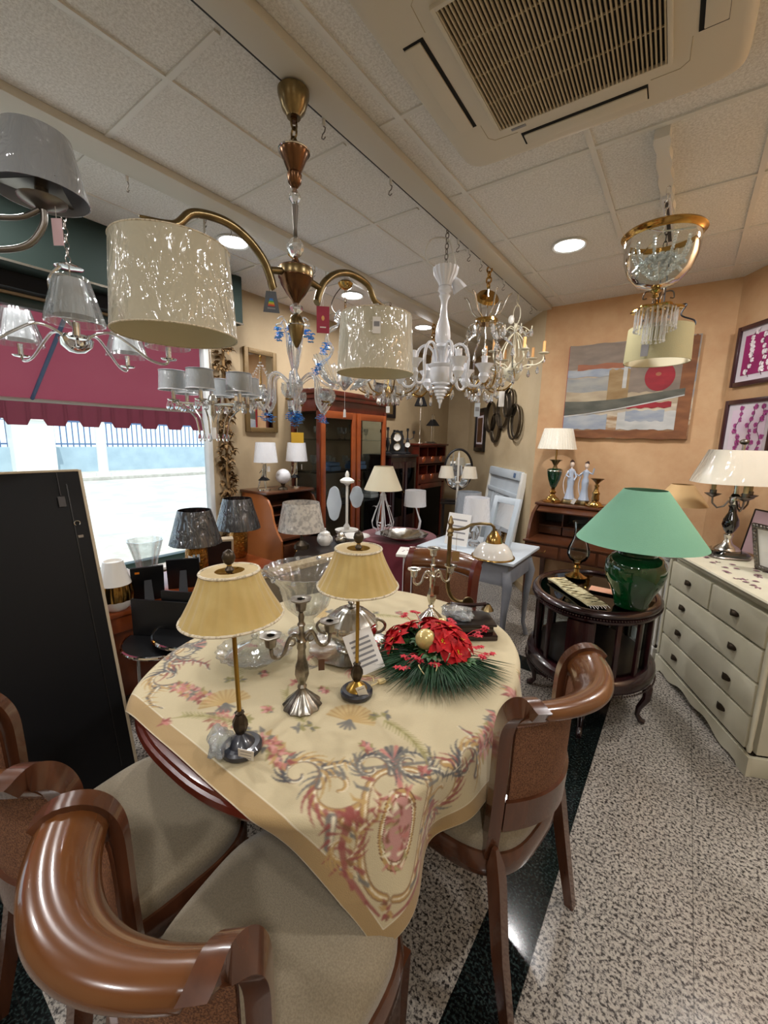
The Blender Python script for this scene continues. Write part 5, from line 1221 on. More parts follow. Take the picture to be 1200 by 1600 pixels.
proto = lt('glassware', '', 'glass', (0, 0, 0), [('goblet', 'cut crystal', [(0, 0), (.028, 0), (.005, .012), (.005, .06), (.03, .08), (.035, .13), (.03, .15), (.028, .15), (.03, .13), (0, .08)], 16)])
spots = [(z, -Lc/2+.12+.115*i) for z in (.858, 1.207, 1.537) for i in range(9)]
for k, (z, y) in enumerate(spots):
    c = proto if k == 0 else copy_tree(proto); c.location = (-3.05+rng.uniform(-.06, .06), 3.42+y, z); s_ = rng.uniform(.8, 1.15); c.scale = (s_, s_, s_)
    c['label'] = {0: 'crystal goblet on the bottom shelf of the display cabinet', 1: 'crystal goblet on the middle shelf of the display cabinet', 2: 'crystal goblet on the top shelf of the display cabinet'}[k//9]; c['group'] = ('bottom', 'middle', 'top')[k//9]+' shelf crystal'
for i, y in enumerate((3.12, 3.55, 3.8)):
    t = thing('folded_linen', ('blue grey folded linen behind the left cabinet door', 'blue grey folded linen behind the right cabinet door', 'pale linen pile at the right end of the cabinet')[i], 'linen', (-3.02, y, 1.207 if i < 2 else .858)); MB().box((0, .06, .03), (.2, .16, .05), bev=.015).box((0, .06, .075), (.18, .15, .035), bev=.012).build('cloth', 'fence blue' if i < 2 else 'white shade', t)
# dark cabinet, wine cabinet
c1 = thing('dark_sideboard', 'dark brown cabinet with two glazed doors carrying black clocks', 'cabinet', (-3.05, 4.355, 0)); c1.scale = (1, .93, 1)
MB().box((0, 0, 1.35), (.44, .66, .03), bev=.008).build('top', 'black brown', c1); MB().box((0, 0, .67), (.40, .62, 1.33), bev=.004).build('carcass', 'dark mahogany', c1)
for s in (-1, 1):
    d = MB().box((.205, s*.15, .75), (.02, .27, 1.05), bev=.005).build('door', 'dark mahogany', c1); MB().box((.217, s*.15, .9), (.004, .17, .6)).build('door_glass', 'dark glass', d); MB().ball((.222, s*.03, .9), .01).build('knob', 'brass', d)
c2 = thing('wine_cabinet', 'mahogany wine rack cabinet with bottle holes above a glass door', 'cabinet', (-3.06, 5.07, 0))
MB().box((0, 0, 1.49), (.48, .80, .025), bev=.006).build('top', 'red mahogany', c2)
o = MB(); o.box((0, -.365, .74), (.42, .02, 1.48)).box((0, .365, .74), (.42, .02, 1.48)).box((-.2, 0, .74), (.02, .72, 1.48)).box((0, 0, .05), (.42, .73, .1)); o.build('carcass', 'red mahogany', c2)
for z0 in (1.34, 1.10):
    for i in range(4): MB().box((.0, -.36+.24*i, z0+.055), (.40, .015, .15)).build('rack_divider', 'red mahogany', c2)
    MB().box((0, 0, z0-.07), (.42, .72, .12), bev=.003).build('rack_rail', 'red mahogany', c2); MB().box((0, 0, z0+.125), (.42, .72, .02)).build('rack_shelf', 'red mahogany', c2)
    for i in range(3): MB().lathe([(0, 0), (.045, 0), (.04, .012), (.025, .02), (0, .02)], (.205, -.24+.24*i, z0-.05), 20, R=Matrix.Rotation(pi/2, 4, 'Y')).build('bottle_rest', 'orange wood', c2)
d = MB()
for s in (-1, 1): d.box((.2, s*.33, .52), (.022, .07, .86), bev=.004)
for z in (.12, .93): d.box((.2, 0, z), (.022, .6, .07), bev=.004)
d = d.build('door', 'red mahogany', c2); MB().box((.198, 0, .52), (.004, .6, .75)).build('door_glass', 'dark glass', d); MB().ball((.218, -.33, .55), .012).build('knob', 'brass', d)
# on the dark cabinet
def clock(label, x, y, s=1.0, faces=2):
    t = thing('mantel_clock', label, 'clock', (x, y, 1.365), radians(35), 'black mantel clocks on the dark cabinet'); S = Matrix.Scale(s, 4)
    MB(S).box((0, 0, .015), (.20, .10, .03), bev=.006).build('base', 'black iron', t)
    MB(S @ Matrix(((1, 0, 0, 0), (0, 0, 1, 0), (0, 1, 0, 0), (0, 0, 0, 1)))).prism([(-.09, .03), (.09, .03), (.085, .1), (.07, .13), (.075, .2), (.05, .255), (0, .275), (-.05, .255), (-.075, .2), (-.07, .13), (-.085, .1)], -.035, .035).build('case', 'black iron', t)
    for z, r_ in ((.19, .042), (.085, .038))[:faces]:
        MB(S).lathe([(0, 0), (r_, 0), (r_*1.12, .002), (r_*1.15, .006)], (0, -.037, z), 24, R=Matrix.Rotation(pi/2, 4, 'X')).build('face', 'white china', t)
        MB(S).tube([(r_*1.1*cos(a), -.04, z+r_*1.1*sin(a)) for a in [2*pi*i/24 for i in range(24)]], .005, 6, closed=True).build('bezel', 'antique brass', t)
    return t
clock('black mantel clock with two round white faces, nearest the display cabinet', -2.97, 4.36, 1.1)
def clockcand(label, y, x=-2.99, face=True):
    t = thing('black_candelabrum', label, 'candelabrum', (x, y, 1.365), radians(35), 'black candelabra on the dark cabinet')
    MB().lathe([(0, 0), (.05, 0), (.05, .015), (.02, .03), (.012, .06), (.02, .1), (.03, .13), (.02, .17), (.01, .2), (.008, .28), (.012, .29)], seg=20).build('stem', 'black iron', t)
    if face: MB().lathe([(0, 0), (.032, 0), (.034, .005)], (0, -.03, .12), 20, R=Matrix.Rotation(pi/2, 4, 'X')).build('clock_face', 'white china', t)
    for s in (-1, 1): MB().tube([(0, 0, .2), (s*.04, 0, .19), (s*.075, 0, .21), (s*.08, 0, .26)], .005, 6).build('arm', 'black iron', t)
    for s in (-1, 0, 1): MB().lathe([(.005, 0), (.02, .006), (.016, .01), (.016, .035), (.02, .038), (0, .034)], (s*.08, 0, .26 if s else .29), 12).build('cup', 'black iron', t)
clockcand('black candelabrum with a small white clock face on the dark cabinet', 4.60, -2.97)
clockcand('black candelabrum partly hidden behind the display cabinet corner', 4.17, -2.98, False)
t = thing('small_ornament', 'small dark ornament with a white tag between clock and candelabrum', 'ornament', (-3.03, 4.48, 1.365)); MB().lathe([(0, 0), (.03, 0), (.01, .03), (.03, .08), (.035, .13), (.02, .17), (.025, .2), (0, .23)], seg=16, flute=(4, .15)).build('body', 'black iron', t); MB().box((.04, -.01, .12), (.002, .04, .07)).build('tag', 'paper', t)
# lamps on the wine cabinet
lt('tall_black_lamp', 'tall slender lamp with black cone shade on the wine cabinet', 'lamp', (-3.0, 4.95, 1.503), [('base', 'silver', [(0, 0), (.06, 0), (.055, .012), (.015, .02), (.008, .03), (.008, .1), (.014, .11), (.007, .12), (.007, .3), (.013, .31), (.006, .32), (.006, .52), (0, .52)], 20), ('lamp_shade', 'black iron', shell(.10, .50, .045, .62), 6)])
t = thing('twin_leg_lamp', 'twin rod lamp with small black metal shade on the wine cabinet', 'lamp', (-3.0, 5.30, 1.503)); MB().box((0, 0, .008), (.10, .12, .016), bev=.004).build('base', 'silver', t)
for s in (-1, 1): MB().tube([(0, s*.028, .01), (0, s*.028, .36), (0, s*.02, .41), (0, s*.045, .40)], .004, 6).build('rod', 'silver', t)
MB().lathe([(.10, .25), (.03, .34), (.028, .34), (.098, .25)], seg=4, R=Matrix.Rotation(.6, 4, 'Z')).build('lamp_shade', 'black iron', t, flat=True)
t = thing('branch_ornament', 'dark branch shaped ornament lying on the wine cabinet top', 'ornament', (-2.93, 5.12, 1.503)); o = MB()
for k in range(6): o.tube(bez((-.02, -.12+.04*k, .004), (.02, -.1+.04*k, .04), (0, -.06+.04*k, .006)), .005, 6)
o.build('branch', 'dark bronze', t)
t = thing('black_picture', 'black and gold framed picture high on the left wall behind the cabinet', 'picture', (-3.265, 4.50, 2.04)); o = MB()
for s in (-1, 1): o.box((0, s*.2, 0), (.03, .05, .42), bev=.008); o.box((0, 0, s*.185), (.03, .35, .05), bev=.008)
o.build('frame', 'black frame', t); MB().box((-.005, 0, 0), (.006, .36, .33)).build('picture', 'gilt frame', t)
# ---------------- middle of the room ----------------
t = thing('upholstered_headboard', 'low beige panel with patterned fabric top edge behind the glass bowl', 'headboard', (-1.71, 1.54, 0), radians(84))
MB().box((0, 0, .42), (.74, .07, .80), bev=.006).build('panel', 'headboard side', t); MB().box((0, 0, .835), (.75, .085, .03), bev=.008).build('fabric_edge', 'headboard fabric', t)
# small stand with patterned lamp and china
t = thing('side_stand', 'dark wooden stand under the patterned lamp and white china', 'stand', (-2.22, 2.32, 0), radians(40)); MB().box((0, 0, .70), (.44, .62, .024), bev=.006).build('top', 'black brown', t)
for s in (-1, 1):
    for q in (-1, 1): MB().box((s*.18, q*.27, .344), (.035, .035, .688), bev=.004).build('leg', 'black brown', t)
sz = .713
lt('patterned_lamp', 'grey white marbled drum lamp on a dark cut foot behind the headboard panel', 'lamp', (-2.30, 2.12, sz), [
    ('foot', 'dark bronze', [(0, 0), (.06, 0), (.055, .03), (.03, .05), (.012, .06), (.008, .12), (.008, .2), (0, .2)], 8), ('lamp_shade', 'patterned shade', shell(.175, .145, .135, .355), 64)])
def jar(nm, label, cat, x, y, s, z=sz, m='white china'):
    t = thing(nm, label, cat, (x, y, z)); S = Matrix.Scale(s, 4)
    MB(S).lathe([(0, 0), (.04, 0), (.06, .03), (.06, .06), (.04, .085), (0, .085)], seg=28, flute=(8, .04)).build('body', m, t)
    MB(S).lathe([(.045, .083), (.04, .1), (.02, .112), (.008, .118), (.012, .13), (0, .138)], seg=24).build('lid', m, t)
    for k in (-1, 1): MB(S).tube([(k*(.055+.02*sin(a)), 0, .055+.022*cos(a)) for a in [pi*i/8 for i in range(9)]], .004, 6).build('handle', m, t)
jar('china_jar', 'white lidded china jar beside the patterned lamp', 'jar', -2.24, 2.31, 1.0)
jar('silver_jar', 'small silver jar next to the white china jar', 'jar', -2.17, 2.42, .8, m='silver')
lt('china_bowl', 'wide pale china bowl at the right end of the dark stand', 'bowl', (-2.10, 2.52, sz), [('bowl', 'white china', [(0, 0), (.04, 0), (.05, .02), (.12, .06), (.115, .06), (.045, .025), (0, .02)], 32)])
# carved pale lantern (partly hidden by the mark on the photograph)
t = thing('carved_ornament', 'tall pale carved ornament with finial in front of the display cabinet', 'ornament', (-2.49, 2.86, 0), radians(30))
MB().lathe([(0, 0), (.10, 0), (.09, .02), (.03, .05), (.025, .62), (.10, .68), (.11, .71), (0, .71)], seg=28).build('pedestal', 'white paint', t)
MB().lathe([(.02, .71), (.03, .74), (.012, .77), (.012, 1.12), (.03, 1.14), (.06, 1.15), (.065, 1.17), (.04, 1.19), (.015, 1.2), (.02, 1.22), (.01, 1.25), (0, 1.26)], seg=24, flute=(8, .05)).build('post', 'white paint', t)
for x, z, a, b_ in ((-.12, .95, .065, .16), (.09, 1.02, .06, .10)):
    MB(Matrix.Translation((x, 0, z)) @ Matrix.Rotation(pi/2, 4, 'X')).prism([(a*cos(q)*(1+.06*cos(6*q)), b_*sin(q)) for q in [2*pi*i/40 for i in range(40)]], -.01, .01).build('leaf_panel', 'pale grey paint', t)
# burgundy round table
rt = thing('round_table', 'round table hidden by a burgundy cloth', 'table', (-2.02, 3.02, 0)); MB().cyl((0, 0, .66), (0, 0, .70), .33, seg=40).build('table_top', 'black brown', rt); MB().cyl((0, 0, 0), (0, 0, .66), .04).build('leg', 'black brown', rt)
o = MB(); n = 120; vs = []
for j, (rr, z) in enumerate(((0.001, .708), (.15, .708), (.32, .708), (.345, .70), (.36, .66), (.375, .5), (.39, .3), (.41, .06))):
    for i in range(n): a = 2*pi*i/n; k = rr*(1+(max(0, j-3)*.018)*sin(9*a+.5*sin(3*a))); vs.append((k*cos(a), k*sin(a), z+.02*(j == 7)*sin(4*a)))
fs = [(j*n+i, j*n+(i+1) % n, (j+1)*n+(i+1) % n, (j+1)*n+i) for j in range(7) for i in range(n)]
q = tag(o.add(vs, fs).build('burgundy_cloth', 'burgundy cloth'), 'dark burgundy velvet cloth falling in folds over the round table', 'tablecloth'); q.location = (-2.02, 3.02, 0)
rz_ = .712
t = thing('wire_cage_lamp', 'cream cone lamp on a white wire cage base on the burgundy table', 'lamp', (-2.13, 2.93, rz_))
MB().lathe([(0, 0), (.065, 0), (.06, .015), (.015, .03), (.012, .05), (.012, .30), (.02, .31), (.028, .35), (.012, .38), (.01, .42)], seg=20).build('base', 'white lacquer', t)
for k in range(9): a = 2*pi*k/9; MB().tube([(rr*cos(a), rr*sin(a), z) for rr, z in ((.02, .36), (.03, .30), (.07, .2), (.10, .11), (.09, .06), (.055, .04), (.06, .03))], .0035, 6).build('wire', 'white lacquer', t)
for k in range(5): a = 2*pi*k/5; o = MB(); [leafmesh(o, (.06*cos(a), .06*sin(a), .24 if k % 2 else .08), (cos(b_), sin(b_), .3), (0, 0, 1), .035, .012) for b_ in (a, a+1.5, a-1.5)]; o.build('leaf', 'white lacquer', t)
MB().lathe(shell(.168, .40, .082, .605), seg=56).build('lamp_shade', 'cream shade', t)
t = thing('white_small_lamp', 'small lamp with white drum shade and curved stem on the burgundy table', 'lamp', (-1.90, 3.10, rz_)); MB().lathe([(0, 0), (.05, 0), (.045, .012), (0, .015)], seg=20).build('base', 'chrome', t)
MB().tube([(0, 0, .01), (.05, 0, .06), (.06, 0, .13), (.03, 0, .2), (.0, 0, .28)], [.01, .012, .01, .007, .006], 10).build('stem', 'white lacquer', t); MB().lathe(shell(.10, .26, .092, .40), seg=40).build('lamp_shade', 'white shade', t)
lt('silver_dish', 'wide silver dish with wavy rim on the burgundy table edge', 'dish', (-1.86, 2.87, rz_), [('dish', 'silver', [(0, 0), (.07, 0), (.12, .015), (.20, .05), (.205, .055), (.19, .05), (.11, .022), (0, .01)], 72, (9, .03))])
# grey table and its things
gt = thing('grey_table', 'grey painted side table with cabriole legs behind the far chair', 'table', (-1.23, 2.98, 0)); MB().box((0, 0, .735), (.76, .62, .022), bev=.006).build('table_top', 'pale grey paint', gt)
MB().box((0, 0, .64), (.66, .52, .17), bev=.005).build('apron', 'grey table', gt)
for sx in (-1, 1):
    for sy in (-1, 1): MB().tube([(sx*.31, sy*.24, .66), (sx*.335, sy*.265, .56), (sx*.32, sy*.25, .35), (sx*.315, sy*.245, .12), (sx*.34, sy*.27, .012)], [.032, .034, .022, .016, .02], 10).build('leg', 'grey table', gt)
gz = .7475
card('certificate_frame', 'white sheet in a beaded silver frame on the grey table', 'frame', (-1.33, 2.80, gz+.145), (-.25, .06, .25), .17, .24, 'paper', 4)
t = thing('table_mirror', 'pale grey wide framed mirror leaning behind the grey table lamps', 'mirror', (-1.10, 2.99, gz), radians(-25)); R = Matrix.Rotation(radians(-14), 4, 'X'); o = MB(R)
for s in (-1, 1): o.box((s*.11, 0, .20), (.045, .025, .40), bev=.004); o.box((0, 0, .20+s*.175), (.18, .025, .05), bev=.004)
o.build('frame', 'pale grey paint', t); MB(R).box((0, .004, .20), (.18, .006, .31)).build('mirror_plate', 'mirror glass', t)
for (x, y, rs, h, lab, m) in ((-1.42, 3.17, .115, .21, 'pale blue plastic wrapped drum lamp, left of two behind the certificate frame', 'silver shade'), (-1.26, 2.96, .11, .20, 'wrapped white square lamp in front of the white headboard', 'white shade')):
    lt('wrapped_lamp', lab, 'lamp', (x, y, gz), [('base', 'crystal', [(0, 0), (.045, 0), (.05, .02), (.02, .05), (.035, .1), (.02, .15), (.006, .17), (.006, .25), (0, .25)], 20), ('lamp_shade', m, shell(rs, .18, rs*.85, .18+h), 40)], group='wrapped lamps on the grey table')
# white headboard leaning on the diagonal wall
hd = Vector((.63, -.777, 0)).normalized(); t = thing('white_headboard', 'white panelled wooden headboard leaning on the sand coloured wall', 'headboard', (-1.80, 4.68, 0), math.atan2(hd.y, hd.x), tilt=(radians(-7), 0, math.atan2(hd.y, hd.x)))
MB().box((0, 0, .60), (1.0, .03, 1.1), bev=.004).build('panel', 'pale grey paint', t)
for x in (-.53, .53): MB().box((x, 0, .62), (.07, .05, 1.24), bev=.005).build('post', 'white paint', t)
MB().box((0, -.01, 1.2), (1.02, .08, .10), bev=.02).box((0, -.012, .98), (1.0, .04, .05), bev=.008).build('rail', 'pale grey paint', t)
for x in (-.3, -.1, .1, .3): MB().box((x, -.018, .5), (.02, .012, .9), bev=.003).build('slat', 'pale grey paint', t)
MB().box((.40, -.054, 1.20), (.06, .002, .05)).build('label', 'fence blue', t)
# white pedestal shelf with painted flowers
t = thing('white_pedestal', 'white pedestal with painted flowers between far chair and burgundy table', 'pedestal', (-1.43, 2.36, 0), radians(25)); MB().box((0, 0, .785), (.24, .2, .02), bev=.004).build('top', 'white paint', t); MB().box((0, 0, .39), (.15, .14, .77), bev=.005).build('column', 'white lacquer', t)
o = MB()
for i in range(14): leafmesh(o, (rng.uniform(-.09, .09), rng.uniform(-.07, .07), .7955), (cos(i), sin(i), 0), (0, 0, 1), .02, .006, bend=0)
o.build('painted_flowers', 'painted plum', t, flat=True)
# floor lamp, mirror, chair
t = thing('two_shade_floor_lamp', 'white floor lamp with two striped shades and scrolls near the far corner', 'floor lamp', (-1.90, 3.93, 0), radians(36)); MB().lathe([(0, 0), (.13, 0), (.12, .02), (.02, .04), (.012, .06), (.012, 1.1), (.03, 1.12), (.012, 1.14), (.01, 1.42), (0, 1.45)], seg=20).build('pole', 'white metal', t)
for s in (-1, 1):
    MB().tube([(0, 0, 1.1), (s*.05, 0, 1.07), (s*.10, 0, 1.1), (s*.12, 0, 1.17), (s*.12, 0, 1.22)], .007, 8).build('arm', 'silver', t)
    MB().tube([(s*(.06+.035*cos(a)*(1-a/9)), 0, 1.16+.035*sin(a)*(1-a/9)) for a in [i*.4 for i in range(17)]], .004, 6).build('scroll', 'silver', t)
    MB().lathe(shell(.085, 1.17, .06, 1.29), (s*.12, 0, 0), 40, (10, .01)).build('lamp_shade', 'clear wrapped shade', t)
t = thing('oval_mirror', 'oval standing mirror in dark frame in front of the far corner', 'mirror', (-2.42, 5.0, .76), radians(28)); MB().tube([(.18*cos(a), 0, .42+.26*sin(a)) for a in [2*pi*i/48 for i in range(48)]], .016, 8, closed=True).build('frame', 'black frame', t)
MB(Matrix.Rotation(pi/2, 4, 'X')).prism([(.172*cos(2*pi*i/48), .42+.252*sin(2*pi*i/48)) for i in range(48)], -.004, .004).build('glass', 'mirror glass', t); MB().box((0, 0, .01), (.3, .16, .02), bev=.004).cyl((0, .03, .02), (0, .03, .2), .012).build('foot', 'black frame', t)
t = thing('small_black_table', 'small black table under the oval mirror', 'table', (-2.42, 5.0, 0), radians(28)); MB().box((0, 0, .745), (.42, .34, .025), bev=.004).build('table_top', 'black frame', t)
for s in (-1, 1):
    for q in (-1, 1): MB().box((s*.17, q*.13, .366), (.03, .03, .73)).build('leg', 'black frame', t)
# wall pieces on the diagonal wall
dd = Vector((-.63, .777, 0)); nn = Vector((-.777, -.63, 0))
def onwall(s, z, off=.02): p = Vector((OC[0], OC[1], 0))+dd*s+nn*off; return (p.x, p.y, z)
wr = math.atan2(.777, -.63)+pi
t = thing('framed_print', 'dark framed print with pale mount on the sand coloured wall', 'picture', onwall(1.93, 1.71), wr); o = MB()
for s in (-1, 1): o.box((s*.22, 0, 0), (.05, .03, .60), bev=.004); o.box((0, 0, s*.275), (.40, .03, .05), bev=.004)
o.build('frame', 'black frame', t); MB().box((0, .004, 0), (.41, .006, .52)).build('mount', 'dark plum frame', t); MB().box((0, -.001, 0), (.30, .004, .40)).build('mat_border', 'mat board', t); MB().box((0, -.004, 0), (.25, .003, .34)).build('print', 'bureau wood', t)
t = thing('ring_mirror', 'wall mirror made of overlapping dark bronze rings', 'mirror', onwall(.95, 1.84), wr)
for x, z, r_ in ((-.50, .03, .18), (-.26, -.12, .165), (-.02, .09, .2), (.2, .15, .15), (.42, -.07, .175)):
    MB().tube([((x)+r_*cos(a), -.012-.012*(x > 0), z+r_*1.08*sin(a)) for a in [2*pi*i/48 for i in range(48)]], .017, 8, closed=True, flat=.5).build('ring', 'dark bronze', t)
    MB(Matrix.Translation((x, 0, z)) @ Matrix.Rotation(pi/2, 4, 'X')).prism([((r_-.012)*cos(2*pi*i/40), (r_-.012)*1.08*sin(2*pi*i/40)) for i in range(40)], -.004, .004).build('mirror_disc', 'mirror glass', t)
# ---------------- hanging lamps ----------------
def chain(t, x, y, z0, z1, m='nickel', L=.035, r_=.0025, wd=.009):
    n = max(1, int(round((z1-z0)/(L*.78)))); step = (z1-z0)/n; o = MB()
    for i in range(n):
        c = z0+step*(i+.5); h = step*.62
        P_ = [((wd*cos(a) if i % 2 else 0), (0 if i % 2 else wd*cos(a)), h*sin(a)) for a in [2*pi*k/12 for k in range(12)]]
        o.tube([(x+p[0], y+p[1], c+p[2]) for p in P_], r_, 6, closed=True)
    return o.build('chain', m, t)
def crm(P3, k=6):
    out = []
    for i in range(len(P3)-1):
        a0, a1, p0, p3 = P3[i], P3[i+1], P3[max(i-1, 0)], P3[min(i+2, len(P3)-1)]
        for j in range(k):
            kk = j/k; out.append(tuple(.5*(2*a0[q]+(a1[q]-p0[q])*kk+(2*p0[q]-5*a0[q]+4*a1[q]-p3[q])*kk*kk+(3*a0[q]-p0[q]-3*a1[q]+p3[q])*kk**3) for q in range(3)))
    return out+[tuple(P3[-1])]
def radial(a, pts): return [(q*cos(a), q*sin(a), z) for q, z in pts]
def drop(o, x, y, z, s=1.0):
    o.lathe([(0, .0), (.004*s, -.004*s), (.006*s, -.01*s), (.0105*s, -.028*s), (.008*s, -.038*s), (0, -.044*s)], (x, y, z), 6)
def gem(t, pts, m='crystal', s=1.0, name='crystal_drop'):
    for p in pts:
        o = MB(); drop(o, *p, s); o.build(name, m, t, flat=True)
def strand(t, p0, p1, sag, n, r_, m='crystal', name='bead_strand'):
    o = MB()
    for i in range(n):
        k = (i+.5)/n; o.ball((p0[0]+(p1[0]-p0[0])*k, p0[1]+(p1[1]-p0[1])*k, p0[2]+(p1[2]-p0[2])*k-sag*4*k*(1-k)), r_, seg=6, rings=4)
    return o.build(name, m, t, flat=True)
# 1. brass two arm pendant with wrapped drum shades
HX, HY = -1.277, 1.163
p1_ = thing('brass_pendant', 'brass pendant with two big plastic wrapped cream drum shades and crystal balls', 'pendant lamp', (HX, HY, 0))
MB().lathe([(0, 2.752), (.052, 2.752), (.056, 2.748), (.055, 2.735), (.04, 2.69), (.026, 2.675), (.024, 2.668), (.0, 2.668)], seg=36).build('ceiling_cup', 'antique brass', p1_)
MB().lathe([(.012, 2.67), (.012, 2.655), (0, 2.655)]).build('cup_nut', 'bronze copper', p1_)
MB().cyl((0, 0, 2.79), (0, 0, 2.745), .004).build('hook_rod', 'nickel', p1_)
chain(p1_, 0, 0, 2.575, 2.665, 'antique brass', .04, .004, .013)
MB().lathe([(0, 2.575), (.045, 2.572), (.053, 2.566), (.053, 2.558), (.046, 2.545), (.026, 2.50), (.022, 2.495), (.027, 2.488), (.024, 2.462), (.012, 2.445), (0, 2.44)], seg=36).build('upper_cup', 'bronze copper', p1_)
MB().tube([(.054*cos(a), .054*sin(a), 2.562) for a in [2*pi*i/40 for i in range(40)]], .0035, 6, closed=True).build('cup_ring', 'chrome', p1_)
MB().lathe([(.006, 2.445), (.012, 2.435), (.0215, 2.42), (.0215, 2.41), (.012, 2.395), (.008, 2.388)], seg=10).build('crystal_ball', 'crystal', p1_, flat=True)
MB().lathe([(.013, 2.388), (.012, 2.37), (.0075, 2.31), (.008, 2.285), (.010, 2.28), (0, 2.28)], seg=20).build('stem', 'nickel', p1_)
MB().lathe([(.008, 2.282), (.02, 2.272), (.032, 2.252), (.032, 2.24), (.02, 2.22), (.01, 2.212)], seg=12).build('crystal_ball', 'crystal', p1_, flat=True)
MB().lathe([(.008, 2.214), (.012, 2.205), (.022, 2.188), (.034, 2.180), (.06, 2.177), (.065, 2.172), (.065, 2.140), (.061, 2.135), (.056, 2.118), (.036, 2.085), (.017, 2.062), (.010, 2.05), (0, 2.05)], seg=40).build('hub', 'bronze copper', p1_)
MB().lathe([(.0655, 2.17), (.0665, 2.165), (.0665, 2.147), (.0655, 2.142)], seg=40).build('hub_band', 'antique brass', p1_)
MB().lathe([(.006, 2.055), (.024, 2.042), (.026, 2.034), (.024, 2.026), (.007, 2.012)], seg=10).build('crystal_ball', 'crystal', p1_, flat=True)
MB().lathe([(.008, 2.014), (.02, 2.006), (.028, 1.99), (.031, 1.976), (.031, 1.97), (.029, 1.95), (.018, 1.915), (.006, 1.893), (0, 1.89)], seg=32).build('finial', 'antique brass', p1_)
MB().tube([(.0315*cos(a), .0315*sin(a), 1.973) for a in [2*pi*i/32 for i in range(32)]], .003, 6, closed=True).build('finial_ring', 'chrome', p1_)
for i, (sx, sy) in enumerate(((-1.325-HX, .715-HY), (-1.225-HX, 1.60-HY))):
    ln = sqrt(sx*sx+sy*sy); a = math.atan2(sy, sx); ox, oy = cos(a), sin(a)
    A = crm([(ox*q, oy*q, z) for q, z in ((.05, 2.150), (.075, 2.10), (.098, 2.078), (.112, 2.115), (.14, 2.165), (.20, 2.212), (.28, 2.235), (.38, 2.22), (ln-.01, 2.165), (ln+.085, 2.155))], 6)
    MB().tube(A[12:], [.0155-.003*(k/len(A[12:])) if k < len(A[12:])-5 else .010*(len(A[12:])-k)/5+.0012 for k in range(len(A[12:]))], 12).build('arm', 'antique brass', p1_)
    MB().cyl((ox*.045, oy*.045, 2.152), (ox*.122, oy*.122, 2.135), .013, .012, 12).build('arm_socket', 'antique brass', p1_)
    MB().lathe([(.005, 2.165), (.012, 2.155), (.02, 2.14), (.012, 2.125), (.006, 2.11)], (sx, sy, 0), 10).build('shade_crystal', 'crystal', p1_, flat=True)
    zt = 2.10; prof = shell(.178, zt-.25, .163, zt, .003)
    MB().lathe(prof, (sx, sy, 0), 96).build('drum_shade', 'drum shade', p1_)
    MB().lathe([(.1745, zt-.249), (.1595, zt-.001)], (sx, sy, 0), 72).build('shade_lining', 'drum lining', p1_)
    for rr, z in ((.178, zt-.25), (.163, zt)): MB().tube([(sx+rr*cos(b), sy+rr*sin(b), z) for b in [2*pi*k/72 for k in range(72)]], .0022, 5, closed=True).build('shade_hem', 'silk trim', p1_)
    o = MB().cyl((sx, sy, 2.12), (sx, sy, 2.02), .012, seg=12)
    for k in range(3): b = 2*pi*k/3; o.cyl((sx, sy, zt-.01), (sx+.158*cos(b), sy+.158*sin(b), zt-.01), .002, seg=5)
    o.build('lamp_holder', 'nickel', p1_)
def hangtag(nm, label, x, y, z, rz, w_, h_, m, bars=None):
    t = thing(nm, label, 'tag', (x, y, z), rz); MB().prism([(-w_*.3, h_/2), (-w_/2, -h_/2), (w_/2, -h_/2), (w_*.3, h_/2)] if bars == 'rainbow' else [(-w_/2, -h_/2), (w_/2, -h_/2), (w_/2, h_/2), (-w_/2, h_/2)], -.0006, .0006, R=Matrix.Rotation(pi/2, 4, 'X')).build('tag', m, t)
    MB().cyl((0, 0, h_/2), (0, 0, h_/2+.03), .0008, seg=4).build('string', 'white metal', t)
    if bars == 'rainbow':
        for i, h in enumerate(('#3b6fd0', '#2f9fd8', '#54b04a', '#d9d23a', '#e08a2c', '#cc3a2c')):
            if 'bar'+h not in MAT: mat('bar'+h, h, .6)
            MB().box((0, -.001, .010-.0045*i), (.012+.0025*i, .0005, .0038)).build('colour_bar', 'bar'+h, t)
        MB().box((0, -.001, -.022), (.028, .0005, .005)).build('print', 'grey print', t)
    elif bars == 'flame': MB().ball((0, -.001, .006), .006, (1, .1, 1.6), 10, 8).build('flame_mark', 'candle orange', t); MB().box((0, -.001, -.028), (.024, .0005, .004)).build('print', 'paper', t)
    elif bars: MB().box((0, -.001, .005), (w_*.7, .0005, h_*.3)).build('print', 'grey print', t)
    return t
hangtag('energy_tag', 'black energy tag with rainbow bars hanging from the brass pendant arm', -1.286, 1.052, 2.03, .88, .058, .072, 'black plastic', 'rainbow')
hangtag('red_tag', 'dark red tag with a small flame hanging right of the brass hub', -1.232, 1.262, 2.01, .75, .05, .10, 'red tag', 'flame')
t = hangtag('shade_label', 'white printed label stuck on the right drum shade', -1.112, 1.458, 2.02, .66, .034, .066, 'paper', 'x')
t.location = (-1.118, 1.464, 2.02)
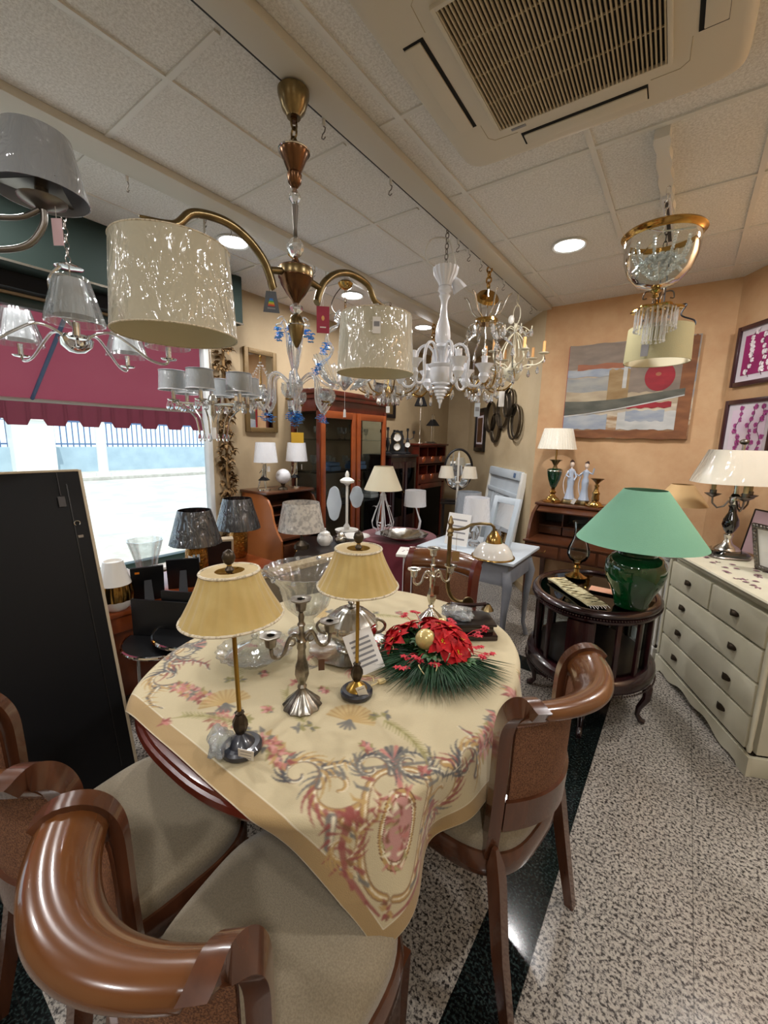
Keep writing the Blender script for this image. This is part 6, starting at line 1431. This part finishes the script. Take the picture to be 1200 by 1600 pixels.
# 2. grey shaded iron chandelier at the left edge
cl = thing('iron_chandelier', 'brown iron chandelier with a silver wrapped shade at the top left corner', 'chandelier', (-1.72, .18, 0))
MB().lathe([(0, 2.05), (.02, 2.06), (.03, 2.1), (.016, 2.13), (.012, 2.3), (.02, 2.32), (.01, 2.34), (0, 2.35)], seg=20).build('stem', 'nickel', cl); chain(cl, 0, 0, 2.35, 2.79)
for k in range(3):
    a = radians(59+120*k); ox, oy = cos(a), sin(a)
    MB().tube(crm([(ox*q, oy*q, z) for q, z in ((.012, 2.09), (.10, 2.045), (.20, 2.035), (.29, 2.06), (.335, 2.12), (.34, 2.17))]), .0085, 10).build('arm', 'nickel', cl)
    MB().tube(crm([(ox*q, oy*q, z) for q, z in ((.012, 2.17), (.10, 2.135), (.2, 2.12), (.28, 2.13), (.33, 2.16))]), .007, 10).build('upper_arm', 'nickel', cl)
    MB().lathe([(.006, 2.16), (.03, 2.168), (.055, 2.18), (.058, 2.186), (.03, 2.18), (.016, 2.178), (.016, 2.25), (0, 2.25)], (ox*.34, oy*.34, 0), 24).build('cup', 'nickel', cl)
    MB().lathe(shell(.112, 2.195, .08, 2.345), (ox*.34, oy*.34, 0), 56).build('lamp_shade', 'silver shade', cl)
    MB().lathe([(.109, 2.1965), (.078, 2.344)], (ox*.34, oy*.34, 0), 40).build('shade_lining', 'grey table', cl)
    MB().lathe([(.016, 2.215), (.11, 2.214), (.11, 2.2125), (.016, 2.2135)], (ox*.34, oy*.34, 0), 3).build('shade_spider', 'nickel', cl)
hangtag('paper_tag', 'pinkish paper tag hanging under the silver shade at top left', -1.515, .49, 2.105, .6, .03, .07, 'pink plastic')
# 3. chrome chandelier with clear glass cones
cc = thing('chrome_chandelier', 'chrome chandelier with pleated clear glass cone shades before the window', 'chandelier', (-2.332, .783, 0))
MB().lathe([(0, 2.285), (.04, 2.28), (.055, 2.27), (.05, 2.266), (.0, 2.262)], seg=28).build('ceiling_cup', 'chrome', cc); chain(cc, 0, 0, 2.29, 2.79)
MB().tube(crm([(-.0, -.03, 2.27), (-.03, -.07, 2.2), (-.02, -.05, 2.08), (0, 0, 2.02)]), .008, 8).build('bent_stem', 'chrome', cc); MB().cyl((0, 0, 1.98), (0, 0, 2.262), .004).build('stem', 'chrome', cc)
MB().lathe([(0, 1.905), (.03, 1.91), (.06, 1.935), (.068, 1.965), (.05, 1.985), (.02, 1.99), (.012, 2.0), (0, 2.0)], seg=32).build('hub', 'chrome', cc)
gem(cc, [(.03*cos(a), .03*sin(a), 1.995) for a in (0, 2, 4)], s=.6)
for k in range(5):
    a = radians(-18+72*k); ox, oy = cos(a), sin(a); R0 = .38
    MB().tube(crm([(ox*q, oy*q, z) for q, z in ((.04, 1.97), (.09, 2.0), (.15, 2.005), (.22, 1.96), (.30, 1.90), (.36, 1.885), (R0, 1.905))]), .0065, 10).build('arm', 'chrome', cc)
    MB().lathe([(0, 1.90), (.03, 1.905), (.036, 1.912), (.02, 1.912), (.012, 1.915), (.013, 1.965), (0, 1.965)], (ox*R0, oy*R0, 0), 20).build('cup', 'chrome', cc)
    MB().lathe([(.098, 1.96), (.094, 1.985), (.055, 2.125), (.052, 2.127), (.09, 1.985), (.094, 1.96), (.098, 1.96)], (ox*R0, oy*R0, 0), 72, (18, .035)).build('glass_shade', 'cut crystal', cc, 80)
    MB().lathe([(.07, 1.985), (.042, 2.118), (.0, 2.12)], (ox*R0, oy*R0, 0), 20).build('inner_shade', 'white shade', cc)
# 4. crystal chandelier with grey drum shades
cg = thing('grey_shade_chandelier', 'silver crystal chandelier with small grey drum shades in front of the garland', 'chandelier', (-2.332, 1.452, -.07))
MB().lathe([(.006, 2.86), (.006, 1.86), (.02, 1.85), (.03, 1.82), (.016, 1.79), (.02, 1.74), (.008, 1.72), (0, 1.69)], seg=20).build('stem', 'silver', cg)
for k in range(6):
    a = radians(12+60*k); ox, oy = cos(a), sin(a); R0 = .21
    MB().tube(crm([(ox*q, oy*q, z) for q, z in ((.015, 1.80), (.09, 1.80), (.18, 1.80), (R0, 1.81))]), .006, 8).build('arm', 'silver', cg)
    MB().tube(crm([(ox*q, oy*q, z) for q, z in ((.22, 1.80), (.16, 1.78), (.10, 1.72), (.085, 1.66), (.08, 1.63))]), .005, 8).build('scroll_arm', 'silver', cg)
    MB().lathe([(0, 1.80), (.03, 1.808), (.034, 1.815), (.012, 1.815), (.012, 1.87), (0, 1.87)], (ox*R0, oy*R0, 0), 16).build('cup', 'silver', cg)
    MB().lathe(shell(.075, 1.865, .068, 1.97), (ox*R0, oy*R0, 0), 40).build('lamp_shade', 'grey shade', cg)
    for rr, z in ((.0755, 1.866), (.0685, 1.968)): MB().tube([(ox*R0+rr*cos(b), oy*R0+rr*sin(b), z) for b in [2*pi*q/32 for q in range(32)]], .003, 5, closed=True).build('shade_trim', 'white shade' if z < 1.9 else 'grey table', cg)
    gem(cg, [(ox*R0+.032*cos(b), oy*R0+.032*sin(b), 1.805) for b in (0, 1.6, 3.1, 4.7)]+[(ox*.08, oy*.08, 1.63)], s=1.15)
hangtag('paper_tag', 'white tag hanging from the grey shaded crystal chandelier', -2.332, 1.452, 1.56, .5, .03, .07, 'paper')
# 5. blue flowered glass chandeliers
def murano(label, x, y, zt, zb, R0, n, fl=True, ang=10):
    t = thing('glass_chandelier', label, 'chandelier', (x, y, 0), radians(ang), 'blue flowered glass chandeliers'); H_ = zt-zb
    MB().lathe([(0, CEIL), (.04, CEIL-.0), (.035, CEIL-.025), (.01, CEIL-.045), (0, CEIL-.05)], seg=24).build('ceiling_cup', 'polished gold', t); chain(t, 0, 0, zt+.02, CEIL-.045, 'brass', .04)
    MB().lathe([(.01, zt+.02), (.03, zt-.01), (.012, zt-.03), (.035, zt-.07), (.045, zt-.16), (.03, zt-.26), (.018, zt-.32), (.05, zt-.40), (.055, zt-.44), (.02, zt-.50), (.026, zb+.12), (.02, zb+.06), (.008, zb+.02), (0, zb)], seg=40, flute=(10, .06)).build('stem', 'crystal', t, 70)
    def bunch(c, s=1.0, m=0):
        o = MB()
        for j in range(5):
            cc_ = Vector(c)+Vector((rng.uniform(-.02, .02), rng.uniform(-.02, .02), -.012*j*s))
            for q in range(5): b = 2*pi*q/5+j; leafmesh(o, cc_, (cos(b), sin(b), .3), (0, 0, 1), .03*s, .013*s, n=3)
        o.build('blue_blossom', 'blue flower', t, flat=True); o = MB(); leafmesh(o, (c[0], c[1], c[2]+.01), (rng.uniform(-1, 1), rng.uniform(-1, 1), .2), (0, 0, 1), .03*s, .01*s, n=3); o.build('glass_leaf', 'leafy glass green', t, flat=True)
    for k in range(n):
        a = 2*pi*k/n; ox, oy = cos(a), sin(a)
        MB().tube(crm([(ox*q, oy*q, z) for q, z in ((.02, zt-.44), (.07, zt-.38), (.13, zt-.345), (.175, zt-.37), (.185, zt-.44), (.19, zt-.53), (.235, zt-.60), (R0, zt-.59), (R0+.035, zt-.54), (R0+.03, zt-.52))]), .0135, 10).build('arm', 'crystal', t)
        MB().tube([(ox*(.215+(.045-.0045*i)*cos(i*.45)), oy*(.215+(.045-.0045*i)*cos(i*.45)), zt-.52+(.045-.0045*i)*sin(i*.45)) for i in range(10)], .008, 8).build('arm_scroll', 'crystal', t)
        MB().lathe([(0, zt-.535), (.02, zt-.53), (.045, zt-.50), (.052, zt-.465), (.045, zt-.44), (.05, zt-.435), (.042, zt-.44), (.046, zt-.47), (.035, zt-.505), (0, zt-.52)], (ox*(R0+.03), oy*(R0+.03), 0), 60, (12, .06)).build('cup', 'cut crystal', t, 80)
        MB().lathe([(.0, zt-.545), (.02, zt-.54), (.026, zt-.532), (0, zt-.53)], (ox*(R0+.03), oy*(R0+.03), 0), 16, (8, .15)).build('cup_collar', 'polished gold', t)
        MB().tube(crm([(ox*q, oy*q, z) for q, z in ((.02, zt-.30), (.05, zt-.18), (.06, zt-.08), (.09, zt-.02), (.13, zt-.03))]), .006, 8).build('plume', 'crystal', t)
        for p in ((ox*(R0-.01), oy*(R0-.01), zt-.63), (ox*.12, oy*.12, zt-.06)): bunch(p)
        MB().tube(crm([(ox*q, oy*q, z) for q, z in ((.03, zt-.05), (.08, zt+.03), (.12, zt+.01))]), .0045, 6).build('plume', 'crystal', t)
    for i in range(3): bunch((.012*cos(2*i), .012*sin(2*i), zb+.02-.02*i), 1.2)
    MB().box((0, 0, zb-.06), (.003, .05, .06)).build('hang_card', 'bureau wood', t)
    return t
rng = random.Random(8)
murano('clear curled glass chandelier with blue flowers and a yellow note hanging below', -2.332, 2.102, 2.33, 1.70, .235, 6)
hangtag('yellow_note', 'bright yellow paper note under the blue flowered chandelier', -2.31, 2.10, 1.545, .65, .09, .075, 'yellow note')
# second: basket shape with scrolls
t = thing('scroll_chandelier', 'scrolled clear glass chandelier with blue flowers, mostly behind the right drum shade', 'chandelier', (-2.332, 2.64, 0))
MB().lathe([(0, 2.76), (.045, 2.76), (.06, 2.745), (.045, 2.715), (.015, 2.70), (0, 2.70)], seg=28).build('ceiling_cup', 'polished gold', t); MB().cyl((0, 0, 2.79), (0, 0, 2.76), .004).build('rod', 'brass', t); chain(t, 0, 0, 2.55, 2.70, 'brass', .04)
MB().tube(crm([(-.04, 0, 2.73), (-.10, -.02, 2.66), (-.12, -.03, 2.58), (-.06, 0, 2.5)]), .0035, 6).build('flex', 'dark bronze', t)
MB().lathe([(.01, 2.55), (.03, 2.52), (.012, 2.49), (.03, 2.45), (.02, 2.3), (.03, 2.1), (.06, 2.0), (.02, 1.95), (0, 1.93)], seg=32, flute=(8, .06)).build('stem', 'crystal', t)
for k in range(6):
    a = 2*pi*k/6+.35
    MB().tube(crm(radial(a, ((.02, 2.50), (.06, 2.53), (.09, 2.49), (.06, 2.46), (.08, 2.42), (.15, 2.38), (.17, 2.30), (.12, 2.24), (.16, 2.17), (.23, 2.12), (.25, 2.06), (.18, 1.99), (.06, 1.95)))), .009, 8).build('scroll_arm', 'crystal', t)
    MB().slab(lambda u_, v_: ((.10+.16*u_)*cos(a-.35+.7*v_), (.10+.16*u_)*sin(a-.35+.7*v_), 1.98+.20*u_**1.6+.012*sin(v_*25)), 8, 14, .004).build('petal_dish', 'cut crystal', t, 80)
    for p in ((.19*cos(a), .19*sin(a), 2.26), (.26*cos(a), .26*sin(a), 2.10)):
        o = MB()
        for j in range(4):
            for q in range(5): b = 2*pi*q/5+j; leafmesh(o, (p[0]+rng.uniform(-.015, .015), p[1]+rng.uniform(-.015, .015), p[2]-.014*j), (cos(b), sin(b), .3), (0, 0, 1), .03, .013, n=3)
        o.build('blue_blossom', 'blue flower', t, flat=True)
MB().cyl((0, 0, 1.93), (0, 0, 1.78), .0012, seg=4).lathe([(0, 1.72), (.012, 1.72), (.009, 1.78), (0, 1.785)], seg=8).build('hang_tag', 'paper', t)
# basket crystal chandelier behind the right shade
def crystal_basket(name, label, x, y, zc, R0, zt, tiers, metal='brass', nd=14):
    t = thing(name, label, 'chandelier', (x, y, 0)); chain(t, 0, 0, zt, CEIL, metal)
    MB().lathe([(.006, zt), (.02, zt-.03), (.008, zt-.06), (.012, zc+.04), (.03, zc), (.02, zc-.05), (.01, zc-.09), (0, zc-.11)], seg=20).build('stem', metal, t)
    for k in range(8):
        a = 2*pi*k/8; MB().tube(crm(radial(a, ((.02, zc), (R0*.4, zc-.04), (R0*.8, zc-.02), (R0, zc+.05)))), .006, 8).build('arm', metal, t)
        MB().lathe([(0, zc+.05), (.04, zc+.06), (.045, zc+.068), (.02, zc+.062), (0, zc+.06)], (R0*cos(a), R0*sin(a), 0), 20, (8, .08)).build('bobeche', 'cut crystal', t)
    for j, (rr, z) in enumerate(tiers):
        for k in range(nd): a = 2*pi*k/nd+j*.2; gem(t, [(rr*cos(a), rr*sin(a), z)], s=1.5)
    for k in range(8): a = 2*pi*k/8; strand(t, (R0*cos(a), R0*sin(a), zc+.05), (0, 0, zt-.08), .05, 16, .008)
    return t
bc = crystal_basket('crystal_basket_chandelier', 'crystal basket chandelier with hanging prisms under the right drum shade', -2.332, 3.253, 2.0, .31, 2.5, ((.31, 2.06), (.21, 1.99), (.10, 1.93)))
MB().lathe([(.33, 2.09), (.25, 2.02), (.12, 1.93), (.02, 1.89), (.0, 1.89)], seg=80, flute=(20, .03)).build('glass_dish', 'cut crystal', bc, 80)
hangtag('paper_tag', 'white tag on a string below the crystal basket chandelier', -2.332, 3.253, 1.825, .6, .035, .06, 'paper')
# 6. white turned wood chandelier
tw = thing('white_wood_chandelier', 'large white turned chandelier with fluted top and spiral tip', 'chandelier', (-1.293, 2.36, .26)); wm = 'white lacquer'; tw.scale = (1.12, 1.12, .92)
chain(tw, 0, 0, 2.52, 2.735, 'nickel', .04); MB().tube(crm([(-.03, -.02, 2.48), (-.09, -.06, 2.56), (-.07, -.05, 2.66), (0, 0, 2.67), (.03, .02, 2.58), (.045, .03, 2.48)]), .005, 8).build('flex_loop', 'white metal', tw)
MB().lathe([(0, 2.50), (.066, 2.50), (.06, 2.46), (.036, 2.41), (.03, 2.39)], seg=80, flute=(16, .05)).build('fluted_crown', wm, tw, 60)
MB().lathe([(.024, 2.395), (.035, 2.38), (.036, 2.36), (.024, 2.345), (.03, 2.33), (.018, 2.30), (.016, 2.26), (.022, 2.20), (.036, 2.14), (.042, 2.08), (.04, 2.05), (.03, 2.035), (.04, 2.02), (.05, 2.01), (.034, 2.0), (.03, 1.93), (.03, 1.90)], seg=36).build('baluster', wm, tw)
MB().lathe([(.03, 1.90), (.07, 1.905), (.076, 1.90), (.072, 1.89), (.062, 1.88), (.064, 1.84), (.058, 1.80), (.048, 1.785), (.052, 1.775), (.03, 1.765)], seg=40).build('body', wm, tw)
MB().lathe([(.03, 1.768), (.045, 1.755), (.05, 1.745), (.036, 1.735), (.038, 1.722), (.028, 1.714), (.03, 1.702), (.02, 1.694), (.022, 1.682), (.013, 1.674), (.014, 1.664), (.006, 1.65), (.004, 1.62), (0, 1.615)], seg=32).build('spiral_tip', wm, tw)
for k in range(6):
    a = radians(20+60*k)
    MB().tube(crm(radial(a, ((.035, 1.91), (.05, 1.99), (.09, 2.03), (.13, 2.0), (.145, 1.92), (.14, 1.82), (.16, 1.77), (.20, 1.765), (.225, 1.80)))), .0085, 8).build('arm', wm, tw)
    MB().lathe([(0, 1.78), (.012, 1.785), (.03, 1.82), (.022, 1.845), (.034, 1.875), (.046, 1.89), (.05, 1.9), (.03, 1.895), (.016, 1.895), (.016, 1.95), (0, 1.95)], (.23*cos(a), .23*sin(a), 0), 20).build('cup', wm, tw)
t = thing('loose_white_cup', 'upturned white lamp cup tied beside the crown of the white chandelier', 'cup', (-1.24, 2.42, 2.47), tilt=(.5, -.4, 0)); MB().lathe([(.045, -.03), (.03, .02), (.012, .05), (0, .055)], seg=28, flute=(10, .04)).build('cup', wm, t)
MB().tube(crm([(0, 0, .05), (-.02, -.02, .08), (-.04, -.03, .04)]), .003, 6).build('wire', 'white metal', t)
# 7. brass and crystal chandelier
bx = thing('brass_crystal_chandelier', 'brass disc chandelier with open crystal frame beside the white chandelier', 'chandelier', (-1.293, 3.0, 0))
chain(bx, 0, 0, 2.63, 2.77, 'polished gold', .05, .006, .018)
MB().lathe([(0, .0), (.07, .0), (.085, -.018), (.07, -.03), (0, -.035)], (0, 0, 2.58), 32, R=Matrix.Rotation(.9, 4, (.8, .6, 0))).build('canopy_disc', 'polished gold', bx)
MB().cyl((0, 0, 2.2), (0, 0, 2.63), .006).build('stem', 'chrome', bx); MB().lathe([(0, 2.42), (.08, 2.42), (.085, 2.40), (.07, 2.385), (0, 2.385)], seg=32).build('brass_plate', 'polished gold', bx)
for k in range(6):
    a = radians(15+60*k)
    MB().tube(crm(radial(a, ((.07, 2.40), (.12, 2.38), (.11, 2.30), (.19, 2.24), (.20, 2.16), (.205, 2.08)))), .0055, 8).build('frame_arm', 'chrome', bx)
    MB().tube(crm(radial(a, ((.05, 2.43), (.10, 2.47), (.14, 2.56), (.17, 2.58)))), .006, 8).build('upper_arm', 'silver', bx)
    MB().tube(crm(radial(a, ((.03, 2.0), (.08, 1.93), (.17, 1.93), (.22, 2.0), (.215, 2.07)))), .0055, 8).build('lower_arm', 'brass', bx)
    MB().lathe([(0, 2.03), (.035, 2.04), (.045, 2.055), (.02, 2.05), (.012, 2.05), (.012, 2.11), (0, 2.11)], (.215*cos(a), .215*sin(a), 0), 16, (6, .1)).build('cup', 'cut crystal', bx)
    strand(bx, (.19*cos(a), .19*sin(a), 2.24), (.07*cos(a), .07*sin(a), 2.40), .02, 9, .009)
    strand(bx, (.215*cos(a), .215*sin(a), 2.05), (0, 0, 1.95), .05, 14, .008)
    gem(bx, [(.215*cos(a+q), .215*sin(a+q), 2.03) for q in (-.12, .12)]+[(.12*cos(a+.5), .12*sin(a+.5), 1.93), (.2*cos(a), .2*sin(a), 2.22), (.07*cos(a), .07*sin(a), 1.90), (.13*cos(a), .13*sin(a), 2.36)], s=1.5)
MB().lathe([(.01, 2.22), (.02, 2.2), (.012, 2.16), (.016, 2.1), (.02, 2.0), (.03, 1.97), (.015, 1.93), (0, 1.90)], seg=20).build('lower_stem', 'crystal', bx); MB().lathe([(0, 1.96), (.03, 1.965), (.035, 1.98), (.02, 2.0), (0, 2.0)], seg=20).build('brass_knop', 'polished gold', bx)
hangtag('paper_tag', 'tall white tag at the right of the brass crystal chandelier', -1.15, 3.03, 1.86, .5, .04, .11, 'paper'); hangtag('paper_tag', 'grey white tag below the brass crystal chandelier', -1.30, 2.95, 1.78, .5, .04, .10, 'pale grey paint', 'x')
# 8. cream metal chandelier with candles
cm = thing('cream_candle_chandelier', 'cream metal candle chandelier with round bowl, nearest the wall corner', 'chandelier', (-1.293, 3.62, 0)); chain(cm, 0, 0, 2.66, 2.78, 'cream metal'); K = 'cream metal'
MB().tube([(.03*cos(a), 0, 2.60+.075*sin(a)) for a in [2*pi*i/20 for i in range(20)]], .004, 6, closed=True).build('hanging_loop', K, cm)
MB().lathe([(.012, 2.53), (.02, 2.5), (.01, 2.46), (.012, 2.3), (.02, 2.28), (.01, 2.24), (.05, 2.16), (.052, 2.15)], seg=20).build('stem', K, cm); MB().lathe([(.0, 2.165), (.075, 2.165), (.078, 2.155), (.07, 2.11), (.045, 2.07), (.012, 2.055), (.006, 2.02), (.012, 2.01), (0, 2.0)], seg=36).build('bowl', K, cm)
for k in range(6):
    a = radians(8+60*k)
    MB().tube(crm(radial(a, ((.01, 2.46), (.05, 2.42), (.10, 2.34), (.125, 2.27), (.12, 2.24)))), .005, 8).build('scroll_arm', K, cm)
    MB().tube(crm(radial(a, ((.01, 2.48), (.06, 2.50), (.12, 2.46), (.13, 2.50)))), .004, 8).build('top_scroll', K, cm)
    MB().tube(crm(radial(a, ((.05, 2.16), (.11, 2.19), (.18, 2.19), (.235, 2.22), (.24, 2.27)))), .006, 8).build('arm', K, cm)
    MB().lathe([(0, 2.265), (.04, 2.275), (.044, 2.282), (.012, 2.28), (0, 2.28)], (.24*cos(a), .24*sin(a), 0), 16).build('candle_pan', K, cm); MB().cyl((.24*cos(a), .24*sin(a), 2.28), (.24*cos(a), .24*sin(a), 2.37), .012).build('candle', 'candle orange', cm)
    gem(cm, [(.13*cos(a), .13*sin(a), 2.48), (.2*cos(a), .2*sin(a), 2.18), (.24*cos(a+.15), .24*sin(a+.15), 2.27)], s=1.5)
    strand(cm, (.13*cos(a), .13*sin(a), 2.48), (.13*cos(a+1.05), .13*sin(a+1.05), 2.48), .05, 9, .007)
t = thing('white_plug', 'white plug tied at the top of the cream chandelier', 'plug', (-1.33, 3.60, 2.56)); MB().ball((0, 0, 0), .026, (1, 1, 1.4)).build('plug', 'white china', t)
# 9. brass chain piece far behind
t = thing('gold_chain_lamp', 'small gilt chandelier far behind the white chandelier', 'chandelier', (-2.332, 4.05, 0)); chain(t, 0, 0, 2.35, 2.79, 'polished gold', .05, .006, .02)
MB().lathe([(.01, 2.35), (.05, 2.3), (.02, 2.25), (.03, 2.1), (.01, 2.0), (0, 1.95)], seg=20).build('stem', 'polished gold', t)
for k in range(6):
    a = 2*pi*k/6; MB().tube(crm(radial(a, ((.02, 2.1), (.12, 2.02), (.22, 2.04), (.26, 2.12)))), .007, 8).build('arm', 'polished gold', t); gem(t, [(.26*cos(a), .26*sin(a), 2.08), (.12*cos(a), .12*sin(a), 2.0)], s=1.8); strand(t, (.26*cos(a), .26*sin(a), 2.1), (.02, 0, 2.3), .06, 14, .009)
# 10. glass bowl lamp, prism pendant and khaki drum on the short track
gb = thing('glass_bowl_lamp', 'brass rimmed clear glass bowl lamp full of crystals, under the wavy track', 'pendant lamp', (-.215, 2.46, -.025))
chain(gb, 0, 0, 2.56, 2.74, 'chrome', .04)
MB().lathe([(.157, 2.545), (.168, 2.548), (.172, 2.541), (.167, 2.534), (.161, 2.530), (.157, 2.518), (.154, 2.518), (.156, 2.53), (.157, 2.545)], seg=72).build('brass_rim', 'polished gold', gb)
for k in range(3): a = 2*pi*k/3; MB().cyl((0, 0, 2.555), (.155*cos(a), .155*sin(a), 2.54), .004, seg=8).build('spoke', 'chrome', gb)
MB().lathe([(.154, 2.525), (.155, 2.48), (.147, 2.43), (.126, 2.375), (.085, 2.33), (.03, 2.31), (0, 2.308)], seg=72).build('glass_bowl', 'clear glass', gb)
MB().lathe([(0, 2.31), (.02, 2.305), (.026, 2.295), (.012, 2.285), (.016, 2.27), (0, 2.262)], seg=24).build('finial', 'polished gold', gb)
rr_ = random.Random(4)
for j in range(9):
    o = MB(); a = 2*pi*j/9
    for i in range(18): q = .02+.085*(i/18)*1.0; z = 2.50-.006*i; o.ball((q*cos(a+.1*sin(i)), q*sin(a+.1*sin(i)), z-.06*(1-(i/18))**2+rr_.uniform(-.01, .01)), .0085, seg=6, rings=4)
    o.build('bead_strand', 'crystal bright', gb, flat=True)
    o = MB()
    for i in range(14): z = 2.50-.011*i; q = .105*(1-(i/14)**2)+.01; o.ball((q*cos(a+.35), q*sin(a+.35), z), .008, seg=6, rings=4)
    o.build('bead_strand', 'crystal bright', gb, flat=True)
pp_ = thing('prism_pendant', 'small crystal pendant with long prisms and curled brass top', 'pendant lamp', (-.245, 3.0, -.03)); chain(pp_, 0, 0, 2.42, CEIL, 'black iron', .05)
MB().lathe([(.0, 2.42), (.015, 2.41), (.01, 2.40), (.04, 2.38), (.115, 2.365), (.12, 2.355), (.115, 2.35), (.04, 2.37), (0, 2.375)], seg=60, flute=(6, .14)).build('brass_plate', 'polished gold', pp_)
for k in range(4): a = k*pi/2+.4; MB().tube(crm(radial(a, ((.01, 2.40), (.03, 2.45), (.07, 2.455), (.08, 2.42), (.06, 2.42)))), .004, 6).build('curl', 'dark bronze', pp_)
for rr, n, z0, L_ in ((.105, 26, 2.355, .10), (.055, 14, 2.36, .17)):
    for k in range(n): a = 2*pi*k/n; MB().cyl((rr*cos(a), rr*sin(a), z0), (rr*cos(a), rr*sin(a), z0-L_), .0045, .0035, 5).ball((rr*cos(a), rr*sin(a), z0-L_-.008), .007, seg=6, rings=4).build('prism', 'crystal bright', pp_, flat=True)
kd = thing('khaki_drum_pendant', 'khaki fabric drum pendant in front of the red disc painting', 'pendant lamp', (-.235, 3.28, -.09))
MB().lathe(shell(.185, 2.165, .178, 2.375, .004), seg=80).build('drum_shade', 'khaki shade', kd); MB().lathe([(.1805, 2.168), (.1735, 2.372)], seg=60).build('shade_lining', 'cream shade', kd)
MB().cyl((0, 0, 2.30), (0, 0, CEIL), .004).lathe([(0, 2.33), (.02, 2.33), (.018, 2.25), (0, 2.25)], seg=14).build('cord_holder', 'black iron', kd)
for k in range(3): a = 2*pi*k/3; MB().tube(crm(radial(a, ((.01, 2.40), (.06, 2.48), (.12, 2.50), (.10, 2.44), (.17, 2.40), (.178, 2.37)))), .005, 6).build('scroll', 'black iron', kd)
hangtag('arrow_tag', 'grey arrow shaped tag on the khaki drum shade', -.29, 3.098, 2.125, .1, .04, .07, 'grey print')
